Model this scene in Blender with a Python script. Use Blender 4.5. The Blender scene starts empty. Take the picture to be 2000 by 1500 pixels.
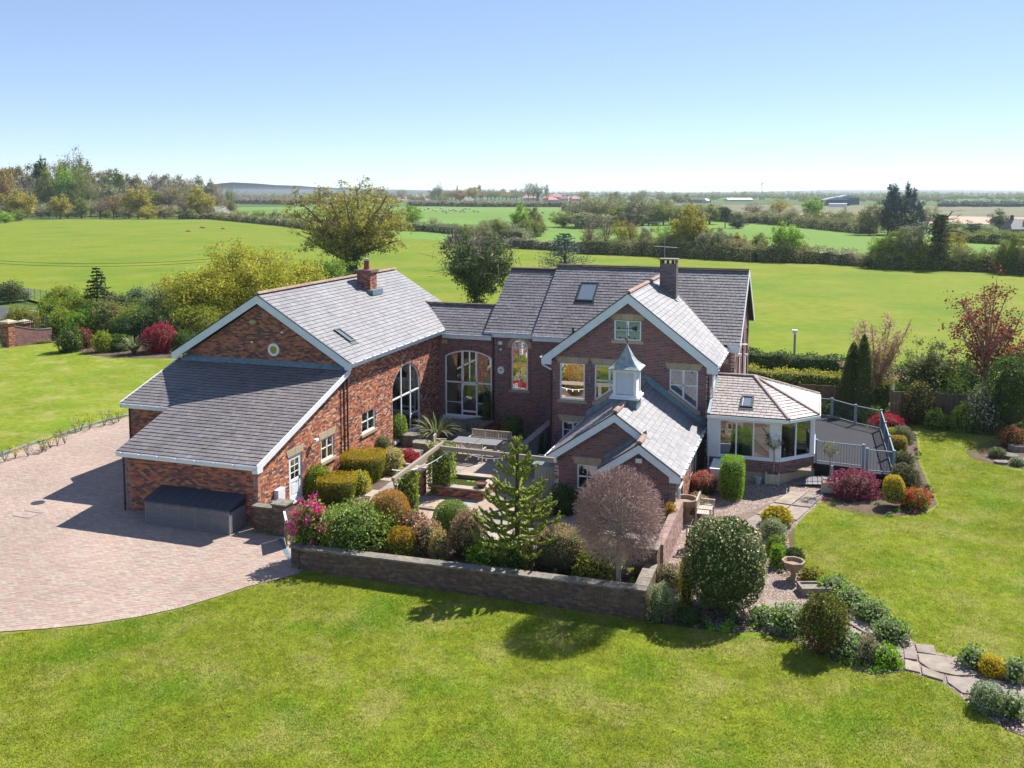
import bpy, math, random
import numpy as np
from mathutils import Vector
random.seed(7); rs = np.random.RandomState(11)
SC = bpy.context.scene; COL = SC.collection
R = math.radians
# ---------------------------------------------------------------- camera, sky, sun, exposure
FPX, PITCH, YAW, CY, CAMH = 1813.5, R(5.357), R(18.392), 543.3, 13.3
cam = bpy.data.cameras.new('camera'); camo = bpy.data.objects.new('camera', cam); COL.objects.link(camo)
cam.sensor_width = 36; cam.lens = FPX/2000*36; cam.shift_y = -(750-CY)/2000
cam.clip_start = .5; cam.clip_end = 30000
camo.location = (0, 0, CAMH); camo.rotation_euler = (R(90)-PITCH, 0, YAW); SC.camera = camo
SUN_EL, SUN_AZ = R(46.9), R(27.3)
world = bpy.data.worlds.new("World"); SC.world = world; world.use_nodes = True
wn = world.node_tree; bg = wn.nodes['Background']
sky = wn.nodes.new('ShaderNodeTexSky'); sky.sky_type = 'NISHITA'; sky.sun_disc = False
sky.sun_elevation = SUN_EL; sky.sun_rotation = SUN_AZ; sky.altitude = 0; sky.air_density = .6; sky.dust_density = 0; sky.ozone_density = 6
gm_ = wn.nodes.new('ShaderNodeGamma'); gm_.inputs[1].default_value = .6; hs_ = wn.nodes.new('ShaderNodeHueSaturation'); hs_.inputs['Saturation'].default_value = 1.06; hs_.inputs['Value'].default_value = 1.24; hs_.inputs['Hue'].default_value = .508
wn.links.new(sky.outputs[0], gm_.inputs[0]); wn.links.new(gm_.outputs[0], hs_.inputs['Color']); wn.links.new(hs_.outputs[0], bg.inputs[0]); bg.inputs[1].default_value = .145
sl = bpy.data.lights.new('sun', 'SUN'); sl.energy = 4.8; sl.angle = R(.5); sl.color = (1, .955, .88)
so = bpy.data.objects.new('sun', sl); COL.objects.link(so); so.location = (20, 40, 60)
so.rotation_euler = (R(90)-SUN_EL, 0, -SUN_AZ + math.pi)
so.rotation_euler = Vector((math.sin(SUN_AZ)*math.cos(SUN_EL), math.cos(SUN_AZ)*math.cos(SUN_EL), math.sin(SUN_EL))).to_track_quat('Z', 'Y').to_euler()
SC.view_settings.view_transform = 'Standard'; SC.view_settings.look = 'None'
SC.view_settings.exposure = .95; SC.view_settings.gamma = 1
SC.render.engine = 'CYCLES'; SC.cycles.max_bounces = 6; SC.cycles.transparent_max_bounces = 8
# ---------------------------------------------------------------- measuring helpers (surveyed photo directions to ground points)
_F = np.array([-math.sin(YAW)*math.cos(PITCH), math.cos(YAW)*math.cos(PITCH), -math.sin(PITCH)])
_R = np.array([math.cos(YAW), math.sin(YAW), 0.]); _U = np.cross(_R, _F); _C = np.array([0, 0, CAMH])
def ray(x, y): return _F + _R*(x-1000)/FPX - _U*(y-CY)/FPX
def G(x, y, z=0.):
    d = ray(x, y); return _C + d*((z-CAMH)/d[2])
def atY(x, y, Y):
    d = ray(x, y); return _C + d*(Y/d[1])
def depth(P): return float((np.array(P)-_C) @ _F)
def zat(P, py):          # height above ground at place P seen at photo row py
    lo, hi = -5., 90.
    for _ in range(40):
        m = (lo+hi)/2; v = np.array([P[0], P[1], m])-_C
        if CY - FPX*(v@_U)/(v@_F) > py: lo = m
        else: hi = m
    return (lo+hi)/2
# ---------------------------------------------------------------- materials
MATS = {}
def M(name, cols, rough=.85, ns=0, na=.25, bump=0, bs=30, spec=.3, tr=0, metal=0, objr=0, big=0, bigs=.1, stretch=None, interp='LINEAR', coat=0, patch=()):
    if name in MATS: return MATS[name]
    m = bpy.data.materials.new(name); m.use_nodes = True; MATS[name] = m
    nt = m.node_tree; N = nt.nodes; L = nt.links; N.clear()
    out = N.new('ShaderNodeOutputMaterial'); bs_ = N.new('ShaderNodeBsdfPrincipled')
    at = N.new('ShaderNodeAttribute'); at.attribute_name = 'rnd'
    ramp = N.new('ShaderNodeValToRGB'); cr = ramp.color_ramp; cr.interpolation = interp
    cols = [tuple(c)+(1,) for c in cols]
    while len(cr.elements) < len(cols): cr.elements.new(.5)
    for i, c in enumerate(cols):
        cr.elements[i].position = i/max(1, len(cols)-(1 if interp == 'LINEAR' else 0)) if len(cols) > 1 else 0; cr.elements[i].color = c
    if len(cols) == 1:
        cr.elements[0].color = cols[0]; cr.elements[1].color = cols[0] if len(cr.elements) > 1 else cols[0]
    fac = at.outputs['Fac']
    if objr:
        oi = N.new('ShaderNodeObjectInfo'); mx = N.new('ShaderNodeMath'); mx.operation = 'MULTIPLY_ADD'
        L.new(oi.outputs['Random'], mx.inputs[0]); mx.inputs[1].default_value = objr
        mm = N.new('ShaderNodeMath'); mm.operation = 'MULTIPLY'; L.new(fac, mm.inputs[0]); mm.inputs[1].default_value = 1-objr
        L.new(mm.outputs[0], mx.inputs[2]); fac = mx.outputs[0]
    L.new(fac, ramp.inputs[0]); col = ramp.outputs[0]
    tc = N.new('ShaderNodeTexCoord'); vec = tc.outputs['Object']
    if stretch:
        mp = N.new('ShaderNodeMapping'); mp.inputs['Scale'].default_value = stretch; L.new(vec, mp.inputs[0]); vec = mp.outputs[0]
    def noisemul(col, sc, amt, det=4):
        n = N.new('ShaderNodeTexNoise'); n.inputs['Scale'].default_value = sc; n.inputs['Detail'].default_value = det; L.new(vec, n.inputs['Vector'])
        mr = N.new('ShaderNodeMapRange'); mr.inputs[1].default_value = .3; mr.inputs[2].default_value = .7
        mr.inputs[3].default_value = 1-amt; mr.inputs[4].default_value = 1+amt; L.new(n.outputs['Fac'], mr.inputs[0])
        v = N.new('ShaderNodeVectorMath'); v.operation = 'MULTIPLY'; L.new(col, v.inputs[0]); L.new(mr.outputs[0], v.inputs[1]); return v.outputs[0]
    if ns: col = noisemul(col, ns, na)
    if big: col = noisemul(col, bigs, big, 3)
    for pc, psc, lo, hi, amt in patch:
        n = N.new('ShaderNodeTexNoise'); n.inputs['Scale'].default_value = psc; n.inputs['Detail'].default_value = 5; n.inputs['Roughness'].default_value = .62; L.new(tc.outputs['Object'], n.inputs['Vector'])
        mr = N.new('ShaderNodeMapRange'); mr.inputs[1].default_value = lo; mr.inputs[2].default_value = hi; mr.inputs[3].default_value = 0; mr.inputs[4].default_value = amt; L.new(n.outputs['Fac'], mr.inputs[0])
        mx = N.new('ShaderNodeMix'); mx.data_type = 'RGBA'; L.new(mr.outputs[0], mx.inputs[0]); L.new(col, mx.inputs[6]); mx.inputs[7].default_value = tuple(pc)+(1,); col = mx.outputs[2]
    L.new(col, bs_.inputs['Base Color'])
    bs_.inputs['Roughness'].default_value = rough; bs_.inputs['Specular IOR Level'].default_value = spec; bs_.inputs['Metallic'].default_value = metal
    if coat: bs_.inputs['Coat Weight'].default_value = coat
    if bump:
        n = N.new('ShaderNodeTexNoise'); n.inputs['Scale'].default_value = bs; n.inputs['Detail'].default_value = 3; L.new(vec, n.inputs['Vector'])
        b = N.new('ShaderNodeBump'); b.inputs['Strength'].default_value = bump; b.inputs['Distance'].default_value = .05; L.new(n.outputs['Fac'], b.inputs['Height']); L.new(b.outputs[0], bs_.inputs['Normal'])
    if tr:
        t = N.new('ShaderNodeBsdfTranslucent'); L.new(col, t.inputs[0]); mix = N.new('ShaderNodeMixShader'); mix.inputs[0].default_value = tr
        L.new(bs_.outputs[0], mix.inputs[1]); L.new(t.outputs[0], mix.inputs[2]); L.new(mix.outputs[0], out.inputs[0])
    else: L.new(bs_.outputs[0], out.inputs[0])
    return m
def glassmat(name, tint=(.8, .9, .9), refl=None):
    m = bpy.data.materials.new(name); m.use_nodes = True; nt = m.node_tree; N = nt.nodes; L = nt.links; N.clear()
    out = N.new('ShaderNodeOutputMaterial'); g = N.new('ShaderNodeBsdfGlossy'); g.inputs['Roughness'].default_value = .01; g.inputs['Color'].default_value = (.95, .97, 1, 1)
    t = N.new('ShaderNodeBsdfTransparent'); t.inputs[0].default_value = tint+(1,)
    mix = N.new('ShaderNodeMixShader')
    if refl is None:
        fr = N.new('ShaderNodeFresnel'); fr.inputs[0].default_value = 1.6
        ma = N.new('ShaderNodeMath'); ma.operation = 'MULTIPLY_ADD'; ma.inputs[1].default_value = 1.3; ma.inputs[2].default_value = .16; L.new(fr.outputs[0], ma.inputs[0]); L.new(ma.outputs[0], mix.inputs[0])
    else: mix.inputs[0].default_value = refl
    L.new(t.outputs[0], mix.inputs[1]); L.new(g.outputs[0], mix.inputs[2]); L.new(mix.outputs[0], out.inputs[0]); return m
# ---------------------------------------------------------------- mesh building
class Fr:                # a flat working plane: u right, v up, n outward
    def __init__(s, O, U, V=(0, 0, 1)):
        s.O = np.array(O, float); s.U = np.array(U, float); s.U /= np.linalg.norm(s.U); s.V = np.array(V, float); s.V /= np.linalg.norm(s.V); s.N = np.cross(s.U, s.V)
    def p(s, u, v, n=0.): return s.O + s.U*u + s.V*v + s.N*n
    def uv(s, P): d = np.array(P, float)-s.O; return (float(d@s.U), float(d@s.V))
class MB:
    def __init__(s): s.v = []; s.f = []; s.r = []; s.m = []; s.mi = 0
    def add(s, vs, fs, r=None):
        b = len(s.v); r = random.random() if r is None else r
        s.v.extend([tuple(map(float, q)) for q in vs])
        for f in fs: s.f.append([b+i for i in f]); s.r.append(r); s.m.append(s.mi)
    def prism(s, pts, off, r=None, back=True):
        n = len(pts); off = np.array(off, float); pts = [np.array(q, float) for q in pts]
        vs = pts+[q-off for q in pts]
        fs = [list(range(n))]+[[i, n+i, n+(i+1) % n, (i+1) % n] for i in range(n)]
        if back: fs.append([n+i for i in range(n-1, -1, -1)])
        s.add(vs, fs, r)
    def pf(s, fr, pts, n0, n1, r=None): s.prism([fr.p(u, v, n1) for u, v in pts], fr.N*(n1-n0), r)
    def bf(s, fr, u0, u1, v0, v1, n0, n1, r=None): s.pf(fr, [(u0, v0), (u1, v0), (u1, v1), (u0, v1)], n0, n1, r)
    def box(s, x0, x1, y0, y1, z0, z1, r=None): s.prism([(x0, y0, z1), (x1, y0, z1), (x1, y1, z1), (x0, y1, z1)], (0, 0, z1-z0), r)
    def tube(s, p, q, r0, r1=None, n=6, r=None, cap=True):
        r1 = r0 if r1 is None else r1; p = np.array(p, float); q = np.array(q, float); d = q-p; L = np.linalg.norm(d)
        if L < 1e-6: return
        d /= L; a = np.cross(d, (0, 0, 1) if abs(d[2]) < .9 else (1, 0, 0)); a /= np.linalg.norm(a); b = np.cross(d, a)
        vs = []
        for c, rr in ((p, r0), (q, r1)):
            for k in range(n): t = 2*math.pi*k/n; vs.append(c+(a*math.cos(t)+b*math.sin(t))*rr)
        fs = [[k, (k+1) % n, n+(k+1) % n, n+k] for k in range(n)]
        if cap: fs += [list(range(n-1, -1, -1)), list(range(n, 2*n))]
        s.add(vs, fs, r)
    def bar(s, fr, a, b, w, n0, n1, r=None):    # flat bar between 2 points of a plane
        a = np.array(a, float); b = np.array(b, float); d = b-a; d /= np.linalg.norm(d); k = np.array([-d[1], d[0]])*w/2; e = d*w*.0
        s.pf(fr, [tuple(a-e-k), tuple(b+e-k), tuple(b+e+k), tuple(a-e+k)], n0, n1, r)
    def lathe(s, c, prof, n=12, r=None, sx=1, sy=1):
        vs = []; m = len(prof)
        for (rr, z) in prof:
            for k in range(n): t = 2*math.pi*k/n; vs.append((c[0]+rr*sx*math.cos(t), c[1]+rr*sy*math.sin(t), c[2]+z))
        fs = [[i*n+k, i*n+(k+1) % n, (i+1)*n+(k+1) % n, (i+1)*n+k] for i in range(m-1) for k in range(n)]
        fs += [list(range(n-1, -1, -1)), [(m-1)*n+k for k in range(n)]]
        s.add(vs, fs, r)
    def mesh(s, name):
        me = bpy.data.meshes.new(name); me.from_pydata(s.v, [], s.f)
        a = me.attributes.new('rnd', 'FLOAT', 'FACE'); a.data.foreach_set('value', np.array(s.r, np.float32))
        if any(s.m): me.polygons.foreach_set('material_index', np.array(s.m, np.int32))
        me.update(); return me
def put(o, parent=None):
    COL.objects.link(o)
    if parent is not None:
        o.parent = parent
        if parent.type == 'EMPTY' and not parent.get('_local'): o.matrix_parent_inverse.translation = [-c for c in parent.location]
    return o
def part(name, mb, mat, parent=None, kind=None, label=None):
    me = mb if isinstance(mb, bpy.types.Mesh) else mb.mesh(name)
    for m in (mat if isinstance(mat, (list, tuple)) else [mat]): me.materials.append(m)
    o = bpy.data.objects.new(name, me); put(o, parent)
    if kind: o['kind'] = kind
    if label: o['label'] = label
    return o
def tag(o, label, cat, group=None):
    o['label'] = label; o['category'] = cat
    if group: o['group'] = group
    return o
def thing(name, loc, label, cat, group=None, local=False):
    o = bpy.data.objects.new(name, None); o.location = loc; o.empty_display_size = .3; COL.objects.link(o)
    if local: o['_local'] = 1
    return tag(o, label, cat, group)
def struct(name, mb, mat, kind='structure'): return part(name, mb, mat, None, kind)
def sheet(name, pts, z, mat, kind='structure'):
    mb = MB(); mb.add([(p[0], p[1], z) for p in pts], [list(range(len(pts)))], .5); return struct(name, mb, mat, kind)
def clip(poly, cp):      # Sutherland-Hodgman, cp convex ccw
    out = poly
    for i in range(len(cp)):
        a, b = cp[i], cp[(i+1) % len(cp)]; inp = out; out = []
        if not inp: return []
        ex, ey = b[0]-a[0], b[1]-a[1]
        for j in range(len(inp)):
            p, q = inp[j], inp[(j+1) % len(inp)]
            dp = ex*(p[1]-a[1])-ey*(p[0]-a[0]); dq = ex*(q[1]-a[1])-ey*(q[0]-a[0])
            if dp >= 0: out.append(p)
            if dp*dq < 0: t = dp/(dp-dq); out.append((p[0]+(q[0]-p[0])*t, p[1]+(q[1]-p[1])*t))
    return out
def area(p): return abs(sum(p[i][0]*p[(i+1) % len(p)][1]-p[(i+1) % len(p)][0]*p[i][1] for i in range(len(p))))/2
def ccw(p): return p if sum(p[i][0]*p[(i+1) % len(p)][1]-p[(i+1) % len(p)][0]*p[i][1] for i in range(len(p))) > 0 else p[::-1]
def tile(fr, poly, ch, pw, gu, gv, th, bond=.5, holes=(), tilt=0., lift=0., jit=0., pwr=0., inside=None, v_0=0., minA=.0008, head=False):
    """real courses of bricks / slates / slabs over a convex polygon; returns list of (top points, thickness vector)"""
    poly = ccw(poly); us = [p[0] for p in poly]; vs = [p[1] for p in poly]; out = []
    k = math.floor((min(vs)-v_0)/ch)
    while v_0+k*ch < max(vs):
        v0 = v_0+k*ch; v1 = v0+ch-gv; vm = (v0+v1)/2
        ivs = [(min(us)-1, max(us)+1)]
        for h in holes:
            hh = h(vm)
            if hh: ivs = [x for (a, b) in ivs for x in ((a, min(b, hh[0])), (max(a, hh[1]), b)) if x[1]-x[0] > .02]
        u = math.floor(min(us)/pw)*pw-pw+(k % 2)*bond*pw+(random.random()*pw*.4 if pwr else 0)
        hd = head and (k % 4 == 3)
        while u < max(us):
            w = pw*(1+(random.random()-.5)*2*pwr) if pwr else (pw/2 if hd else pw)
            for a, b in ivs:
                a2, b2 = max(u, a), min(u+w-gu, b)
                if b2-a2 < .02: continue
                if inside and not inside((a2+b2)/2, vm): continue
                pc = clip([(a2, v0), (b2, v0), (b2, v1), (a2, v1)], poly)
                if len(pc) < 3 or area(pc) < minA: continue
                j = (random.random()-.5)*2*jit
                out.append(([fr.p(q[0], q[1], lift+j+tilt*(1-(q[1]-v0)/ch)) for q in pc], fr.N*th))
            u += w
        k += 1
    return out
PIECES = {}
def pieces(root, name, lst, mat, parent): PIECES.setdefault((root.name, name), []).extend((p, mat, parent) for p in lst)
def flush_pieces(limit):
    for (rn, name), L in PIECES.items():
        root = bpy.data.objects.get(rn)
        L.sort(key=lambda t: np.linalg.norm(t[0][0][0]-_C))
        k = limit.get((rn, name), limit.get(name, 300))
        for (pts, off), mat, parent in L[:k]:
            mb = MB(); mb.prism(pts, off, back=False); part(name, mb, mat, parent)
        rest = {}
        for (pts, off), mat, parent in L[k:]: rest.setdefault(mat.name, (MB(), mat))[0].prism(pts, off, back=False)
        if len(rest) == 1:
            for mb, mat in rest.values(): part(name, mb, mat, root if root.type == 'EMPTY' else parent, kind='stuff')
        elif rest:
            mb = MB(); ms = []
            for i, (b, mat) in enumerate(rest.values()):
                o = len(mb.v); mb.v += b.v; mb.f += [[o+x for x in f] for f in b.f]; mb.r += b.r; mb.m += [i]*len(b.f); ms.append(mat)
            part(name, mb, ms, root, kind='stuff')
# ---------------------------------------------------------------- colours
C_ORANGE = [(0.083, 0.061, 0.066), (0.543, 0.196, 0.090), (0.366, 0.129, 0.078), (0.201, 0.104, 0.096), (0.614, 0.270, 0.126), (0.437, 0.153, 0.084), (0.142, 0.098, 0.108), (0.566, 0.221, 0.102), (0.496, 0.178, 0.096), (0.283, 0.110, 0.084), (0.614, 0.405, 0.289)]
C_PLUM = [(.15,.10,.105), (.27,.125,.105), (.22,.12,.115), (.32,.14,.11), (.24,.14,.135), (.13,.095,.11), (.28,.13,.11), (.20,.125,.125), (.26,.12,.10)]
m_brick = M('orange_brick', C_ORANGE, .9, 30, .25, interp='CONSTANT')
m_plum = M('plum_brick', C_PLUM, .9, 30, .25, interp='CONSTANT')
m_shadebrick = M('rustic_shade_brick', [(0.161, 0.092, 0.075), (0.414, 0.149, 0.086), (0.230, 0.103, 0.081), (0.115, 0.075, 0.075), (0.517, 0.207, 0.103), (0.310, 0.115, 0.081), (0.460, 0.172, 0.098)], .9, 30, .25, interp='CONSTANT')  # darker copy of the orange brick; barn and garage fronts get shade as colour
m_gardenbrick = M('weathered_brown_brick', [(.13,.085,.06), (.17,.10,.07), (.10,.07,.055), (.20,.13,.09), (.15,.09,.07)], .95, 6, .3, interp='CONSTANT')
m_greybrick = M('grey_purple_brick', [(.13,.11,.12), (.17,.12,.12), (.10,.09,.10), (.20,.15,.15), (.15,.12,.13)], .9, 30, .25, interp='CONSTANT')
m_mortar = M('mortar', [(.27,.21,.18)], .95, 20, .2)
m_mortar_pale = M('pale_mortar', [(.52,.47,.43)], .95, 20, .2)
C_SL = [(.165,.15,.155), (.20,.185,.19), (.175,.155,.165), (.22,.205,.20), (.19,.165,.175), (.195,.185,.175)]
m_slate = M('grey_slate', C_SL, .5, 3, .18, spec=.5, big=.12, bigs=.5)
m_slate_sunlit = M('sunlit_lilac_slate', [(.17,.165,.18), (.225,.22,.235), (.195,.19,.205), (.25,.247,.255), (.215,.195,.205), (.185,.18,.195)], .5, 3, .12, spec=.5, big=.1, bigs=.5)  # same slate, with sun on the right-facing slopes put into a paler tone
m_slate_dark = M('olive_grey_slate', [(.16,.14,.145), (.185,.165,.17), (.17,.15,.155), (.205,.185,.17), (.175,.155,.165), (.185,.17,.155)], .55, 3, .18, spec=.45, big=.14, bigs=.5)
m_slate_warm = M('warm_beige_slate', [(.30,.255,.235), (.36,.31,.29), (.33,.28,.26), (.39,.34,.32), (.31,.25,.24)], .5, 3, .12, spec=.5, big=.1, bigs=.5)
m_under = M('roof_felt', [(.05,.045,.045)], .9)
m_ridge = M('terracotta_ridge', [(.31,.20,.155), (.35,.24,.19), (.27,.175,.14), (.33,.22,.17)], .85, 15, .25)
m_ridge_dark = M('weathered_ridge', [(.16,.10,.09), (.20,.12,.10), (.13,.09,.085)], .9, 15, .3)
m_white = M('white_paint', [(.74,.76,.78)], .5, 4, .05)
m_fascia = M('pale_blue_white_boards', [(.66,.73,.76)], .55, 3, .06)
m_upvc = M('white_window_frame', [(.80,.82,.84)], .35)
m_stone = M('buff_sandstone', [(.42,.34,.22), (.46,.37,.25), (.38,.31,.21)], .85, 12, .15, bump=.2)
m_cope = M('weathered_stone_coping', [(.19,.17,.14), (.24,.21,.17), (.15,.135,.115)], .9, 6, .3, bump=.3)
m_lead = M('lead_flashing', [(.13,.19,.22), (.17,.24,.27)], .5, 5, .25, spec=.5)
m_pipe = M('brown_downpipe', [(.07,.035,.03)], .45)
m_black = M('black_metal', [(.03,.032,.036)], .4, spec=.5)
m_dark = M('dark_void', [(.02,.02,.02)], .9)
m_room = M('plastered_room', [(.42,.40,.36)], .9)
m_floorw = M('room_floor', [(.22,.17,.12)], .6)
m_curtain = M('cream_curtain', [(.62,.58,.50), (.5,.46,.40)], .9, 8, .1, tr=.3)
m_blind = M('pale_green_blind', [(.55,.62,.55)], .9)
m_glass = glassmat('window_glass', (.62, .72, .72)); m_mirror = glassmat('mirror_glass', (.3, .35, .35), .86)
m_bal = M('dark_blue_grey_bars', [(.09,.115,.135)], .5)
m_pinkbrick = M('pale_pink_brick', [(.30,.19,.16), (.35,.22,.18), (.26,.16,.14), (.38,.27,.23), (.22,.14,.13), (.33,.20,.165)], .9, 30, .2, interp='CONSTANT')
m_clear = glassmat('clear_glass', (.75, .82, .82), .1)
m_steel = M('grey_blue_steel', [(.22,.29,.33)], .45, spec=.5)
m_wood = M('silvered_oak', [(.25,.205,.16), (.30,.25,.195), (.21,.17,.13)], .85, 10, .2, stretch=(4, 4, 1))
m_teak = M('pale_teak', [(.42,.36,.29), (.48,.42,.35)], .8, 10, .15)
m_soil = M('bare_soil', [(.11,.075,.055)], .98, 3, .3, bump=.6, bs=14)
# ================================================================ BUILDINGS
X3, Y3, Z3 = (1, 0, 0), (0, 1, 0), (0, 0, 1)
def front(y, x0=0.): return Fr((x0, y, 0), X3)
def right(x, y0=0.): return Fr((x, y0, 0), Y3)
def left(x, y0=0.): return Fr((x, y0, 0), (0, -1, 0))
def back(y, x0=0.): return Fr((x0, y, 0), (-1, 0, 0))
def rect(u0, u1, v0, v1): return lambda v: (u0, u1) if v0 < v < v1 else None
def arch(u0, u1, v0, vs, rise):      # straight jambs to vs then segmental arch
    c = (u0+u1)/2; h = (u1-u0)/2; Rr = (h*h+rise*rise)/(2*rise)
    def f(v):
        if v <= v0 or v >= vs+rise: return None
        if v <= vs: return (u0, u1)
        w = math.sqrt(max(0, Rr*Rr-(v-vs+Rr-rise)**2)); return (c-w, c+w)
    return f
def arch_pts(u0, u1, v0, vs, rise, n=12):
    c = (u0+u1)/2; h = (u1-u0)/2; Rr = (h*h+rise*rise)/(2*rise); a0 = math.asin(min(1, h/Rr))
    if rise >= h*.999: a0 = math.pi/2
    top = [(c+Rr*math.sin(a), vs+rise-Rr+Rr*math.cos(a)) for a in [a0-2*a0*i/n for i in range(n+1)]]
    return [(u0, v0), (u1, v0)]+top
def wall(root, fr, poly, holes=(), mat=None, mortar=None, bricks=True, name='wall', th=.2, head=False):
    mortar = mortar or (m_mortar_pale if mat is m_plum else None)
    mb = MB()
    for pts, off in tile(fr, poly, .075, 1e4, 0, 0, 1, holes=holes, v_0=0):   # backing, cut round the openings
        mb.prism([q-fr.N*.012 for q in pts], fr.N*th, .5)
    # merge thin strips where there are no holes
    w = part(name, mb, mortar or m_mortar, root)
    if bricks: pieces(root, 'brick', tile(fr, poly, .075, .225, .010, .010, .012, holes=holes, jit=.0025, head=head), mat or m_brick, w)
    return w
def wall_solid(root, fr, poly, mat=None, mortar=None, name='wall', th=.2, head=False, bricks=True):
    mortar = mortar or (m_mortar_pale if mat is m_plum else None)
    mb = MB(); mb.pf(fr, poly, -th, -.012, .5); w = part(name, mb, mortar or m_mortar, root)
    if bricks: pieces(root, 'brick', tile(fr, poly, .075, .225, .010, .010, .012, jit=.0025, head=head), mat or m_brick, w)
    return w
def roof(root, pts, U, mat, ch=.25, pw=.25, th=.10, name='roof', ridge=None, holes=()):
    n = np.cross(np.array(pts[1], float)-pts[0], np.array(pts[2], float)-pts[0]); n /= np.linalg.norm(n)
    if n[2] < 0: n = -n
    U = np.array(U, float); U /= np.linalg.norm(U); V = np.cross(n, U); fr = Fr(pts[0], U, V)
    poly = ccw([fr.uv(p) for p in pts])
    mb = MB(); mb.pf(fr, poly, -th, 0, .5); r = part(name, mb, m_under, root)
    # jitter-free zero of courses at the eave
    v0 = min(p[1] for p in poly)
    pieces(root, 'slate', tile(fr, poly, ch, pw, .013, .010, .008, tilt=.022, lift=.010, jit=.004, pwr=.12, v_0=v0, holes=holes, minA=.002), mat, r)
    return r, fr
def ridge(root, rp, a, b, mat, w=.13, L=.42):
    a = np.array(a, float); b = np.array(b, float); d = b-a; T = np.linalg.norm(d); d /= T; s = np.cross(d, (0, 0, 1)); s /= np.linalg.norm(s); up = np.cross(s, d)
    n = max(1, round(T/L))
    for i in range(n):
        mb = MB(); p = a+d*T*i/n; q = a+d*(T*(i+1)/n-.012); vs = []
        for c in (p, q):
            for k in range(5): t = math.pi*k/4; vs.append(c+s*math.cos(t)*w+up*(math.sin(t)*w*.75-.02+random.random()*.004))
        mb.add(vs, [[k, k+1, 6+k, 5+k] for k in range(4)]+[[4, 3, 2, 1, 0], [5, 6, 7, 8, 9]])
        part('ridge_tile', mb, mat, rp)
def barge(root, fr, apex, tips, h=.40, th=.03, foot=.34, mat=None, n=.0):
    """bargeboards of a gable seen in the plane fr; apex (u,v), tips list of (u,v)"""
    for t in tips:
        s = 1 if t[0] > apex[0] else -1; mb = MB(); ax, az_ = apex; tx, tz = t; sl_ = (az_-tz)/abs(ax-tx); fb = tz-h*.75
        lo = tz+foot*sl_-h
        if lo < fb+.02: fb = lo-.03
        mb.pf(fr, ccw([(ax, az_), (tx, tz), (tx, fb), (tx-s*foot, fb), (tx-s*foot, lo), (ax, az_-h)]), n, n+th, .5)
        part('bargeboard', mb, mat or m_fascia, root)
        mb = MB(); d = np.array([tx-ax, tz-az_]); mb.bar(fr, (ax, az_+.03), (tx, tz+.03), .045, n-.03, n+th+.02, .2); part('verge_trim', mb, m_black, root)
def gutter(root, a, b, mat=None, face=None, drop=.18, out=None):
    """half round gutter from a to b with a fascia behind"""
    mb = MB(); a = np.array(a, float); b = np.array(b, float); d = b-a; L = np.linalg.norm(d); d /= L; o = np.array(out, float)
    vs = []
    for c in (a, b):
        for k in range(6): t = math.pi*k/5; vs.append(c+o*(.06-.06*math.cos(t))+np.array([0, 0, -.06*math.sin(t)]))
    mb.add(vs, [[k, k+1, 7+k, 6+k] for k in range(5)]+[[5, 4, 3, 2, 1, 0], [6, 7, 8, 9, 10, 11]], .5)
    for i in range(int(L/.9)):
        c = a+d*(.3+i*.9); mb.prism([c+o*.0+np.array([0, 0, .01]), c+d*.03+np.array([0, 0, .01]), c+d*.03+o*.13+np.array([0, 0, .01]), c+o*.13+np.array([0, 0, .01])], (0, 0, .08), .4)
    part('gutter', mb, m_white, root)
    mb = MB(); z = np.array([0, 0, drop]); mb.prism([a-z, b-z, b+(0, 0, .02), a+(0, 0, .02)], o*.03, .5); part('fascia', mb, mat or m_fascia, root)
def pipe(root, x, y, z0, z1, mat=None, r=.04):
    mb = MB(); mb.tube((x, y, z0), (x, y, z1), r, n=8, r=.5)
    for z in np.arange(z0+.3, z1, 1.6): mb.tube((x, y, z), (x, y, z+.08), r*1.5, n=8, r=.5)
    part('downpipe', mb, mat or m_pipe, root)
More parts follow.
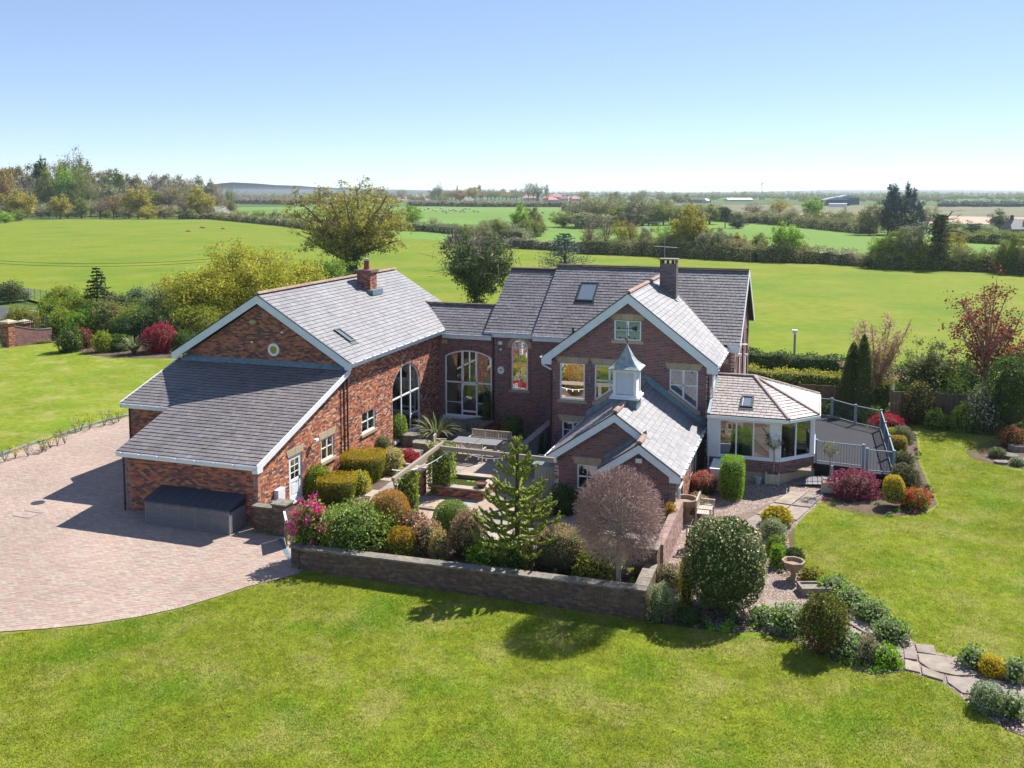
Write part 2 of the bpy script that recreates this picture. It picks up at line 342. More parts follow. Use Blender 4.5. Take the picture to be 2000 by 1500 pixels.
def window(root, fr, outline, bars, fw=.07, sill=None, lintel=None, glass=None, room=1.6, rmat=None, blind=None, bw=.035, n=-.09, rw=None, curtain=0, name='window', wood=None):
    """outline = closed list of (u,v); bars = list of ((u,v),(u,v)[,width])"""
    outline = ccw(outline); us = [p[0] for p in outline]; vs = [p[1] for p in outline]; c = (sum(us)/len(us), sum(vs)/len(vs))
    mb = MB(); L = len(outline)
    inn = []
    for i in range(L):       # inset polygon
        p0, p1, p2 = (np.array(outline[(i+k) % L]) for k in (-1, 0, 1))
        e1 = p1-p0; e2 = p2-p1; e1 = e1/np.linalg.norm(e1); e2 = e2/np.linalg.norm(e2); n1 = np.array([-e1[1], e1[0]]); n2 = np.array([-e2[1], e2[0]])
        bis = n1+n2; bis /= np.linalg.norm(bis); inn.append(p1+bis*fw/max(.5, bis@n1))
    for i in range(L):
        j = (i+1) % L; mb.pf(fr, [outline[i], outline[j], tuple(inn[j]), tuple(inn[i])], n, n+.06, .5)
    for b in bars: mb.bar(fr, b[0], b[1], b[2] if len(b) > 2 else bw, n+.003, n+.05, .5)
    w = part(name, mb, wood or m_upvc, root)
    mb = MB(); mb.add([fr.p(p[0], p[1], n+.02) for p in outline], [list(range(L))], .5); part('pane', mb, glass or m_glass, w)
    u0, u1, v0, v1 = min(us), max(us), min(vs), max(vs)
    if sill is not None:
        mb = MB(); mb.bf(fr, u0-.12, u1+.12, v0-.14, v0-.002, -.10, .07, random.random()) if sill is True else mb.pf(fr, sill, -.1, .07, .5); part('sill', mb, m_stone, root)
    if lintel:
        mb = MB(); h = .30; f = .13; k = .01; m_ = (u0+u1)/2
        parts = [[(u0-.10, v1+.002), (m_-k, v1+.002), (m_-k, v1+h), (u0-.10-f, v1+h)], [(m_+k, v1+.002), (u1+.10, v1+.002), (u1+.10+f, v1+h), (m_+k, v1+h)]]
        if (u1-u0) > 1.25:
            q = .28; parts = [[(u0-.10, v1+.002), (m_-q-k, v1+.002), (m_-q-k-.04, v1+h), (u0-.10-f, v1+h)], [(m_-q+k, v1+.002), (m_+q-k, v1+.002), (m_+q-k+.04, v1+h), (m_-q+k-.04, v1+h)], [(m_+q+k, v1+.002), (u1+.10, v1+.002), (u1+.10+f, v1+h), (m_+q+k+.04, v1+h)]]
        for pp in parts:
            mb.pf(fr, pp, -.05, .018)
        part('lintel', mb, m_stone, root)
    if room:
        g = rw if rw is not None else .25; d0 = n-.02; mb = MB(); P = fr.p; a0, a1, b0, b1 = u0-g, u1+g, v0-.05 if v0 < .6 else v0-.35, v1+.2
        def quad(*q): mb.add([P(*t) for t in q], [[0, 1, 2, 3]], .5)
        quad((a0, b0, -room), (a1, b0, -room), (a1, b1, -room), (a0, b1, -room)); quad((a0, b0, -.2), (a0, b0, -room), (a0, b1, -room), (a0, b1, -.2))
        quad((a1, b0, -.2), (a1, b1, -.2), (a1, b1, -room), (a1, b0, -room)); quad((a0, b1, -.2), (a0, b1, -room), (a1, b1, -room), (a1, b1, -.2))
        mb.mi = 1; quad((a0, b0, -.2), (a1, b0, -.2), (a1, b0, -room), (a0, b0, -room)); part('room', mb, [rmat or m_room, m_floorw], root)
    if blind:
        mb = MB(); k = 14; zt = v1-.03; zb = v1-(v1-v0)*blind
        for i in range(k): a = zt-(zt-zb)*i/k; b = zt-(zt-zb)*(i+.86)/k; mb.prism([fr.p(u0+.05, b, n-.05), fr.p(u1-.05, b, n-.05), fr.p(u1-.05, a, n-.07), fr.p(u0+.05, a, n-.07)], fr.N*.004, .5)
        part('blind', mb, m_blind, w)
    if curtain:
        for s in (0, 1):
            mb = MB(); cw = (u1-u0)*curtain; a = u0+.05 if s == 0 else u1-.05-cw; k = 10
            pts = [(a+cw*i/k, n-.12+(.035 if i % 2 else -.035)) for i in range(k+1)]
            for i in range(k):
                mb.add([fr.p(pts[i][0], v0+.02, pts[i][1]), fr.p(pts[i+1][0], v0+.02, pts[i+1][1]), fr.p(pts[i+1][0], v1-.1, pts[i+1][1]), fr.p(pts[i][0], v1-.1, pts[i][1])], [[0, 1, 2, 3]])
            part('curtain', mb, m_curtain, w)
    return w
def soldier(root, fr, u0, u1, vs, rise, mat, h=.23, name='brick_arch'):
    mb = MB(); c = (u0+u1)/2; hh = (u1-u0)/2; Rr = (hh*hh+rise*rise)/(2*rise); a0 = math.asin(min(1, hh/Rr)); L = 2*a0*Rr; n = int(L/.078)
    cy = vs+rise-Rr
    for i in range(n):
        t0 = -a0+2*a0*i/n; t1 = -a0+2*a0*(i+.87)/n; R1, R2 = Rr+.01, Rr+h
        mb.pf(fr, [(c+R1*math.sin(t0), cy+R1*math.cos(t0)), (c+R1*math.sin(t1), cy+R1*math.cos(t1)), (c+R2*math.sin(t1), cy+R2*math.cos(t1)), (c+R2*math.sin(t0), cy+R2*math.cos(t0))][::-1], -.01, .012)
    part(name, mb, mat, root)
def seg_hole(u0, u1, v0, vs, rise, h=.24):   # opening plus the band taken by its soldier arch
    f = arch(u0, u1, v0, vs, rise); g = arch(u0-h*.6, u1+h*.6, vs, vs+.001, rise+h)
    def k(v):
        a = f(v); b = g(v) if v > vs+.05 else None
        return b or a
    return k
def skylight(root, rp, fr, u0, u1, v0, v1):
    mb = MB(); t = .09
    for a in ((u0, u1, v0, v0+t), (u0, u1, v1-t, v1), (u0, u0+t, v0+t, v1-t), (u1-t, u1, v0+t, v1-t)): mb.bf(fr, *a, -.05, .10, .5)
    mb.bf(fr, u0-.05, u1+.05, v0-.22, v0-.002, .012, .05, .6)
    w = part('roof_window', mb, m_black, rp)
    mb = MB(); mb.bf(fr, u0+t, u1-t, v0+t, v1-t, .02, .06, .5); part('pane', mb, glass_sky, w)
glass_sky = M('skylight_glass', [(.16,.20,.23)], .06, spec=.9, coat=1)
def chimney(root, rp, x0, x1, y0, y1, z0, z1, mat, mortar, cap=True):
    mb = MB(); mb.box(x0+.013, x1-.013, y0+.013, y1-.013, z0, z1, .5); c = part('chimney', mb, mortar, rp); L = []
    for fr, a, b in ((front(y0), x0, x1), (right(x1), y0, y1), (back(y1), -x1, -x0), (left(x0), -y1, -y0)):
        L += tile(fr, [(a, z0), (b, z0), (b, z1), (a, z1)], .075, .225, .01, .01, .012, jit=.002)
    mb = MB()
    for p, o in L: mb.prism(p, o, back=False)
    o = part('chimney_brick', mb, mat, c, kind='stuff'); return c
# ---- BARN -------------------------------------------------------
barn = thing('barn_wing', (-25.4, 38.15, 0), 'tall orange brick barn with lilac grey slate roof and round gable window', 'house wing')
fB = front(38.15)
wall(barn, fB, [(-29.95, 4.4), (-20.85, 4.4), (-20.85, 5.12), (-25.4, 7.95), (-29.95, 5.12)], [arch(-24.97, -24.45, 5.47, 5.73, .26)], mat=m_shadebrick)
wall_solid(barn, fB, [(-29.95, 0), (-20.85, 0), (-20.85, 4.4), (-29.95, 4.4)], bricks=False)
mb = MB(); c_ = (-24.71, 5.73)
for i in range(20):
    a, b = 2*math.pi*i/20, 2*math.pi*(i+1)/20
    mb.pf(fB, [(c_[0]+.31*math.cos(a), c_[1]+.31*math.sin(a)), (c_[0]+.31*math.cos(b), c_[1]+.31*math.sin(b)), (c_[0]+.19*math.cos(b), c_[1]+.19*math.sin(b)), (c_[0]+.19*math.cos(a), c_[1]+.19*math.sin(a))][::-1], -.02, .05, .5)
w_ = part('round_window', mb, m_upvc, barn); mb = MB(); mb.add([fB.p(c_[0]+.2*math.cos(2*math.pi*i/20), c_[1]+.2*math.sin(2*math.pi*i/20), .01) for i in range(20)], [list(range(20))], .5); part('pane', mb, m_glass, w_)
mb = MB(); mb.bf(fB, -25, -24.42, 5.42, 6.05, -.9, -.3, .5); part('room', mb, m_curtain, barn)
mb = MB(); mb.lathe((-25.75, 38.0, 6.93), [(.02, 0), (.13, .03), (.17, .12), (.12, .2), (.02, .23)], 10, .5, 1.3, .7); part('wall_lamp', mb, M('yellowed_lamp', [(.42,.38,.16)], .5), barn)
for q in ((-25.98, 6.0), (-24.3, 6.55)):
    mb = MB(); mb.bf(fB, q[0], q[0]+.12, q[1], q[1]+.08, 0, .03, .5); part('vent_cap', mb, m_white, barn)
mb = MB(); mb.prism([(-29.9, 38.12, 5.22), (-29.9, 37.93, 5.02), (-20.9, 37.93, 5.02), (-20.9, 38.12, 5.22)], (0, 0, .03), .5); part('flashing', mb, m_lead, barn)
fBR = right(-20.85)
doorw = (43.03, 46.5, .28, 3.15, .98)
wall(barn, fBR, [(38.15, 0), (49.22, 0), (49.22, 5.12), (38.15, 5.12)], [rect(39.62, 41.05, 1.5, 2.58), seg_hole(*doorw)], head=True)
wall_solid(barn, left(-29.95), [(-52.7, 0), (-38.15, 0), (-38.15, 5.12), (-52.7, 5.12)])
wall_solid(barn, back(52.7), [(20.85, 0), (29.95, 0), (29.95, 5.1), (25.4, 7.9), (20.85, 5.1)], bricks=False)
wall_solid(barn, right(-20.85), [(49.22, 0), (52.7, 0), (52.7, 5.1), (49.22, 5.1)], bricks=False)
window(barn, fBR, [(39.62, 1.52), (41.05, 1.52), (41.05, 2.57), (39.62, 2.57)], [((40.33, 1.55), (40.33, 2.55), .06), ((39.65, 2.08), (41.0, 2.08), .04)], sill=True)
soldier(barn, fBR, 39.62, 41.05, 2.575, .03, m_brick, h=.2)
a, b = doorw[0], doorw[1]
W_ = window(barn, fBR, arch_pts(a, b, .3, 3.15, .98), [((44.2, .3), (44.2, 3.98), .08), ((45.35, .3), (45.35, 3.98), .08), ((a+.05, 2.45), (b-.05, 2.45), .08), ((44.25, 1.3), (44.3, 1.3), .03), ((45.4, 1.2), (46.45, 1.2), .05)], room=2.2, rw=1, bw=.05, name='arched_glazing', curtain=.28)
soldier(barn, fBR, a, b, 3.15, .98, m_brick)
mb = MB(); mb.box(-23.6, -22.8, 43.4, 46.3, 2.7, 3.0, .5); part('gallery_beam', mb, m_curtain, barn)
mb = MB(); mb.box(-20.9, -20.72, 43.0, 46.55, .14, .29, .5); part('threshold', mb, m_upvc, barn)
rp, fr_ = roof(barn, [(-20.45, 37.87, 5.36), (-20.45, 53.0, 5.36), (-25.4, 53.0, 8.38), (-25.4, 37.87, 8.38)], Y3, m_slate_sunlit)
u_, v_ = fr_.uv((-22.39, 39.7, 6.51)); u2_, v2_ = fr_.uv((-21.49, 40.15, 5.97)); skylight(barn, rp, fr_, u_+.0, u_+.52, v2_, v_)
rp2, _ = roof(barn, [(-30.35, 53.0, 5.36), (-30.35, 37.87, 5.36), (-25.4, 37.87, 8.38), (-25.4, 53.0, 8.38)], (0, -1, 0), m_slate_sunlit)
ridge(barn, rp, (-25.4, 37.85, 8.45), (-25.4, 53.0, 8.45), m_ridge)
barge(barn, front(37.87), (-25.4, 8.36), [(-20.43, 5.33), (-30.37, 5.33)])
gutter(barn, (-20.45, 37.9, 5.36), (-20.45, 49.3, 5.36), out=(1, 0, 0), drop=.24)
gutter(barn, (-30.35, 37.9, 5.36), (-30.35, 52.9, 5.36), out=(-1, 0, 0), drop=.24)
pipe(barn, -20.77, 38.08, 0, 5.0); pipe(barn, -20.77, 37.72, 0, 4.75)
ch = chimney(barn, rp, -24.86, -24.02, 46.92, 47.72, 7.3, 8.72, m_shadebrick, m_mortar)
mb = MB(); mb.box(-24.95, -23.93, 46.83, 47.81, 8.72, 8.86, .3); mb.box(-24.9, -23.98, 46.88, 47.76, 8.66, 8.72, .5); part('chimney_cap', mb, m_ridge_dark, ch)
mb = MB(); mb.lathe((-24.44, 47.32, 8.86), [(.2, 0), (.17, .08), (.145, .42), (.175, .44), (.175, .5), (.14, .5)], 14, .5); part('chimney_pot', mb, M('red_clay_pot', [(.28,.075,.05)], .7), ch)
mb = MB(); mb.lathe((-24.44, 47.32, 9.40), [(.03, 0), (.15, .0), (.17, .06), (.1, .09), (.0, .11)], 10, .5); mb.tube((-24.5, 47.32, 9.3), (-24.5, 47.32, 9.42), .012); mb.tube((-24.38, 47.32, 9.3), (-24.38, 47.32, 9.42), .012); part('cowl', mb, m_steel, ch)
mb = MB(); mb.box(-24.95, -23.75, 46.70, 47.95, 7.45, 7.75, .5); part('flashing', mb, m_lead, ch)
# ---- GARAGE LEAN-TO ----------------------------------------------
gar = thing('garage_wing', (-24, 30.82, 0), 'low orange brick garage with wide dark slate lean-to roof beside the paved drive', 'house wing')
zl = lambda y: 2.6+.32*(y-30.5)
fG = front(30.82)
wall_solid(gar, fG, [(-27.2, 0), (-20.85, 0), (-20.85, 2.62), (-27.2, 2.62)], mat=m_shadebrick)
fS = right(-20.85)
wall(gar, fS, [(30.82, 0), (38.13, 0), (38.13, zl(38.13)-.05), (30.82, zl(30.82)-.05)], [rect(33.10, 34.12, .14, 2.45), rect(35.74, 36.88, 1.22, 2.52)], head=True)
wall_solid(gar, left(-27.2), [(-34.2, 0), (-30.82, 0), (-30.82, 2.65), (-34.2, 3.6)])
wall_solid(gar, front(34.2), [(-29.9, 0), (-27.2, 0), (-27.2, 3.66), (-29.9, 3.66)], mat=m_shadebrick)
wall_solid(gar, left(-29.9), [(-38.13, 0), (-34.2, 0), (-34.2, 3.7), (-38.13, 4.9)])
rp, fr_ = roof(gar, [(-27.4, 30.5, zl(30.5)), (-20.62, 30.5, zl(30.5)), (-20.62, 38.1, zl(38.1)), (-27.4, 38.1, zl(38.1))], X3, m_slate_dark)
roof(gar, [(-30.1, 33.9, zl(33.9)), (-27.402, 33.9, zl(33.9)), (-27.402, 38.1, zl(38.1)), (-30.1, 38.1, zl(38.1))], X3, m_slate_dark)
gutter(gar, (-27.42, 30.5, 2.57), (-20.6, 30.5, 2.57), out=(0, -1, 0), drop=.2, mat=m_white)
gutter(gar, (-30.12, 33.9, zl(33.9)-.03), (-27.4, 33.9, zl(33.9)-.03), out=(0, -1, 0), drop=.2, mat=m_white)
mb = MB(); fv = right(-20.60); mb.pf(fv, [(30.42, zl(30.42)-.24), (38.1, zl(38.1)-.2), (38.1, zl(38.1)+.05), (30.42, zl(30.42)+.05)], -.03, .02, .5); mb.pf(fv, [(30.44, 2.28), (30.8, 2.28), (30.8, 2.5), (30.44, 2.42)], -.24, .021, .5); part('bargeboard', mb, m_white, gar)
mb = MB(); fv = left(-30.12); mb.pf(fv, [(-38.1, zl(38.1)-.2), (-33.9, zl(33.9)-.22), (-33.9, zl(33.9)+.05), (-38.1, zl(38.1)+.05)], -.03, .01, .5); part('bargeboard', mb, m_white, gar)
pipe(gar, -27.25, 30.72, 0, 2.5); pipe(gar, -29.8, 34.1, 0, 3.5)
# door with glazed top, lintels, window
mb = MB(); mb.bf(fS, 33.10, 34.12, .14, .20, -.12, .05, .5)
for a in ((33.10, 33.16, .2, 2.2), (34.06, 34.12, .2, 2.2), (33.16, 34.06, 2.14, 2.2)): mb.bf(fS, *a, -.1, -.03, .5)
part('door_frame', mb, m_upvc, gar)
mb = MB(); u0, u1 = 33.18, 34.04
for a in ((u0, u1, .22, .42), (u0, u0+.11, .42, 2.12), (u1-.11, u1, .42, 2.12), (u0+.11, u1-.11, 1.02, 1.16), (u0+.11, u1-.11, 2.0, 2.12)): mb.bf(fS, *a, -.09, -.045, .5)
mb.bf(fS, u0+.11, u1-.11, .42, 1.02, -.085, -.065, .5); mb.bf(fS, u0+.2, u1-.2, .5, .94, -.065, -.055, .5)
mb.bf(fS, (u0+u1)/2-.015, (u0+u1)/2+.015, 1.16, 2.0, -.08, -.05, .5)
for z in (1.44, 1.72): mb.bf(fS, u0+.11, u1-.11, z-.013, z+.013, -.079, -.051, .5)
d_ = part('door', mb, m_upvc, gar); mb = MB(); mb.add([fS.p(u0+.11, 1.16, -.07), fS.p(u1-.11, 1.16, -.07), fS.p(u1-.11, 2.0, -.07), fS.p(u0+.11, 2.0, -.07)], [[0, 1, 2, 3]], .5); part('pane', mb, m_glass, d_)
mb = MB(); mb.bf(fS, u1-.09, u1-.05, 1.05, 1.2, -.045, -.02, .5); mb.tube(fS.p(u1-.07, 1.14, -.03), fS.p(u1-.07, 1.14, .02), .012); mb.tube(fS.p(u1-.07, 1.14, .02), fS.p(u1-.19, 1.14, .02), .012); part('handle', mb, m_black, d_)
mb = MB(); mb.bf(fS, 33.0, 34.2, 0.0, 3.0, -1.2, -1.1, .5); part('room', mb, m_dark, gar)
mb = MB()
for q in ([(33.02, 2.2), (33.6, 2.2), (33.6, 2.5), (32.9, 2.5)], [(33.62, 2.2), (34.2, 2.2), (34.3, 2.5), (33.62, 2.5)]): mb.pf(fS, q, -.05, .02)
part('lintel', mb, m_stone, gar)
window(gar, fS, [(35.76, 1.24), (36.88, 1.24), (36.88, 2.27), (35.76, 2.27)], [((36.32, 1.3), (36.32, 2.2), .07), ((35.8, 1.8), (36.85, 1.8), .03)], lintel=True, sill=True)
mb = MB(); mb.bf(fS, 31.95, 32.45, .35, 1.15, 0.0, .2, .5); part('meter_box', mb, m_white, gar)
mb = MB(); mb.bf(fS, 31.62, 31.8, .55, .8, 0.0, .14, .5); part('alarm_bell', mb, m_steel, gar)
mb = MB(); mb.tube(fS.p(35.0, 2.35, 0), fS.p(35.0, 2.45, .18), .03); mb.bf(fS, 34.9, 35.15, 2.42, 2.52, .12, .26, .5); part('wall_lamp', mb, m_white, gar)
mb = MB(); mb.bf(fG, -24.5, -24.28, 2.28, 2.42, .0, .12, .5); part('wall_lamp', mb, m_black, gar)
mb = MB(); mb.bf(fG, -21.2, -21.1, 1.05, 1.13, .0, .05, .5); part('tap', mb, m_steel, gar)
# ---- LINK ---------------------------------------------------------
link = thing('link_wing', (-19, 49.22, 0), 'short brick link between barn and main house with a wide white arched glazed opening', 'house wing')
fL = front(49.22); lw = (-20.45, -17.58, .32, 3.83, .36)
wall(link, fL, [(-20.85, 0), (-17.5, 0), (-17.5, 5.05), (-20.85, 5.05)], [seg_hole(*lw)], mat=m_plum)
soldier(link, fL, lw[0], lw[1], lw[3], lw[4], m_plum, h=.26)
window(link, fL, arch_pts(*lw), [((-19.42, .35), (-19.42, 4.12), .09), ((-18.52, .35), (-18.52, 4.12), .09), ((-20.4, 2.3), (-17.62, 2.3), .09), ((-20.4, 1.12), (-19.46, 1.12), .04), ((-18.5, 1.12), (-17.6, 1.12), .04), ((-19.38, .62), (-18.56, .62), .12), ((-19.38, 2.2), (-18.56, 2.2), .09)], room=3.2, rw=.6, fw=.08, curtain=.2, name='arched_glazing')
mb = MB(); mb.box(-20.55, -17.5, 49.0, 49.25, .17, .315, .5); part('threshold', mb, m_upvc, link)
mb = MB(); mb.lathe((-18.6, 51.2, .3), [(.5, 0), (.55, .4), (.5, .5)], 12, .5); mb.box(-20, -19.2, 51, 51.8, .3, .95, .4); mb.box(-20, -19.2, 51.6, 51.8, .3, 1.3, .6); part('armchair', mb, m_curtain, link)
rp, _ = roof(link, [(-20.42, 48.9, 5.17), (-17.5, 48.9, 5.17), (-17.5, 51.25, 6.55), (-22.5, 51.25, 6.55)], X3, m_slate)
roof(link, [(-17.5, 53.6, 5.17), (-22.5, 53.6, 5.17), (-22.5, 51.25, 6.55), (-17.5, 51.25, 6.55)], (-1, 0, 0), m_slate)
ridge(link, rp, (-22.6, 51.25, 6.6), (-17.6, 51.25, 6.6), m_ridge_dark)
mb = MB(); mb.prism([(-20.40, 48.88, 5.20), (-20.28, 48.88, 5.20), (-22.38, 51.2, 6.62), (-22.5, 51.2, 6.62)], (0, 0, .03), .5); part('valley_gutter', mb, m_lead, link)
gutter(link, (-20.5, 48.9, 5.15), (-17.5, 48.9, 5.15), out=(0, -1, 0), drop=.26)
wall_solid(link, back(53.3), [(17.5, 0), (20.85, 0), (20.85, 5), (17.5, 5)], bricks=False)
mb = MB(); mb.bf(fL, -20.6, -20.25, 4.55, 4.78, .0, .14, .5); part('security_light', mb, M('amber_lamp', [(.45,.36,.2)], .5), link)
pipe(link, -17.45, 49.1, 0, 5.0)
# ---- MAIN HOUSE ---------------------------------------------------
house = thing('main_house', (-9, 44.04, 0), 'two storey dark plum brick main house with broad pale edged front gable', 'house')
fH = front(49.2); aw = (-16.39, -15.42, 2.09, 4.50, .485)
wall(house, fH, [(-17.42, 0), (-14.6, 0), (-14.6, 5.2), (-17.42, 5.2)], [arch(-16.39-.2, -15.42+.2, 2.09, 4.5, .68), ], mat=m_plum)
mb = MB()
for i in range(9):
    t0 = math.pi*i/9+.012; t1 = math.pi*(i+1)/9-.012; c = (-15.905, 4.50)
    mb.pf(fH, [(c[0]+.49*math.cos(t0), c[1]+.49*math.sin(t0)), (c[0]+.72*math.cos(t0), c[1]+.72*math.sin(t0)), (c[0]+.72*math.cos(t1), c[1]+.72*math.sin(t1)), (c[0]+.49*math.cos(t1), c[1]+.49*math.sin(t1))], -.1, .02)
part('stone_arch', mb, m_stone, house)
mb = MB()
for s in ((-16.6, -16.395), (-15.415, -15.21)): mb.bf(fH, s[0], s[1], 2.0, 4.5, -.2, -.012, .5)
part('wall', mb, m_mortar, house); L_ = []
for s in ((-16.6, -16.395), (-15.415, -15.21)): L_ += tile(fH, [(s[0], 2.09), (s[1], 2.09), (s[1], 4.5), (s[0], 4.5)], .075, .225, .01, .01, .012)
pieces(house, 'brick', L_, m_plum, house)
fan = [((-15.905, 4.52), (-15.905+.46*math.cos(math.pi*k/5), 4.52+.46*math.sin(math.pi*k/5)), .025) for k in range(1, 5)]
fan += [((-15.905+.24*math.cos(math.pi*k/8), 4.52+.24*math.sin(math.pi*k/8)), (-15.905+.24*math.cos(math.pi*(k+1)/8), 4.52+.24*math.sin(math.pi*(k+1)/8)), .025) for k in range(8)]
window(house, fH, arch_pts(aw[0], aw[1], 2.09, 4.50, .485, 14), [((-15.905, 2.1), (-15.905, 4.5), .04), ((-16.35, 4.5), (-15.46, 4.5), .06), ((-16.35, 3.55), (-15.46, 3.55), .03), ((-16.35, 2.78), (-15.46, 2.78), .07)]+fan, sill=True, name='arched_window', glass=glassmat('stair_glass', (.5, .55, .55), .55))
mb = MB(); mb.bf(fH, -17.12, -16.9, 4.66, 4.84, .0, .18, .5); part('security_light', mb, m_white, house)
mb = MB(); mb.lathe((-16.98, 49.05, 4.3), [(.02, 0), (.08, .03), (.09, .1), (.03, .16)], 8, .5); part('camera_dome', mb, m_white, house)
mb = MB(); oc = [(-17.0+.21*math.cos(t), 3.18+.23*math.sin(t)) for t in [math.pi*(k+.5)/4 for k in range(8)]]; mb.pf(fH, oc, 0, .09, .5); ab_ = part('alarm_box', mb, m_white, house)
mb = MB(); mb.bf(fH, -17.1, -16.9, 3.2, 3.24, .09, .095, .5); mb.bf(fH, -17.06, -16.94, 3.13, 3.16, .09, .095, .5); part('alarm_marking', mb, m_steel, ab_)
rp, _ = roof(house, [(-17.93, 49.0, 5.40), (-15.0, 49.0, 5.40), (-15.0, 53.75, 8.54), (-17.93, 53.75, 8.54)], X3, m_slate)
ridge(house, rp, (-17.95, 53.75, 8.6), (-15.0, 53.75, 8.6), m_ridge_dark)
roof(house, [(-3.78, 59.15, 5.35), (-17.93, 59.15, 5.35), (-17.93, 53.8, 8.6), (-3.78, 53.8, 8.6)], (-1, 0, 0), m_slate)
zm = lambda y: 5.35+.657*(y-48.65)
rp, fm = roof(house, [(-15.0, 48.65, 5.35), (-3.78, 48.65, 5.35), (-3.78, 53.9, zm(53.9)), (-15.0, 53.9, zm(53.9))], X3, m_slate)
mb = MB(); fq = left(-15.01); mb.pf(fq, [(-53.9, zm(53.9)-.4), (-48.65, 5.0), (-48.65, 5.36), (-53.9, zm(53.9)+.02)], -.02, .01, .5); part('step_flashing', mb, m_black, house)
ridge(house, rp, (-15.05, 53.9, zm(53.9)+.06), (-3.75, 53.9, zm(53.9)+.06), m_ridge_dark)
ua, va = fm.uv((-13.2, 51.2, zm(51.2))); ub, vb = fm.uv((-12.12, 52.6, zm(52.6))); skylight(house, rp, fm, ua, ub, va, vb)
mb = MB(); mb.tube((-12.75, 48.95, 5.4), (-12.75, 48.95, 5.85), .06, n=8); part('vent_pipe', mb, m_black, rp)
gutter(house, (-17.95, 49.0, 5.38), (-15.05, 49.0, 5.38), out=(0, -1, 0), drop=.3)
gutter(house, (-15.0, 48.65, 5.33), (-11.0, 48.65, 5.33), out=(0, -1, 0), drop=.3)
mb = MB(); mb.box(-4.42, -3.8, 48.63, 48.68, 4.98, 5.36, .5); mb.box(-4.42, -3.8, 48.68, 49.0, 4.98, 5.02, .5); part('fascia', mb, m_fascia, house)
wall_solid(house, front(49.0), [(-14.6, 0), (-12.6, 0), (-12.6, 5.2), (-14.6, 5.2)], mat=m_plum)
fK = front(49.0); wall_solid(house, fK, [(-4.75, 0), (-4.06, 0), (-4.06, 5.1), (-4.75, 5.1)], mat=m_plum)
mb = MB(); mb.bf(fK, -4.62, -4.38, 4.3, 4.55, 0, .03, .5); part('vent_grille', mb, M('cream_vent', [(.5,.44,.25)], .6), house)
wall_solid(house, right(-4.06), [(49.0, 0), (58.8, 0), (58.8, 5.2), (53.9, 8.45), (49.0, 5.2)], mat=m_plum)
wall_solid(house, back(58.8), [(4.06, 0), (17.5, 0), (17.5, 5.2), (4.06, 5.2)], bricks=False)
wall_solid(house, left(-17.42), [(-58.8, 0), (-49.2, 0), (-49.2, 5.2), (-53.8, 8.3), (-58.8, 5.2)], bricks=False)
mb = MB()
for s, (y0, y1) in enumerate(((48.6, 53.9), (59.2, 53.9))):
    z0, z1 = 5.32, zm(53.9); mb.pf(right(-3.78), ccw([(y0, z0+.04), (y1, z1+.06), (y1, z1-.28), (y0, z0-.26)]), 0, .04, .5)
part('bargeboard', mb, m_white, house)
pipe(house, -3.97, 50.2, 0, 4.9); pipe(house, -3.97, 56.2, 0, 5.2); pipe(house, -3.97, 53.0, 2.5, 6.6)
for y, z in ((50.8, 4.7), (55.6, 3.6)):
    mb = MB(); mb.bf(right(-4.06), y, y+1.0, z-1.4, z, -.05, .03, .5); part('window', mb, m_upvc, house)
mb = MB(); mb.lathe((-3.7, 50.6, 5.05), [(.05, 0), (.26, .05), (.28, .09), (.1, .12)], 12, .5, .6); part('satellite_dish', mb, m_curtain, house)
for y, z in ((49.6, 3.2), (54, 3.9), (49.3, 4.7)):
    mb = MB(); mb.tube((-4.06, y, z), (-3.85, y, z+.05), .03); mb.box(-3.93, -3.75, y-.07, y+.07, z, z+.13, .5); part('security_light', mb, m_white, house)
# front gable wing
fW = front(44.04)
kz = lambda x: 4.17-.697*abs(x+7.85)+.16
w2h = lambda v: None if not 3.0 < v < 4.82 else (-10.35, min(-8.9, max(-10.3, -7.85-(4.33+.35-v)/.697)))
w3h = lambda v: None if not 2.9 < v < 4.82 else (max(-6.68, min(-5.4, -7.85+(4.33+.28-v)/.697)), -5.33)
wall(house, fW, [(-12.65, 0), (-4.75, 0), (-4.75, 5.0), (-8.70, 8.12), (-12.65, 5.0)], [rect(-12.13, -10.85, 2.95, 4.82), w2h, w3h, rect(-9.4, -8.08, 6.08, 7.08), rect(-12.0, -10.9, .95, 1.87)], mat=m_plum, mortar=m_mortar_pale)
window(house, fW, [(-12.13, 2.95), (-10.85, 2.95), (-10.85, 4.82), (-12.13, 4.82)], [], sill=True, lintel=True, glass=m_mirror)
window(house, fW, [(-10.35, 3.02), (-10.29, 3.02), (-9.0, 3.95), (-9.0, 4.82), (-10.35, 4.82)], [((-9.62, 3.5), (-9.62, 4.8), .09), ((-10.3, 4.02), (-9.02, 4.02), .06)], sill=[(-10.45, 2.80), (-10.25, 2.76), (-8.9, 3.78), (-8.9, 4.0), (-10.3, 2.98), (-10.45, 2.98)], lintel=True, glass=glassmat('half_mirror', (.4, .45, .45), .45))
window(house, fW, [(-5.39, 2.92), (-5.33, 2.92), (-5.33, 4.82), (-6.68, 4.82), (-6.68, 3.82)], [((-6.02, 3.4), (-6.02, 4.8), .09), ((-6.65, 4.05), (-5.36, 4.05), .06)], sill=[(-5.42, 2.68), (-5.2, 2.70), (-5.2, 2.90), (-5.38, 2.9), (-6.72, 3.8), (-6.82, 3.72)], lintel=True, glass=glassmat('cool_glass', (.5, .56, .6), .3), curtain=.15)
window(house, fW, [(-9.4, 6.08), (-8.08, 6.08), (-8.08, 7.08), (-9.4, 7.08)], [((-8.74, 6.1), (-8.74, 7.05), .12), ((-9.36, 6.58), (-8.12, 6.58), .03)], sill=True, lintel=True, blind=.97, glass=m_clear)
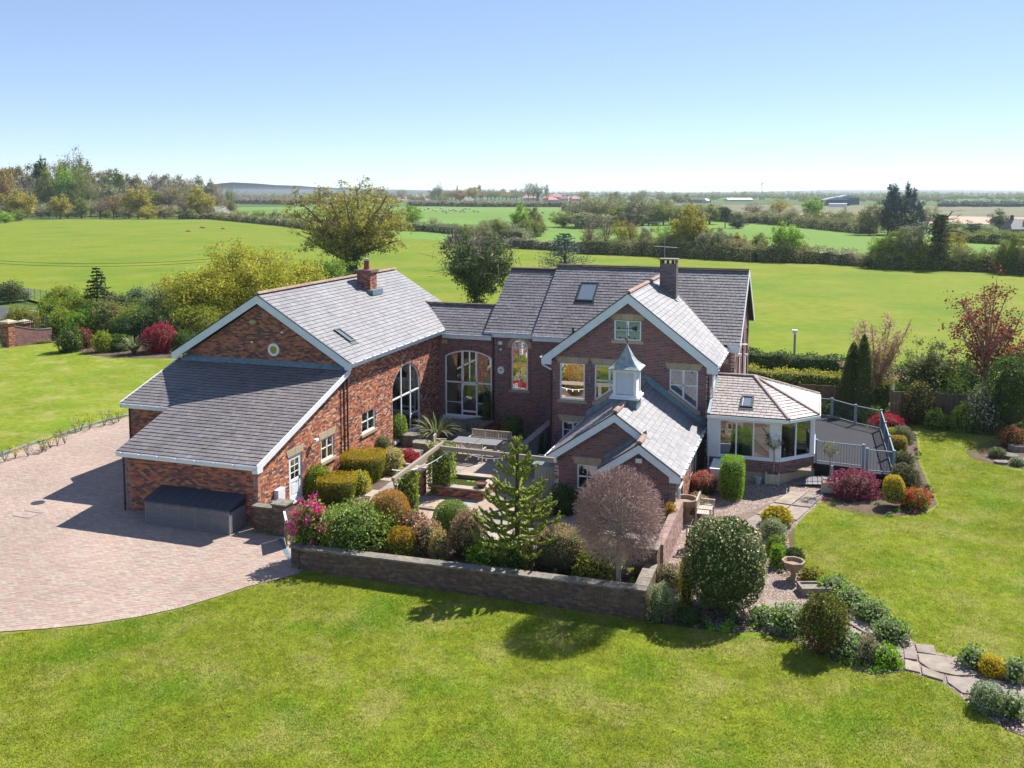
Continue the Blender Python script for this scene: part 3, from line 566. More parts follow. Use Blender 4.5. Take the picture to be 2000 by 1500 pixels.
window(house, fW, [(-12.0, .95), (-10.9, .95), (-10.9, 1.87), (-12.0, 1.87)], [((-11.45, 1), (-11.45, 1.85), .07), ((-11.95, 1.42), (-10.95, 1.42), .03)], sill=True, lintel=True)
fWR = right(-4.75); wall_solid(house, fWR, [(44.04, 0), (49.0, 0), (49.0, 5.0), (44.04, 5.0)], mat=m_plum)
for y, z0, z1 in ((44.9, 2.9, 4.7),):
    mb = MB(); mb.bf(fWR, y, y+1.1, z0, z1, .0, .04, .5); part('window', mb, m_upvc, house)
for q in ((-12.42, 3.95), (-10.62, 3.9)):
    mb = MB(); mb.bf(fW, q[0], q[0]+.05, q[1], q[1]+.3, .0, .05, .5); part('wall_light', mb, m_steel, house)
zw = lambda x: 8.42-.77*abs(x+8.68)
rpw, fw_ = roof(house, [(-4.4, 43.74, zw(-4.4)), (-4.4, 48.45, zw(-4.4)), (-8.68, 53.32, 8.42), (-8.68, 43.74, 8.42)], Y3, m_slate_sunlit)
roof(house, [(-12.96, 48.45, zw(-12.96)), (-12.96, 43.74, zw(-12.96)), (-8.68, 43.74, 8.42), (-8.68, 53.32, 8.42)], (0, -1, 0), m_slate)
ridge(house, rpw, (-8.68, 43.7, 8.48), (-8.68, 53.2, 8.48), m_ridge)
mb = MB(); mb.prism([(-4.46, 48.40, zw(-4.4)+.05), (-4.28, 48.46, zw(-4.4)+.05), (-8.56, 53.34, 8.50), (-8.72, 53.28, 8.50)], (0, 0, .03), .5); part('valley_gutter', mb, m_black, house)
barge(house, front(43.74), (-8.68, 8.40), [(-4.38, 5.09), (-12.98, 5.09)], h=.46, foot=.5)
mb = MB(); mb.box(-12.96, -12.45, 43.77, 44.03, 4.84, 4.87, .5); mb.box(-4.9, -4.4, 43.77, 44.03, 4.84, 4.87, .5); part('soffit', mb, m_fascia, house)
gutter(house, (-4.4, 43.7, 5.1), (-4.4, 48.4, 5.1), out=(1, 0, 0), drop=.2)
gutter(house, (-12.96, 43.7, 5.1), (-12.96, 48.4, 5.1), out=(-1, 0, 0), drop=.2)
mb = MB(); mb.tube((-13.0, 43.8, 4.98), (-12.98, 43.85, 4.7), .045, n=8); mb.tube((-12.98, 43.85, 4.7), (-12.55, 43.94, 4.45), .045, n=8); part('swan_neck', mb, m_white, house); pipe(house, -12.57, 43.95, 0, 4.42)
mb = MB(); mb.tube((-4.35, 43.8, 4.95), (-4.6, 43.95, 4.6), .045, n=8); part('swan_neck', mb, m_white, house); pipe(house, -4.83, 43.95, 0, 4.6); pipe(house, -4.66, 44.2, .3, 4.6, m_white)
chx = chimney(house, rpw, -8.22, -7.33, 50.12, 50.75, 7.3, 9.38, m_greybrick, m_mortar_pale)
mb = MB()
for x in (-8.1, -7.83, -7.56): mb.box(x-.05, x+.03, 50.2, 50.7, 9.38, 9.58, .5)
mb.box(-8.22, -8.14, 50.14, 50.73, 9.38, 9.58, .4); mb.box(-7.41, -7.33, 50.14, 50.73, 9.38, 9.58, .4); part('chimney_vent', mb, m_greybrick, chx)
mb = MB(); mb.box(-8.28, -7.27, 50.05, 50.82, 9.58, 9.66, .5); part('chimney_cap', mb, m_cope, chx)
mb = MB(); mb.prism([(-8.3, 50.0, 8.22), (-7.25, 50.0, 7.42), (-7.25, 50.14, 7.42), (-8.3, 50.14, 8.22)], (0, 0, .15), .5); mb.prism([(-7.33, 50.1, 7.5), (-7.2, 50.1, 7.32), (-7.2, 50.8, 7.32), (-7.33, 50.8, 7.5)], (0, 0, .05), .5); part('flashing', mb, m_lead, chx)
aer = MB(); aer.tube((-8.1, 50.9, 9.2), (-8.1, 50.9, 11.7), .018, n=5, r=.5)
aer.tube((-8.9, 50.9, 11.6), (-8.0, 50.9, 11.62), .012, n=4, r=.5); aer.tube((-8.6, 50.6, 10.3), (-7.5, 51.3, 10.2), .014, n=4, r=.5)
for i in range(7): x = -8.9+i*.13; aer.tube((x, 50.8-.1, 11.6), (x, 51.0+.1, 11.6), .008, n=3, r=.5)
for i in range(7): t = i/6; p = np.array([-8.6+1.1*t, 50.6+.7*t, 10.3-.1*t]); aer.tube(p+(-.12, .19, 0), p+(.12, -.19, 0), .009, n=3, r=.5)
part('aerial', aer, m_steel, chx)
# ---- KITCHEN WING -------------------------------------------------
kit = thing('kitchen_wing', (-7.85, 37.3, 0), 'single storey brick front wing with twin stepped gables and a white louvred cupola', 'house wing')
zk = lambda x: 4.17-.697*abs(x+7.85); zs = lambda x: zk(-6.6)-.697*abs(x+6.6)
fk1, fk2 = front(37.3), front(36.1)
wall(kit, fk1, [(-10.5, 0), (-5.15, 0), (-5.15, zk(-5.15)), (-7.85, zk(-7.85)-.1), (-10.5, zk(-10.5)-.1)], [rect(-9.5, -8.62, .72, 1.82), rect(-8.1, -5.15, 0, 2.0)], mat=m_plum, mortar=m_mortar_pale)
wall_solid(kit, fk2, [(-8.05, 0), (-5.15, 0), (-5.15, zs(-5.15)-.08), (-6.6, zs(-6.6)-.08), (-8.05, zs(-8.05)-.08)], mat=m_plum, mortar=m_mortar_pale)
wall_solid(kit, right(-5.15), [(36.1, 0), (44.0, 0), (44.0, 2.2), (36.1, 2.2)], mat=m_shadebrick)
wall_solid(kit, left(-10.5), [(-44.0, 0), (-37.3, 0), (-37.3, 2.2), (-44.0, 2.2)], mat=m_plum)
wall_solid(kit, left(-8.05), [(-37.3, 0), (-36.1, 0), (-36.1, 2.2), (-37.3, 2.2)], mat=m_plum)
window(kit, fk1, [(-9.5, .72), (-8.62, .72), (-8.62, 1.82), (-9.5, 1.82)], [((-9.06, .75), (-9.06, 1.8), .04), ((-9.46, 1.28), (-8.66, 1.28), .06)], lintel=True, sill=True)
rpk, fkr = roof(kit, [(-4.95, 37.0, zk(-4.95)), (-4.95, 44.0, zk(-4.95)), (-7.85, 44.0, zk(-7.85)), (-7.85, 37.0, zk(-7.85))], Y3, m_slate_sunlit)
roof(kit, [(-4.95, 35.8, zk(-4.95)), (-4.95, 36.998, zk(-4.95)), (-6.6, 36.998, zk(-6.6)), (-6.6, 35.8, zk(-6.6))], Y3, m_slate_sunlit)
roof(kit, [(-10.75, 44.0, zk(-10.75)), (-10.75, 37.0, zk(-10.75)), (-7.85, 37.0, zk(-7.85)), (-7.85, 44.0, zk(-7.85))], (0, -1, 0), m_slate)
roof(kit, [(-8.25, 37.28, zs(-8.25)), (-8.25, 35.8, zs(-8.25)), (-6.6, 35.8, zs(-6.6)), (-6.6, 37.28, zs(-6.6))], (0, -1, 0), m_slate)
ridge(kit, rpk, (-7.85, 36.98, zk(-7.85)+.07), (-7.85, 44.0, zk(-7.85)+.07), m_ridge)
ridge(kit, rpk, (-6.6, 35.78, zk(-6.6)+.07), (-6.6, 36.95, zk(-6.6)+.07), m_ridge)
barge(kit, front(37.0), (-7.85, zk(-7.85)-.02), [(-10.77, zk(-10.75)-.03)], h=.34, foot=.45)
mb = MB(); mb.pf(front(37.0), [(-7.85, zk(-7.85)-.36), (-6.45, zk(-6.45)-.36), (-6.45, zk(-6.45)-.02), (-7.85, zk(-7.85)-.02)], 0, .03, .5); part('bargeboard', mb, m_fascia, kit)
mb = MB(); mb.bar(front(37.0), (-7.85, zk(-7.85)+.01), (-6.4, zk(-6.4)+.01), .045, -.03, .05, .2); part('verge_trim', mb, m_black, kit)
barge(kit, front(35.8), (-6.6, zs(-6.6)-.02), [(-4.93, zs(-4.95)-.03), (-8.27, zs(-8.25)-.03)], h=.34, foot=.45)
mb = MB(); mb.prism([(-6.55, 37.27, zs(-6.6)+.22), (-6.55, 37.27, zs(-6.6)+.0), (-8.3, 37.27, zs(-8.3)+.0), (-8.3, 37.27, zs(-8.3)+.22)], (0, .02, 0), .5); part('flashing', mb, m_lead, kit)
gutter(kit, (-4.95, 35.8, zk(-4.95)-.02), (-4.95, 43.95, zk(-4.95)-.02), out=(1, 0, 0), drop=.12, mat=m_white)
gutter(kit, (-10.75, 37.0, zk(-10.75)-.02), (-10.75, 43.95, zk(-10.75)-.02), out=(-1, 0, 0), drop=.12, mat=m_white)
mb = MB()
for s in (1, -1):
    e = -7.85+s*2.9; mb.prism([(-7.85, 44.0, 4.17+.34), (-7.85, 43.8, 4.17+.06), (e, 43.8, zk(e)+.06), (e, 44.0, zk(e)+.34)], (0, .0, .03), .5)
part('flashing', mb, m_lead, kit)
pipe(kit, -5.08, 36.0, 1.2, 2.1, m_steel); pipe(kit, -5.08, 42.6, 0, 2.1)
mb = MB(); mb.bf(fk2, -6.75, -6.5, 2.5, 2.68, 0, .18, .5); part('flood_light', mb, m_fascia, kit)
for y0, y1, z0, z1 in ((37.0, 37.9, .3, 1.3), (40.2, 41.0, .8, 1.75), (42.0, 43.0, .1, 2.0)):
    mb = MB(); mb.bf(right(-5.15), y0, y1, z0, z1, .0, .04, .5); w_ = part('window', mb, m_upvc, kit); mb = MB(); mb.add([right(-5.15).p(*q) for q in ((y0+.08, z0+.08, .045), (y1-.08, z0+.08, .045), (y1-.08, z1-.08, .045), (y0+.08, z1-.08, .045))], [[0, 1, 2, 3]], .5); part('pane', mb, glass_sky, w_)
# cupola
cu_x, cu_y = -7.87, 39.62; hw = .45
mb = MB(); mb.box(cu_x-.53, cu_x+.53, cu_y-.53, cu_y+.53, 3.15, 4.32, .5); cup = part('cupola', mb, m_lead, kit)
mb = MB(); mb.box(cu_x-.64, cu_x+.64, cu_y-.64, cu_y+.64, 4.32, 4.42, .5); mb.box(cu_x-.56, cu_x+.56, cu_y-.56, cu_y+.56, 4.42, 4.5, .5)
for sx in (-1, 1):
    for sy in (-1, 1): mb.box(cu_x+sx*hw-.06, cu_x+sx*hw+.06, cu_y+sy*hw-.06, cu_y+sy*hw+.06, 4.5, 5.58, .5)
mb.box(cu_x-.53, cu_x+.53, cu_y-.53, cu_y+.53, 5.5, 5.62, .5); part('cupola_frame', mb, m_white, cup)
for (fr_, c) in ((front(cu_y-hw-.03), cu_x), (right(cu_x+hw+.03), cu_y), (back(cu_y+hw+.03), -cu_x), (left(cu_x-hw-.03), -cu_y)):
    for k in range(13):
        mb = MB(); z = 4.52+k*.076; mb.prism([fr_.p(c-.4, z, 0), fr_.p(c+.4, z, 0), fr_.p(c+.4, z+.07, -.055), fr_.p(c-.4, z+.07, -.055)], fr_.N*.012, .5); part('louvre_slat', mb, m_white, cup)
mb = MB(); mb.box(cu_x-.37, cu_x+.37, cu_y-.37, cu_y+.37, 4.5, 5.5, .5); part('cupola_core', mb, m_steel, cup)
prof = [(.69, 5.60), (.69, 5.64), (.54, 5.74), (.39, 5.90), (.26, 6.10), (.17, 6.30), (.07, 6.50), (.02, 6.66)]
mb = MB(); vs = []
for (w, z) in prof:
    for sx, sy in ((-1, -1), (1, -1), (1, 1), (-1, 1)): vs.append((cu_x+sx*w, cu_y+sy*w, z))
fs = [[i*4+k, i*4+(k+1) % 4, i*4+4+(k+1) % 4, i*4+4+k] for i in range(len(prof)-1) for k in range(4)]+[[3, 2, 1, 0], [28, 29, 30, 31]]
mb.add(vs, fs, .5); part('cupola_roof', mb, M('verdigris_lead_roof', [(.27,.31,.31)], .5, 4, .3, spec=.5), cup)
mb = MB(); c = np.array([cu_x, cu_y, 0]); mb.tube(c+(0, 0, 6.6), c+(0, 0, 7.5), .014, n=5, r=.5); mb.lathe(c+(0, 0, 6.75), [(.01, 0), (.05, .05), (.01, .1)], 8, .5)
for a in (0, math.pi/2): d = np.array([math.cos(a), math.sin(a), 0])*.3; mb.tube(c+(0, 0, 6.92)-d, c+(0, 0, 6.92)+d, .01, n=4, r=.5)
for a in range(4): d = np.array([math.cos(a*math.pi/2), math.sin(a*math.pi/2), 0])*.33; mb.box(*(v for i in range(3) for v in ((c+d)[i]+(6.92 if i == 2 else 0)-.035, (c+d)[i]+(6.92 if i == 2 else 0)+.035)), .5)
mb.tube(c+(-.4, -.05, 7.34), c+(.4, .05, 7.34), .012, n=4, r=.5); fv = Fr(c+(0, 0, 7.34), (1, .12, 0)); mb.pf(fv, [(.2, -.06), (.42, -.12), (.42, .12), (.2, .06)], -.01, .01, .5); mb.pf(fv, [(-.46, 0), (-.34, -.07), (-.34, .07)], -.01, .01, .5)
part('weather_vane', mb, m_black, cup)
# ---- GARDEN ROOM --------------------------------------------------
con = thing('garden_room', (-2.5, 43.1, 0), 'white framed garden room with hipped slate roof, red hip tiles and a small roof window', 'conservatory')
A_, B_, C_, D_, E_ = [np.array(q, float) for q in ((-4.73, 42.8, 3.05), (-1.1, 42.82, 3.05), (.18, 44.25, 3.05), (.18, 48.85, 3.05), (-1.1, 50.2, 3.05))]
P1, P2 = np.array((-2.9, 46.45, 4.22)), np.array((-4.73, 46.45, 4.22))
rpc, fc = roof(con, [A_, B_, P1, P2], X3, m_slate_warm)
roof(con, [B_, C_, P1], C_-B_, m_slate_warm); roof(con, [C_, D_, P1], Y3, m_slate_warm); roof(con, [D_, E_, P1], E_-D_, m_slate_warm)
F_ = np.array((-4.05, 50.2, 3.05)); roof(con, [E_, F_, (-4.05, 46.45, 4.22), P1], (-1, 0, 0), m_slate_warm)
m_hip = M('pink_hip_tile', [(.43,.32,.28), (.47,.37,.33), (.40,.29,.26)], .85, 15, .2)
for a, b in ((B_, P1), (C_, P1), (D_, P1), (P2, P1)): ridge(con, rpc, a+(0, 0, .05), b+(0, 0, .07), m_hip, w=.085, L=.4)
u_, v_ = fc.uv(np.array((-3.55, 44.0, 0))); p0 = fc.uv(G(1445, 790, 3.45)); skylight(con, rpc, fc, p0[0], p0[0]+.58, p0[1], p0[1]+1.0)
mb = MB(); mb.prism([(-4.74, 46.6, 4.3), (-4.74, 42.8, 3.12), (-4.6, 42.8, 3.10), (-4.6, 46.6, 4.3)], (0, 0, .02), .5); part('flashing', mb, m_lead, con)
pl = [np.array(q, float) for q in ((-4.75, 43.12, 0), (-1.5, 43.12, 0), (-.02, 44.66, 0), (-.02, 48.4, 0), (-1.5, 49.9, 0), (-4.05, 49.9, 0))]
for i, (a, b) in enumerate(zip(pl[:-1], pl[1:])):
    fr_ = Fr(a, b-a); L = np.linalg.norm(b-a)
    mb = MB(); mb.bf(fr_, -.05, L+.05, 0, .42, -.3, .06, .5); part('stone_plinth', mb, m_stone, con)
    wall_solid(con, fr_, [(0, .42), (L, .42), (L, 1.0), (0, 1.0)], mat=m_plum)
    mb = MB(); mb.bf(fr_, .0, L, 1.0, 1.08, -.12, .06, .5); mb.bf(fr_, 0, L, 2.78, 3.0, -.15, .03, .5); part('sill_rail', mb, m_upvc, con)
    pw_ = (.55, .38) if i == 0 else (.06, .14) if i == 1 else (.28, .28)
    mb = MB(); mb.bf(fr_, 0, pw_[0], 1.08, 2.78, -.12, .035, .5); mb.bf(fr_, L-pw_[1], L, 1.08, 2.78, -.12, .035, .5); part('pillar', mb, m_white, con)
    nb = 3 if i == 0 else 2; u0, u1 = pw_[0], L-pw_[1]; bars = [((u0+(u1-u0)*k/nb, 1.1), (u0+(u1-u0)*k/nb, 2.76), .07) for k in range(1, nb)]
    window(con, fr_, [(u0, 1.08), (u1, 1.08), (u1, 2.78), (u0, 2.78)], bars, room=0, n=-.07, fw=.06)
    # eaves soffit and gutter
mb = MB()
ev = [A_, B_, C_, D_, E_]
for a, b in zip(ev[:-1], ev[1:]):
    d = (b-a)/np.linalg.norm(b-a); o = np.cross(d, (0, 0, 1)); mb.prism([a+o*.03+(0, 0, -.02), b+o*.03+(0, 0, -.02), b+o*.03+(0, 0, -.15), a+o*.03+(0, 0, -.15)], -o*.04, .5)
part('gutter', mb, m_upvc, con)
mb = MB(); mb.prism([(-4.7, 42.86, 2.99), (-1.13, 42.87, 2.99), (.13, 44.3, 2.99), (.13, 48.8, 2.99), (-1.1, 50.1, 2.99), (-4.05, 50.1, 2.99), (-4.7, 48.9, 2.99)], (0, 0, .02), .5); part('soffit', mb, m_white, con)
mb = MB(); mb.box(-4.7, -.1, 43.3, 48.8, .6, .66, .5); part('room_floor', mb, m_floorw, con)
mb = MB(); mb.box(-3.4, -2.2, 45.2, 46.2, .66, 1.35, .5); mb.box(-3.4, -3.3, 45.2, 46.2, .66, 1.7, .5); part('sofa', mb, m_curtain, con)
mb = MB(); mb.lathe((-1.8, 45.4, .66), [(.25, 0), (.05, .05), (.04, .7), (.4, .72), (.4, .76)], 12, .5); part('side_table', mb, m_black, con)
pipe(con, -4.66, 42.95, .3, 2.85, m_white)
# ================================================================ GROUND, DRIVE, PATIO, PATHS
def g2(*px, z=0): return [tuple(G(x, y, z)[:2]) for x, y in px]
def pip(poly):
    P = np.array(poly)
    def f(x, y):
        c = False; j = len(P)-1
        for i in range(len(P)):
            if (P[i][1] > y) != (P[j][1] > y) and x < (P[j][0]-P[i][0])*(y-P[i][1])/(P[j][1]-P[i][1])+P[i][0]: c = not c
            j = i
        return c
    return f
def pip_np(poly, X, Y):
    c = np.zeros(len(X), bool); j = len(poly)-1
    for i in range(len(poly)):
        xi, yi = poly[i]; xj, yj = poly[j]
        with np.errstate(divide='ignore', invalid='ignore'):
            t = ((yi > Y) != (yj > Y)) & (X < (xj-xi)*(Y-yi)/(yj-yi+1e-12)+xi)
        c ^= t; j = i
    return c
PATCH = [((.35,.32,.11), .5, .48, .70, .75), ((.12,.22,.012), .33, .5, .66, .7), ((.40,.35,.15), 1.9, .60, .76, .6), ((.09,.17,.01), 5.5, .5, .68, .55)]
m_lawn = M('mown_lawn', [(.195,.24,.022)], .95, 2.2, .22, bump=1.0, bs=30, big=.15, bigs=.16, spec=.1, patch=PATCH)
m_meadow = M('spring_meadow', [(.165,.215,.014)], .95, .8, .16, bump=.8, bs=12, big=.10, bigs=.05, spec=.1, patch=[((.24,.225,.045), .12, .46, .68, .7), ((.09,.165,.012), .05, .44, .64, .75), ((.23,.22,.05), .7, .52, .72, .6), ((.09,.16,.01), 1.6, .52, .70, .5)])
m_field = M('bright_pasture', [(.13,.22,.04)], .95, .3, .08, big=.12, bigs=.01, spec=.1)
m_far = M('distant_farmland', [(.075,.12,.03)], .95, .02, .3, big=.25, bigs=.004, spec=.1)
m_plough = M('ploughed_earth', [(.22,.13,.10)], .95, .2, .1)
m_tan = M('dry_tilled_soil', [(.40,.29,.21)], .95, .1, .08)
m_olive = M('rough_scrub_field', [(.13,.125,.06)], .95, .2, .25, big=.2, bigs=.03)
sheet('ground', [(-9000, -300), (9000, -300), (16000, 14000), (-16000, 14000)], -.30, m_far)
mead = g2((-400, 640), (0, 560), (60, 585), (330, 650), (760, 640), (1480, 700), (1700, 790), (2300, 860), (2600, 560), (2000, 531), (1700, 520), (1560, 508), (1400, 503), (1150, 492), (1000, 478), (860, 468), (700, 462), (560, 440), (420, 426), (0, 429), (-400, 440))
sheet('meadow', mead, -.05, m_meadow)
sheet('lawn', [(-80, 3), (40, 3), (40, 75), (10, 75), (-10, 76), (-60, 72), (-66, 60), (-80, 60)], 0, m_lawn)
# drive
dpoly = g2((-60, 915), (0, 893), (60, 872), (125, 851), (190, 830), (262, 812))+[(-38, 50), (-30.0, 50), (-30.0, 34.3), (-27.1, 34.3), (-27.1, 30.95), (-20.8, 30.95), (-20.8, 30.2), (-19.4, 30.2), (-17.1, 28.1)]+g2((583, 1118), (540, 1130), (480, 1145), (420, 1165), (350, 1186), (270, 1203), (180, 1217), (90, 1226), (0, 1232), (-60, 1235))
sheet('driveway_bed', dpoly, .006, M('joint_sand', [(.22,.17,.145)], .95, 8, .2))
m_pav = M('pink_block_paving', [(.35,.255,.205), (.38,.28,.23), (.34,.265,.22), (.375,.30,.25), (.375,.265,.21), (.355,.275,.23), (.385,.31,.26), (.32,.24,.20)], .9, 6, .10, interp='CONSTANT', big=.12, bigs=.22, patch=[((.30,.25,.21), .7, .55, .75, .35)])
drive = struct('driveway', (lambda mb: (mb.add([(-27, 25, .007), (-26.9, 25, .007), (-26.9, 25.1, .007)], [[0, 1, 2]], .5), mb)[1])(MB()), m_pav)
fd = Fr((-36, 20, 0), (math.cos(.12), math.sin(.12), 0), (-math.sin(.12), math.cos(.12), 0)); ins = pip(dpoly)
def ins_d(u, v): q = fd.p(u, v); return ins(q[0], q[1])
pieces(drive, 'paving_block', tile(fd, [(-9, -1), (22, -1), (22, 34), (-9, 34)], .115, .225, .010, .010, .012, lift=.019, jit=.003, inside=ins_d, pwr=.0), m_pav, drive)
m_edge = M('blue_grey_edging', [(.18,.19,.21), (.22,.23,.25), (.15,.16,.18)], .8, 6, .2)
edge = g2((-60, 912), (0, 890), (60, 869), (125, 848), (190, 827), (262, 809))
ke = thing('kerb_edging', (*edge[0], 0), 'raised blue grey edging running between the paved drive and the left lawn', 'kerb')
for a, b in zip(edge[:-1], edge[1:]):
    a = np.array(a+(0,)); b = np.array(b+(0,)); L = np.linalg.norm(b-a); d = (b-a)/L; fr_ = Fr(a, d, np.cross((0, 0, 1), d)); n = int(L/.6)
    for k in range(n): mb = MB(); mb.bf(fr_, k*L/n, (k+1)*L/n-.015, -.02, .22, -.02, .07+random.random()*.006); part('edging_stone', mb, m_edge, ke)
near = g2((583, 1118), (540, 1130), (480, 1145), (420, 1165), (350, 1186), (270, 1203), (180, 1217), (90, 1226), (0, 1232), (-60, 1235))
ml = []
for a, b in zip(near[:-1], near[1:]):
    a = np.array(a+(0,)); b = np.array(b+(0,)); L = np.linalg.norm(b-a); d = (b-a)/L; fr_ = Fr(b, -d, np.cross((0, 0, 1), -d))
    ml += tile(fr_, [(0, -.1), (L, -.1), (L, .1), (0, .1)], .21, .11, .008, .01, .014, lift=.024, v_0=-.1)
pieces(drive, 'paving_block', ml, m_pav, drive)
mb = MB(); mb.lathe(tuple(G(74, 983))[:2]+(.02,), [(.28, 0), (.28, .012), (.2, .014)], 16, .5); tag(part('drain_cover', mb, m_black), 'round black drain cover set in the pink drive left of the shadows', 'drain cover')
q = G(56, 1007); mb = MB(); mb.bf(Fr((q[0]-.6, q[1]-.3, .022), X3, Y3), 0, .9, 0, .06, 0, .01); mb.bf(Fr((q[0]-.6, q[1]-.3, .022), X3, Y3), .9, .94, 0, .7, 0, .01); mb.bf(Fr((q[0]-.6, q[1]-.3, .022), X3, Y3), 0, .9, .64, .68, 0, .008); tag(part('manhole_frame', mb, m_edge), 'square inset manhole outline in the pink drive below the round drain', 'manhole')
# slotted blue drainage channel beside the gate
a, b = G(545, 1050, .03), G(578, 1112, .03); fr_ = Fr(a, b-a, np.cross((0, 0, 1), b-a)); L = np.linalg.norm(b-a)
ch_ = thing('drainage_channel', tuple(a), 'blue grey slotted drainage channel across the gateway beside the garden wall', 'drain')
mb = MB(); mb.bf(fr_, 0, L, -.10, .10, -.02, .0, .5); part('channel', mb, m_steel, ch_)
for k in range(int(L/.25)): mb = MB(); mb.bf(fr_, k*.25+.02, k*.25+.22, -.06, .06, 0, .012); part('grate', mb, m_lead, ch_)
# patio of mixed sandstone slabs
patio_poly = [(-17.3, 27.9), (-17.3, 31.5), (-20.8, 31.5), (-20.8, 49.1), (-12.7, 49.1), (-12.7, 44), (-10.6, 44), (-10.6, 37.4), (-8.1, 37.2), (-8.1, 36), (-5.2, 36), (-5.2, 27.9)]
sheet('patio_bed', patio_poly, .004, M('patio_joint', [(.13,.11,.09)], .95, 8, .2))
m_slab = M('sandstone_slabs', [(.34,.26,.20), (.30,.26,.23), (.38,.31,.25), (.27,.235,.21), (.36,.27,.21), (.33,.30,.27), (.40,.31,.23)], .85, 4, .12, interp='CONSTANT', big=.1, bigs=.6)
patio = struct('patio', (lambda mb: (mb.add([(-12, 34, .006), (-11.9, 34, .006), (-11.9, 34.1, .006)], [[0, 1, 2]], .5), mb)[1])(MB()), m_slab)
fp = Fr((0, 0, 0), X3, Y3); insp = pip([(-16.7, 30.6), (-18.2, 34.5), (-18.6, 38), (-18.4, 44), (-17.5, 46.5), (-12.9, 46.5), (-12.9, 44), (-10.7, 44), (-10.7, 37.2), (-8.3, 37.2), (-8.3, 32.2), (-9, 31.2)])
pl_ = []
for k, ch_h in enumerate([.6, .75, .45, .9, .6, .75, .6, .45, .9, .75, .6, .6, .9, .45, .75, .6, .9, .6, .75, .6, .45, .9, .6]):
    y0 = 30.4+sum([.6, .75, .45, .9, .6, .75, .6, .45, .9, .75, .6, .6, .9, .45, .75, .6, .9, .6, .75, .6, .45, .9, .6][:k])
    pl_ += tile(fp, [(-19, y0), (-8, y0), (-8, y0+ch_h-.001), (-19, y0+ch_h-.001)], ch_h, .85, .014, .014, .02, lift=.028, jit=.003, pwr=.28, inside=insp, v_0=y0)
pieces(patio, 'paving_slab', pl_, m_slab, patio)
# gravel courtyard to the right with its soil, lawn edge follows the photo
grav = g2((1300, 1215), (1420, 1236), (1480, 1234), (1550, 1253), (1620, 1288), (1700, 1318), (1775, 1312), (1845, 1335), (1885, 1368), (1925, 1400), (1965, 1425), (2100, 1480), (2100, 1330), (1990, 1295), (1900, 1290), (1800, 1268), (1755, 1225), (1700, 1190), (1640, 1150), (1585, 1128), (1545, 1085), (1538, 1045), (1570, 1010), (1612, 972), (1590, 930), (1400, 900), (1290, 1000))
sheet('gravel_bed', grav, .005, M('gravel_soil', [(.20,.145,.115)], .95, 5, .25, bump=.5, bs=30))
deckbed = g2((1600, 975), (1620, 990), (1700, 1010), (1760, 1008), (1800, 1003), (1830, 985), (1815, 950), (1795, 905), (1790, 850), (1775, 820), (1730, 800), (1700, 900), (1690, 925), (1625, 930))
sheet('border_soil', deckbed, .007, m_soil)
for pts in (g2((1650, 815), (1760, 800), (1800, 830), (1880, 842), (1990, 850), (2100, 860), (2100, 790), (1800, 760), (1640, 740)), g2((1885, 880), (1895, 893), (1930, 905), (1975, 912), (2050, 925), (2050, 830), (1960, 850)), g2((30, 655), (100, 668), (180, 695), (260, 700), (350, 700), (500, 690), (470, 600), (90, 600)), [(-17.25, 27.95), (-17.25, 30.3), (-5.3, 31.3), (-5.3, 27.95)], [(-20.8, 31.45), (-20.8, 30.7), (-19.3, 30.7), (-19.1, 30.1), (-17.3, 28.0), (-17.2, 31.4)], [(-20.8, 31.3), (-18.3, 31.3), (-17.4, 33.5), (-18.5, 38), (-18.8, 46), (-20.8, 46)]):
    sheet('border_soil', pts, .009, m_soil)
# raised planting bed behind the garden wall
mb = MB(); bedp = [(-17.1, 28.02), (-5.35, 28.02), (-5.35, 31.2), (-9, 31.2), (-12, 30.5), (-16.9, 30.5)]; mb.prism([(x, y, .42) for x, y in bedp], (0, 0, .41), .5); struct('raised_bed_soil', mb, m_soil)
# pebbles
def scatter_in(poly, n, avoid=None):
    P = np.array(poly); lo, hi = P.min(0), P.max(0); X = rs.uniform(lo[0], hi[0], n*3); Y = rs.uniform(lo[1], hi[1], n*3)
    k = pip_np(poly, X, Y)
    if avoid is not None: k &= ~pip_np(avoid, X, Y)
    return X[k][:n], Y[k][:n]
def npobj(name, V, F, rnd, mats, parent=None, mi=None, kind=None):
    me = bpy.data.meshes.new(name); n = len(F); k = F.shape[1]
    me.vertices.add(len(V)); me.vertices.foreach_set('co', V.astype(np.float32).ravel()); me.loops.add(n*k); me.loops.foreach_set('vertex_index', F.astype(np.int32).ravel())
    me.polygons.add(n); me.polygons.foreach_set('loop_start', np.arange(0, n*k, k, dtype=np.int32))
    try: me.polygons.foreach_set('loop_total', np.full(n, k, np.int32))
    except Exception: pass
    if mi is not None: me.polygons.foreach_set('material_index', mi.astype(np.int32))
    a = me.attributes.new('rnd', 'FLOAT', 'FACE'); a.data.foreach_set('value', rnd.astype(np.float32)); me.update(calc_edges=True); me.validate()
    for m in (mats if isinstance(mats, (list, tuple)) else [mats]): me.materials.append(m)
    if name.startswith('_'): return me
    o = bpy.data.objects.new(name, me); put(o, parent)
    if kind: o['kind'] = kind
    return o
m_peb = M('pink_pebbles', [(.42,.31,.26), (.50,.40,.34), (.34,.26,.23), (.55,.46,.40), (.30,.22,.19), (.46,.33,.27)], .8)
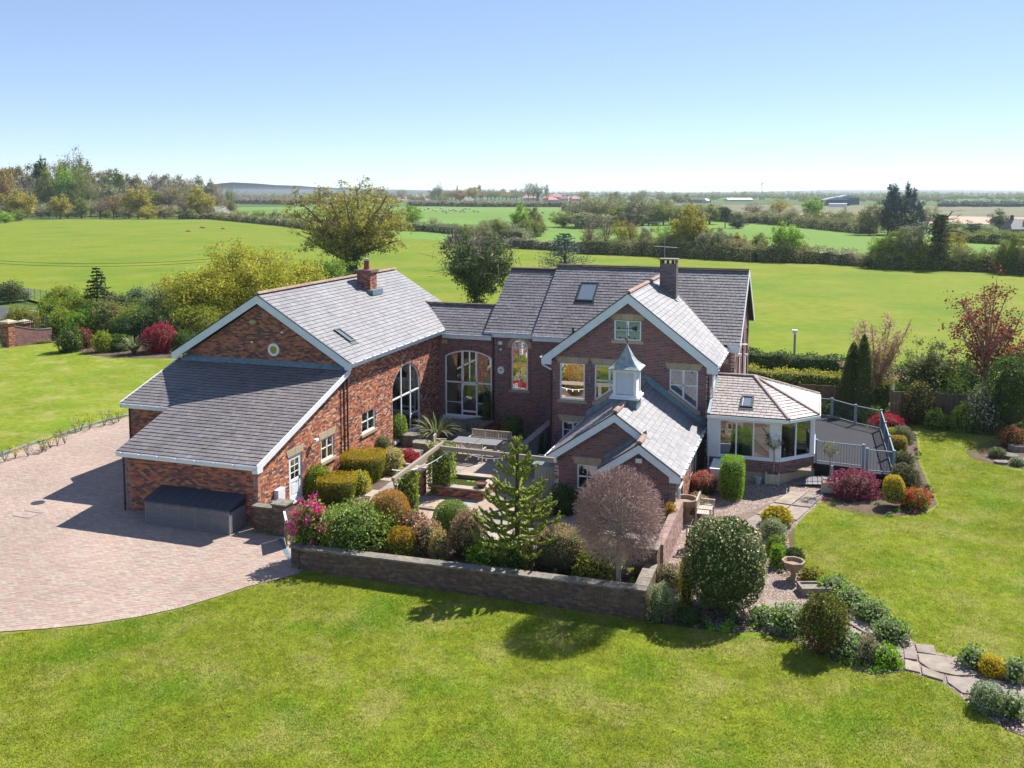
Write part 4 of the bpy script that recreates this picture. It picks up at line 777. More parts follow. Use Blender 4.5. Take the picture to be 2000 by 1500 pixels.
def pebbles(poly, n, size, avoid=None):
    X, Y = scatter_in(poly, n, avoid); n = len(X); s = rs.uniform(.5, 1.2, n)*size; base = np.array([(1, 0, 0), (0, 1, 0), (-1, 0, 0), (0, -1, 0), (0, 0, .7)])
    a = rs.uniform(0, 6.28, n); V = base[None]*s[:, None, None]; V[:, :, 0] *= 1.3; c, si = np.cos(a)[:, None], np.sin(a)[:, None]
    vx = V[:, :, 0]*c-V[:, :, 1]*si; vy = V[:, :, 0]*si+V[:, :, 1]*c; V = np.stack([vx+X[:, None], vy+Y[:, None], V[:, :, 2]+.008], 2).reshape(-1, 3)
    F = (np.array([(0, 1, 4), (1, 2, 4), (2, 3, 4), (3, 0, 4)])[None]+(np.arange(n)*5)[:, None, None]).reshape(-1, 3)
    npobj('gravel', V, F, np.repeat(rs.rand(n), 4), m_peb, kind='stuff')
pathpoly = g2((1545, 958), (1608, 966), (1560, 1012), (1520, 1032), (1470, 1075), (1420, 1120), (1375, 1150), (1350, 1090), (1390, 1050), (1430, 1010), (1500, 985))
soilstrip = g2((1262, 1216), (1290, 1160), (1360, 1150), (1400, 1200), (1480, 1195), (1560, 1205), (1640, 1228), (1700, 1250), (1768, 1290), (1772, 1312), (1700, 1318), (1620, 1288), (1550, 1253), (1480, 1234), (1420, 1236))
sheet('border_soil', soilstrip, .012, m_soil)
for q in (((1520, 1000), (1550, 1010), (1552, 1042), (1545, 1085), (1585, 1126), (1640, 1148), (1700, 1188), (1758, 1228), (1745, 1250), (1690, 1212), (1620, 1175), (1565, 1140), (1500, 1115), (1495, 1060)), ((1885, 1292), (1990, 1296), (2100, 1325), (2100, 1352), (1980, 1335), (1925, 1322)), ((1905, 1372), (1930, 1385), (1990, 1395), (2080, 1420), (2080, 1470), (1965, 1426))): sheet('border_soil', g2(*q), .011, m_soil)
pebbles(grav, 26000, .024, pathpoly); m_gravelsoil = 0
# path slabs
def slab(parent, pts, z=.05, mat=None, name='path_slab'):
    mb = MB(); P = [G(x, y, z) for x, y in pts]; A = ccw([(p[0], p[1]) for p in P]); mb.prism([(x, y, z+random.uniform(-.006, .006)) for x, y in A], (0, 0, .05)); part(name, mb, mat or m_slab2, parent)
m_slab2 = M('worn_yorkstone', [(.28,.23,.19), (.25,.21,.18), (.31,.255,.205), (.265,.225,.20)], .9, 3, .2, bump=.25, bs=20, big=.12, bigs=.8)
path = struct('garden_path', (lambda mb: (mb.add([(*G(1800, 1290)[:2], .0065), (*G(1803, 1290)[:2], .0065), (*G(1803, 1293)[:2], .0065)], [[0, 1, 2]], .5), mb)[1])(MB()), m_slab2)
for q in ([(1788, 1257), (1824, 1260), (1828, 1278), (1792, 1272)], [(1793, 1275), (1830, 1280), (1880, 1291), (1912, 1318), (1868, 1318), (1820, 1308), (1796, 1292)], [(1768, 1288), (1794, 1294), (1797, 1313), (1768, 1306)], [(1766, 1268), (1786, 1261), (1791, 1288), (1767, 1284)],
          [(1800, 1300), (1845, 1318), (1842, 1328), (1802, 1316)], [(1848, 1318), (1914, 1326), (1912, 1357), (1880, 1352), (1852, 1332)], [(1916, 1321), (1950, 1328), (1986, 1348), (1986, 1366), (1960, 1364), (1920, 1350)], [(1890, 1357), (1912, 1360), (1914, 1368), (1885, 1364)], [(1960, 1335), (2020, 1352), (2020, 1372), (1990, 1366), (1988, 1347)], [(1918, 1354), (1960, 1368), (1970, 1385), (1925, 1372)],
          [(1655, 1195), (1700, 1215), (1690, 1235), (1650, 1212)], [(1702, 1218), (1745, 1250), (1730, 1262), (1693, 1238)], [(1705, 1255), (1760, 1262), (1762, 1280), (1712, 1275)], [(1665, 1225), (1690, 1240), (1688, 1255), (1660, 1240)],
          [(1495, 1170), (1562, 1178), (1556, 1196), (1492, 1190)], [(1355, 1168), (1392, 1172), (1390, 1185), (1354, 1182)],
          [(1545, 958), (1576, 961), (1545, 985), (1512, 980)], [(1578, 961), (1608, 966), (1583, 990), (1548, 986)], [(1510, 982), (1543, 987), (1512, 1010), (1478, 1003)], [(1546, 988), (1582, 992), (1556, 1015), (1515, 1011)], [(1476, 1005), (1511, 1012), (1480, 1035), (1445, 1025)], [(1514, 1013), (1553, 1017), (1525, 1036), (1484, 1037)], [(1443, 1028), (1478, 1038), (1450, 1062), (1412, 1050)], [(1482, 1040), (1520, 1040), (1490, 1062), (1455, 1063)], [(1410, 1053), (1447, 1066), (1420, 1095), (1384, 1080)], [(1450, 1068), (1486, 1066), (1450, 1098), (1424, 1096)]):
    slab(path, q)
# big edging stones by the right rockery
rk = []
for (x, y, w, h) in ((1968, 893, 1.0, .16), (1985, 880, .8, .3), (1955, 905, .6, .12), (1995, 905, .9, .2)):
    P = G(x, y); mb = MB(); n = 9; top = []; 
    pts = [(P[0]+w*.6*math.cos(t)*(1+random.uniform(-.2, .2)), P[1]+w*.4*math.sin(t)*(1+random.uniform(-.2, .2))) for t in [2*math.pi*k/n for k in range(n)]]
    mb.prism([(a, b, h+random.uniform(-.02, .02)) for a, b in pts], (0, 0, h)); tag(part('rock', mb, m_cope), {1968: 'long flat rock in the middle of the right hand rockery', 1985: 'tallest rock of the right hand rockery, behind the flat ones', 1955: 'small flat rock nearest the cushion plant in the right hand rockery', 1995: 'flat rock at the picture edge in the right hand rockery'}[x], 'rock')
for i, (x, y, w, h) in enumerate(((806, 893, .9, .35), (826, 880, 1.0, .45), (802, 868, .9, .55), (838, 862, 1.0, .6), (890, 838, 1.6, .45), (935, 838, 1.5, .5), (915, 856, 1.5, .2))):
    P = G(x, y); mb = MB(); n = 10
    pts = [(P[0]+w*.6*math.cos(t)*(1+random.uniform(-.18, .18)), P[1]+w*.42*math.sin(t)*(1+random.uniform(-.18, .18))) for t in [2*math.pi*k/n for k in range(n)]]
    mb.prism([(a, b, h+random.uniform(-.03, .03)) for a, b in pts], (0, 0, h))
    if i < 4: tag(part('rock', mb, m_cope), ['lowest left rock step under the tall arched barn glazing', 'lowest right rock step under the tall arched barn glazing', 'upper left rock step directly at the barn glazing threshold', 'upper right rock step beside the flax clump'][i], 'rock')
    else: tag(part('rock', mb, m_cope), ['left shaded stone block below the link window', 'right shaded stone block below the link window', 'lower broad stone step in front of the two link window blocks'][i-4], 'step')
# ================================================================ GARDEN WALLS
def garden_wall(label, x0, x1, y0, y1, h, mat, k=None, name='garden_wall', copew=.05, h2=None, cm=None):
    w = thing(name, (x0, y0, 0), label, 'wall'); h2 = h if h2 is None else h2; mb = MB()
    fs = ((front(y0), x0, x1, h, h2), (right(x1), y0, y1, h2, h2), (back(y1), -x1, -x0, h2, h), (left(x0), -y1, -y0, h, h)) if abs(x1-x0) > abs(y1-y0) else ((front(y0), x0, x1, h, h), (right(x1), y0, y1, h, h2), (back(y1), -x1, -x0, h2, h2), (left(x0), -y1, -y0, h2, h))
    mb.prism([(x0+.013, y0+.013, h), (x1-.013, y0+.013, h2 if abs(x1-x0) > abs(y1-y0) else h), (x1-.013, y1-.013, h2), (x0+.013, y1-.013, h if abs(x1-x0) > abs(y1-y0) else h2)], (0, 0, min(h, h2)), .5)
    c = part('wall_core', mb, m_mortar, w)
    for fr_, a, b, ha, hb in fs: pieces(w, 'brick', tile(fr_, [(a, 0), (b, 0), (b, hb), (a, ha)], .075, .225, .01, .01, .012, jit=.003), mat, c)
    L = max(x1-x0, y1-y0); n = max(1, round(L/.6))
    for i in range(n):
        mb = MB(); t0, t1 = i/n, (i+1)/n-.008/L*2; hz = h+(h2-h)*(t0+t1)/2+.06+random.uniform(-.005, .005)
        if x1-x0 > y1-y0: mb.box(x0+(x1-x0)*t0-(copew if i == 0 else 0), x0+(x1-x0)*t1+(copew if i == n-1 else 0), y0-copew, y1+copew, hz-.06, hz)
        else: mb.box(x0-copew, x1+copew, y0+(y1-y0)*t0-(copew if i == 0 else 0), y0+(y1-y0)*t1+(copew if i == n-1 else 0), hz-.06, hz)
        part('coping_stone', mb, cm or m_cope, w)
    return w
garden_wall('long low brown brick garden wall with stone coping along the edge of the front lawn', -17.1, -4.85, 27.68, 28.0, .74, m_gardenbrick, h2=.92)
garden_wall('short wall running back from the right end of the long garden wall to the stone capped pillar', -5.18, -4.86, 28.02, 29.75, .92, m_gardenbrick)
garden_wall('square brick pillar with broad stone cap beside the bare globe tree', -5.6, -4.84, 29.8, 30.45, 1.42, m_gardenbrick, name='wall_pillar')
garden_wall('higher thin brick wall running forward from the kitchen wing to the stone capped pillar', -5.15, -4.85, 31.2, 36.05, 1.05, m_pinkbrick, h2=1.05, copew=0., cm=M('brick_on_edge', [(.30,.20,.17), (.26,.17,.145), (.34,.24,.20)], .9, 15, .25))
garden_wall('brick wall piece with stone top just behind the bare globe tree', -7.0, -5.2, 31.25, 31.6, 1.15, m_shadebrick)
garden_wall('low brown wall with pale coping closing the gap beside the garage corner', -20.84, -19.85, 30.45, 30.75, .95, m_gardenbrick)
garden_wall('brick pillar with square stone cap at the end of the low wall by the garage', -19.83, -19.25, 30.2, 30.8, 1.22, m_gardenbrick, name='wall_pillar')
garden_wall('small pillar at the left end of the long garden wall', -17.42, -17.12, 27.65, 28.05, .78, m_gardenbrick, name='wall_pillar')
# white timber rail gate seen edge on beside the pillar
gt = thing('garden_gate', (-19.3, 30.1, 0), 'grey boarded garden gate standing open beside the stone capped garage pillar', 'gate')
a, b = np.array((-19.25, 30.15, 0)), np.array((-18.55, 29.2, 0)); fr_ = Fr(a, b-a)
L = np.linalg.norm(b-a)
for k in range(8): mb = MB(); mb.bf(fr_, k*L/8, (k+1)*L/8-.012, .08, 1.0, -.02, .02); part('board', mb, m_wood, gt)
mb = MB(); mb.bf(fr_, 0, L, 1.0, 1.06, -.04, .04, .5); part('top_rail', mb, m_upvc, gt)
# dark slatted boundary panel beside the patio
bp = thing('boundary_screen', (-12.9, 42, 0), 'grey topped screen wall running from the stair wall down to the kitchen wing', 'wall')
mb = MB(); mb.box(-13.02, -12.84, 40.2, 47.5, 0, 1.42, .5); part('screen_panel', mb, m_steel, bp); mb = MB(); mb.box(-13.1, -12.76, 40.1, 47.6, 1.42, 1.5, .5); part('screen_capping', mb, m_cope, bp)
# small pale shed by the kitchen wing
sh = thing('garden_store', (-10.95, 38, 0), 'narrow pale green grey garden store with a flat blue lid against the kitchen wing', 'store')
mb = MB(); mb.box(-11.5, -10.55, 37.75, 38.6, 0, 1.5, .5); part('body', mb, M('sage_boards', [(.33,.35,.30)], .8), sh)
for k in range(7): mb = MB(); mb.box(-11.5+k*.136, -11.5+k*.136+.125, 37.72, 37.75, .05, 1.46); part('board', mb, MATS['sage_boards'], sh)
mb = MB(); mb.prism([(-11.6, 37.65, 1.5), (-10.5, 37.65, 1.5), (-10.5, 38.65, 1.68), (-11.6, 38.65, 1.68)], (0, 0, .06), .5); part('lid', mb, m_lead, sh)
# bin store -----------------------------------------------------------
bs_ = thing('bin_store', (-23.35, 29.7, 0), 'dark grey slatted bin store with five doors and sloping lid against the garage wall', 'bin store')
m_bin = M('charcoal_slats', [(.19,.18,.195), (.215,.205,.215)], .6); m_bin2 = M('dark_blue_grey_lid', [(.05,.065,.085)], .5)
X0, X1, Y0, Y1 = -25.36, -21.38, 29.68, 30.76
mb = MB(); mb.prism([(X0+.03, Y0+.03, .95), (X1-.03, Y0+.03, .95), (X1-.03, Y1, 1.22), (X0+.03, Y1, 1.22)], (0, 0, .93), .5); part('carcass', mb, m_black, bs_)
for i in range(5):
    w = (X1-X0)/5; a = X0+i*w; mb = MB(); f_ = front(Y0)
    for q in ((a+.01, a+.06, .03, .98), (a+w-.06, a+w-.01, .03, .98), (a+.06, a+w-.06, .93, .98), (a+.06, a+w-.06, .03, .07)): mb.bf(f_, *q, -.02, .02, .5)
    d_ = part('door', mb, m_bin, bs_)
    for k in range(12): mb = MB(); mb.bf(f_, a+.06, a+w-.06, .08+k*.07, .08+k*.07+.052, -.01, .012); part('slat', mb, m_bin, d_)
    mb = MB(); mb.bf(f_, a+w-.22, a+w-.10, .80, .83, .012, .03, .5); mb.tube(f_.p(a+w-.07, .84, .02), f_.p(a+w-.07, .84, .06), .02); part('latch', mb, m_steel, d_)
for k in range(12): mb = MB(); mb.box(X1-.012, X1+.012, Y0+.05, Y1-.02, .08+k*.07, .132+k*.07); part('side_slat', mb, m_bin, bs_)
for k in range(10):
    w = (X1-X0+.1)/10; a = X0-.05+k*w; mb = MB(); mb.prism([(a, Y0-.06, 1.0), (a+w-.015, Y0-.06, 1.0), (a+w-.015, Y1+.02, 1.29), (a, Y1+.02, 1.29)], (0, 0, .04)); part('lid_panel', mb, m_bin2, bs_)
mb = MB(); mb.tube((X1+.02, Y0-.02, .02), (X1+.02, Y0-.02, .85), .015, r=.5); part('corner_strip', mb, M('pale_green_strip', [(.5,.6,.48)], .6), bs_)
# pergola -------------------------------------------------------------
pg = thing('pergola', (-15.5, 36.8, 0), 'weathered timber pergola of two long beams on ivy clad posts over the patio', 'pergola')
A1, B1, C1, T1 = G(860, 868, 2.25), G(1010, 888, 2.25), G(774, 932, 2.25), G(843, 869, 2.25)
def beam(a, b, w, h, mat, name='beam'):
    d = b-a; d = d/np.linalg.norm(d); s = np.cross(d, (0, 0, 1))*w/2; mb = MB(); mb.prism([a-s, b-s, b+s, a+s], (0, 0, h), .5); part(name, mb, mat, pg)
beam(T1, B1+np.array((1.6, 0.05, 0)), .11, .19, m_wood); beam(A1+(0, .35, .06), C1+(0, -.3, .06), .13, .14, m_wood)
for P in (G(862, 966), G(797, 1002), (-11.8, 36.7, 0)):
    mb = MB(); mb.box(P[0]-.09, P[0]+.09, P[1]-.09, P[1]+.09, 0, 2.1, .5); part('post', mb, m_wood, pg)
# festoon lights
fl_ = thing('festoon_lights', (-15, 36.6, 2), 'white string of party bulbs looped under the pergola beams', 'string lights')
mb = MB(); bl = []
for a, b, sag, n in ((A1+(-.9, -3, -.35), A1+(.55, -.05, -.1), .35, 12), (A1+(.9, -.05, -.12), A1+(3.4, 0, -.15), .28, 14)):
    pr = None
    for i in range(n+1):
        t = i/n; p = a+(b-a)*t-np.array((0, 0, sag*4*t*(1-t)))
        if pr is not None: mb.tube(pr, p, .016, n=4, r=.5, cap=False)
        if i % 2: bl.append(p)
        pr = p
part('cable', mb, m_upvc, fl_)
for p in bl: mb = MB(); mb.lathe(p+(0, 0, -.13), [(.01, 0), (.035, .03), (.03, .07), (.015, .12)], 6, .5); part('bulb', mb, m_upvc, fl_)
# raised pond ---------------------------------------------------------
pd = thing('raised_pond', (-14.6, 37.3, 0), 'raised brick garden pond with pale stone rim beside the ivy pillar', 'pond')
px0, px1, py0, py1 = -15.9, -13.45, 36.55, 38.7
c_ = part('basin', (lambda mb: (mb.box(px0+.02, px1-.02, py0+.02, py0+.3, 0, .42, .5), mb.box(px0+.02, px1-.02, py1-.3, py1-.02, 0, .42, .5), mb.box(px0+.02, px0+.3, py0+.3, py1-.3, 0, .42, .5), mb.box(px1-.3, px1-.02, py0+.3, py1-.3, 0, .42, .5), mb)[-1])(MB()), m_mortar, pd)
for fr_, a, b in ((front(py0), px0, px1), (right(px1), py0, py1), (back(py1), -px1, -px0), (left(px0), -py1, -py0)): pieces(pd, 'brick', tile(fr_, [(a, 0), (b, 0), (b, .42), (a, .42)], .075, .225, .01, .01, .012), m_shadebrick, c_)
for q in ((px0-.04, px1+.04, py0-.04, py0+.36), (px0-.04, px1+.04, py1-.36, py1+.04), (px0-.04, px0+.36, py0+.37, py1-.37), (px1-.36, px1+.04, py0+.37, py1-.37)):
    L = 4 if q[1]-q[0] > 1 else 2
    for i in range(L):
        mb = MB()
        if L == 4: mb.box(q[0]+(q[1]-q[0])*i/L, q[0]+(q[1]-q[0])*(i+1)/L-.01, q[2], q[3], .42, .48)
        else: mb.box(q[0], q[1], q[2]+(q[3]-q[2])*i/L, q[2]+(q[3]-q[2])*(i+1)/L-.01, .42, .48)
        part('rim_slab', mb, m_slab, pd)
mb = MB(); mb.add([(px0+.3, py0+.3, .3), (px1-.3, py0+.3, .3), (px1-.3, py1-.3, .3), (px0+.3, py1-.3, .3)], [[0, 1, 2, 3]], .5); part('water', mb, M('green_pond_water', [(.06,.075,.02)], .05, spec=.8), pd)
for k in range(9):
    x, y = random.uniform(px0+.5, px1-.5), random.uniform(py0+.5, py1-.5); mb = MB(); mb.add([(x+.09*math.cos(t), y+.09*math.sin(t), .306) for t in [6.283*i/8 for i in range(8)]], [list(range(8))]); part('lily_pad', mb, M('lily_pad', [(.10,.2,.03), (.2,.3,.06)], .5), pd)
garden_wall('small brick pier with a white label and sloped stone top left of the ivy pillar', -16.95, -16.2, 36.3, 36.75, 1.05, m_shadebrick, name='brick_pier')
def pot(P, r, h, mat, label, cat='plant pot', name='plant_pot'):
    mb = MB(); mb.lathe(P, [(r*.7, 0), (r*.95, h*.8), (r*1.08, h*.82), (r*1.08, h), (r*.9, h), (r*.85, h*.85)], 12, .5); return tag(part(name, mb, mat), label, cat)
m_terra = M('terracotta', [(.33,.15,.09)], .85)
pot((-15.2, 36.72, .48), .13, .14, m_terra, 'small terracotta pot on the front rim of the raised pond'); pot((-13.68, 36.95, .48), .24, .2, M('brown_bowl', [(.14,.07,.05)], .6), 'round brown bowl on the corner of the raised pond', 'bowl')
# heron sculpture on the pond rim
mb = MB(); P = np.array((-13.6, 38.4, .48)); mb.lathe(P+(0, 0, .15), [(.02, 0), (.10, .06), (.11, .12), (.05, .2), (.0, .22)], 10, .5, 1.5, .8); mb.tube(P+(.05, 0, .3), P+(.15, .02, .5), .03, .02); mb.lathe(P+(.16, .02, .48), [(.02, 0), (.045, .03), (.02, .07)], 8, .5); mb.tube(P+(.18, .02, .52), P+(.36, .02, .5), .018, .004)
for s in (-.04, .04): mb.tube(P+(0, s, 0), P+(0, s, .2), .01)
tag(part('bird_sculpture', mb, m_cope), 'small pale stone bird figure on the far corner of the raised pond', 'sculpture')
# garden furniture ----------------------------------------------------
def slat_bench(loc, rz, w, label, mat, seatd=.5, h=.95, name='garden_bench', nl=4):
    t = thing(name, loc, label, 'bench' if w > .9 else 'chair', local=True); t.rotation_euler = (0, 0, rz)
    for x in np.linspace(-w/2+.04, w/2-.04, nl if w > .9 else 2):
        mb = MB(); mb.box(x-.03, x+.03, -.03, .03, 0, h, .5); part('leg', mb, mat, t); mb = MB(); mb.box(x-.03, x+.03, -seatd-.03, -seatd+.03, 0, .62 if x in (-w/2+.04, w/2-.04) else .42, .5); part('leg', mb, mat, t)
    for s in (-1, 1): mb = MB(); mb.box(s*(w/2-.04)-.035, s*(w/2-.04)+.035, -seatd-.06, .02, .62, .66, .5); part('armrest', mb, mat, t)
    for k in range(6): mb = MB(); y = -seatd+k*seatd/6; mb.box(-w/2+.02, w/2-.02, y, y+seatd/6-.015, .42, .445); part('seat_slat', mb, mat, t)
    mb = MB(); mb.box(-w/2, w/2, -.02, .03, h-.06, h, .5); mb.box(-w/2, w/2, -.02, .03, .5, .55, .5); part('back_rail', mb, mat, t)
    n = int(w/.085)
    for k in range(n): x = -w/2+.05+(w-.1)*k/(n-1); mb = MB(); mb.box(x-.02, x+.02, -.005, .018, .55, h-.06); part('back_slat', mb, mat, t)
    return t
slat_bench((-16.55, 41.75, .03), math.pi, 2.3, 'sunlit slatted teak bench nearest the pergola, its back to the camera', m_teak)
slat_bench((-15.85, 44.35, .03), 0, 2.2, 'slatted teak bench in shade on the far side of the patio table', m_teak)
slat_bench((-18.35, 42.7, .03), math.pi/2+.2, .62, 'teak armchair at the left end of the patio table', m_teak, name='garden_chair')
slat_bench((-14.15, 42.9, .03), -math.pi/2-.1, .62, 'teak armchair at the right end of the patio table', m_teak, name='garden_chair')
t = thing('patio_table', (-16.1, 43.0, .03), 'long pale rectangular patio table between the two slatted benches', 'table')
for i in range(2):
    for k in range(9): mb = MB(); mb.box(-17.35+i*1.27, -16.12+i*1.27, 42.48+k*.115, 42.48+k*.115+.105, .72, .76); part('table_slat', mb, M('shade_toned_table_boards', [(.17,.175,.185), (.20,.20,.21)], .7), t)  # shade on the table is put into the darker blue grey board colour
for x in (-17.2, -15.0):
    for y in (42.6, 43.4): mb = MB(); mb.box(x-.04, x+.04, y-.04, y+.04, .0, .72, .5); part('leg', mb, m_teak, t)
Pb = G(1352, 1010); slat_bench((Pb[0]+.25, Pb[1]-.15, .02), math.pi/2, 1.35, 'whitish slatted garden bench against the brick wall left of the big camellia ball', m_teak, seatd=.55, nl=2)
Pb = G(1350, 1075); slat_bench((Pb[0]+.1, Pb[1]-.1, .02), math.pi, .6, 'old pale slatted garden chair half hidden behind the big camellia ball', m_teak, seatd=.45, name='garden_chair')
# urns and troughs
def urn(P, s, label, mat, oct=8, name='stone_urn', cat='urn'):
    mb = MB(); mb.lathe(P, [(.22*s, 0), (.22*s, .07*s), (.10*s, .12*s), (.08*s, .28*s), (.14*s, .34*s), (.30*s, .46*s), (.36*s, .60*s), (.40*s, .62*s), (.40*s, .70*s), (.32*s, .70*s), (.28*s, .58*s)], oct, .5); return tag(part(name, mb, mat), label, cat)
urn(G(1549, 1133), 1.0, 'octagonal weathered stone urn on a pedestal standing on the gravel', M('warm_weathered_stone', [(.30,.22,.15)], .9, 8, .25, bump=.3))
P = G(1339, 1015); urn((P[0], P[1]+.1, 0), 1.25, 'round brown stone bird bath beside the brick wall of the kitchen wing', MATS['warm_weathered_stone'], 14, 'bird_bath', 'bird bath')
P = G(1598, 1170); mb = MB(); fr_ = Fr((P[0]-.5, P[1], 0), (1, .35, 0), (-.35, 1, 0))
for q in ((0, 1.0, 0, .07), (0, 1.0, .53, .6), (0, .07, .07, .53), (.93, 1.0, .07, .53)): mb.bf(fr_, *q, 0, .28, .5)
mb.bf(fr_, .07, .93, .07, .53, 0, .22, .5); tag(part('stone_trough', mb, m_cope), 'rectangular stone trough with small plants at the edge of the gravel', 'trough')
pot(tuple(G(1480, 945)), .17, .34, M('pale_blue_glaze', [(.35,.46,.5)], .3), 'small pale blue glazed pot on the gravel below the garden room')
pot(tuple(G(1372, 1018)), .10, .2, m_white, 'tiny white pot beside the slatted bench')
def box_planter(P, label):
    t = thing('box_planter', tuple(P), label, 'planter'); m = M('painted_planter_wood', [(.52,.46,.36)], .7, 8, .15); x, y, z = P
    for k in range(4):
        for i in range(4):
            w = .56/4; a = -.28+i*w; mb = MB()
            if k == 0: mb.box(x+a, x+a+w-.006, y-.29, y-.27, .04, .5)
            if k == 1: mb.box(x+a, x+a+w-.006, y+.27, y+.29, .04, .5)
            if k == 2: mb.box(x-.29, x-.27, y+a, y+a+w-.006, .04, .5)
            if k == 3: mb.box(x+.27, x+.29, y+a, y+a+w-.006, .04, .5)
            part('board', mb, m, t)
    for sx in (-1, 1):
        for sy in (-1, 1): mb = MB(); mb.box(x+sx*.28-.035, x+sx*.28+.035, y+sy*.28-.035, y+sy*.28+.035, 0, .56, .5); mb.lathe((x+sx*.28, y+sy*.28, .56), [(.02, 0), (.035, .03), (.02, .06), (0, .07)], 8, .5); part('corner_post', mb, m, t)
    mb = MB(); mb.box(x-.26, x+.26, y-.26, y+.26, .1, .44, .5); part('soil', mb, m_terra, t); return t
PL1 = G(1508, 948)+(0, .3, 0); PL2 = G(1618, 965)+(0, .3, 0)
box_planter(PL1, 'square cream wooden planter below the garden room windows holding an olive tree'); box_planter(PL2, 'square cream wooden planter beside the purple acer holding an olive tree')
# air unit
t = thing('heat_pump', (-4.2, 41.6, 0), 'pale boxed heat pump unit between the red tipped shrub and the bright green hedge', 'heat pump')
mb = MB(); mb.box(-4.35, -3.85, 41.0, 42.6, 0.05, 1.0, .5); part('casing', mb, m_white, t); mb = MB()
for k in range(8): mb.box(-3.87, -3.83, 41.1+k*.18, 41.22+k*.18, .2, .85, .5)
part('grille', mb, m_steel, t); mb = MB(); mb.box(-4.38, -3.82, 40.97, 42.63, 1.0, 1.05, .5); part('lid', mb, m_upvc, t)
# ================================================================ DECK AND RAILINGS
dk = thing('raised_terrace', (1.5, 48, 0), 'dark grey raised terrace beside the garden room enclosed by blue grey railings', 'terrace')
dp = [(.0, 44.6), (2.2, 44.4), (2.24, 43.8), (3.45, 43.8), (3.35, 52.1), (2.08, 52.95), (.88, 54.2), (-.6, 54.3), (-1.2, 50.1), (.0, 48.6)]
m_deck = M('dark_resin_terrace', [(.028,.028,.037)], .85, 1.5, .12, spec=.2)
mb = MB(); mb.prism([(x, y, .65) for x, y in dp], (0, 0, .10), .5); part('deck_surface', mb, m_deck, dk)
mb = MB(); mb.prism([(x*.985+.03, y*.998+.12, .55) for x, y in dp], (0, 0, .55), .5); part('deck_base', mb, m_dark, dk)
fr_ = Fr((-.9, 43.3, .0), X3, Y3)
rg = thing('access_ramp', (.3, 43.6, 0), 'dark slatted ramp leading from the path up beside the terrace', 'ramp')
for k in range(9): mb = MB(); mb.box(-.9+k*.22, -.9+k*.22+.2, 43.0, 44.3, .05+k*.02, .08+k*.02); part('ramp_slat', mb, m_bin, rg)
def railing(a, b, z, label, h=1.02, post_a=True, post_b=True, bal=.115, group=None):
    a = np.array((*a, z), float); b = np.array((*b, z), float); L = np.linalg.norm(b-a); fr_ = Fr(a, b-a); t = thing('metal_railing', tuple(a), label, 'railing', group)
    for k, on in ((0, post_a), (L, post_b)):
        if on: mb = MB(); mb.bf(fr_, k-.055, k+.055, -.1, h+.08, -.055, .055, .5); mb.bf(fr_, k-.065, k+.065, h+.08, h+.11, -.065, .065, .5); part('post', mb, m_steel, t)
    for zz in (.08, h): mb = MB(); mb.bf(fr_, .055, L-.055, zz, zz+.045, -.025, .025, .5); part('rail', mb, m_steel, t)
    n = int((L-.1)/bal); mbm = None
    for k in range(1, n):
        u = L*k/n; mb = MB(); mb.bf(fr_, u-.008, u+.008, .125, h, -.008, .008, .5)
        part('baluster', mb, m_bal, t)
railing((.1, 44.72), (2.15, 44.5), .65, 'front terrace railing panel nearest the garden room wall'); railing((2.28, 43.88), (3.4, 43.88), .65, 'front terrace railing panel behind the purple acer, right of the step in line')
railing((3.4, 43.9), (3.38, 46.6), .65, 'right terrace railing panel nearest the camera', post_a=False); railing((3.38, 46.6), (3.35, 49.3), .65, 'middle panel of the right terrace railing beside the clipped bushes', post_a=False); railing((3.35, 49.3), (3.32, 52.05), .65, 'far panel of the right terrace railing by the red acer', post_a=False)
railing((3.3, 52.08), (2.08, 52.9), .65, 'back terrace railing panel between the far right post and the yellow green shrub', post_a=False); railing((2.08, 52.9), (.88, 54.15), .65, 'back terrace railing panel in front of the two cypresses', post_a=False); railing((.88, 54.15), (-.5, 54.25), .65, 'back terrace railing panel next to the garden room roof', post_a=False)
mb = MB(); mb.box(.75, .85, 43.4, 43.5, 0, .95, .5); tag(part('handrail_post', mb, m_steel), 'single blue grey handrail post beside the ramp', 'post')
# lamp post
P = G(1550.5, 727); zt = zat(P, 641); t = thing('lamp_post', tuple(P), 'tall slender lamp post with white head standing in the hedge behind the house', 'lamp post')
mb = MB(); mb.tube(P-(0, 0, .1), P+(0, 0, (zt)*.42), .12, n=10, r=.5); part('lower_column', mb, M('buff_column', [(.33,.27,.2)], .7), t); mb = MB(); mb.tube(P+(0, 0, zt*.42), (P[0], P[1], zt-.3), .085, n=10, r=.5); part('upper_column', mb, m_steel, t); mb = MB(); mb.box(P[0]-.2, P[0]+.16, P[1]-.25, P[1]+.2, zt-.3, zt-.12, .5); mb.box(P[0]-.1, P[0]+.08, P[1]-.1, P[1]+.1, zt-.45, zt-.3, .5); part('lamp_head', mb, m_white, t)
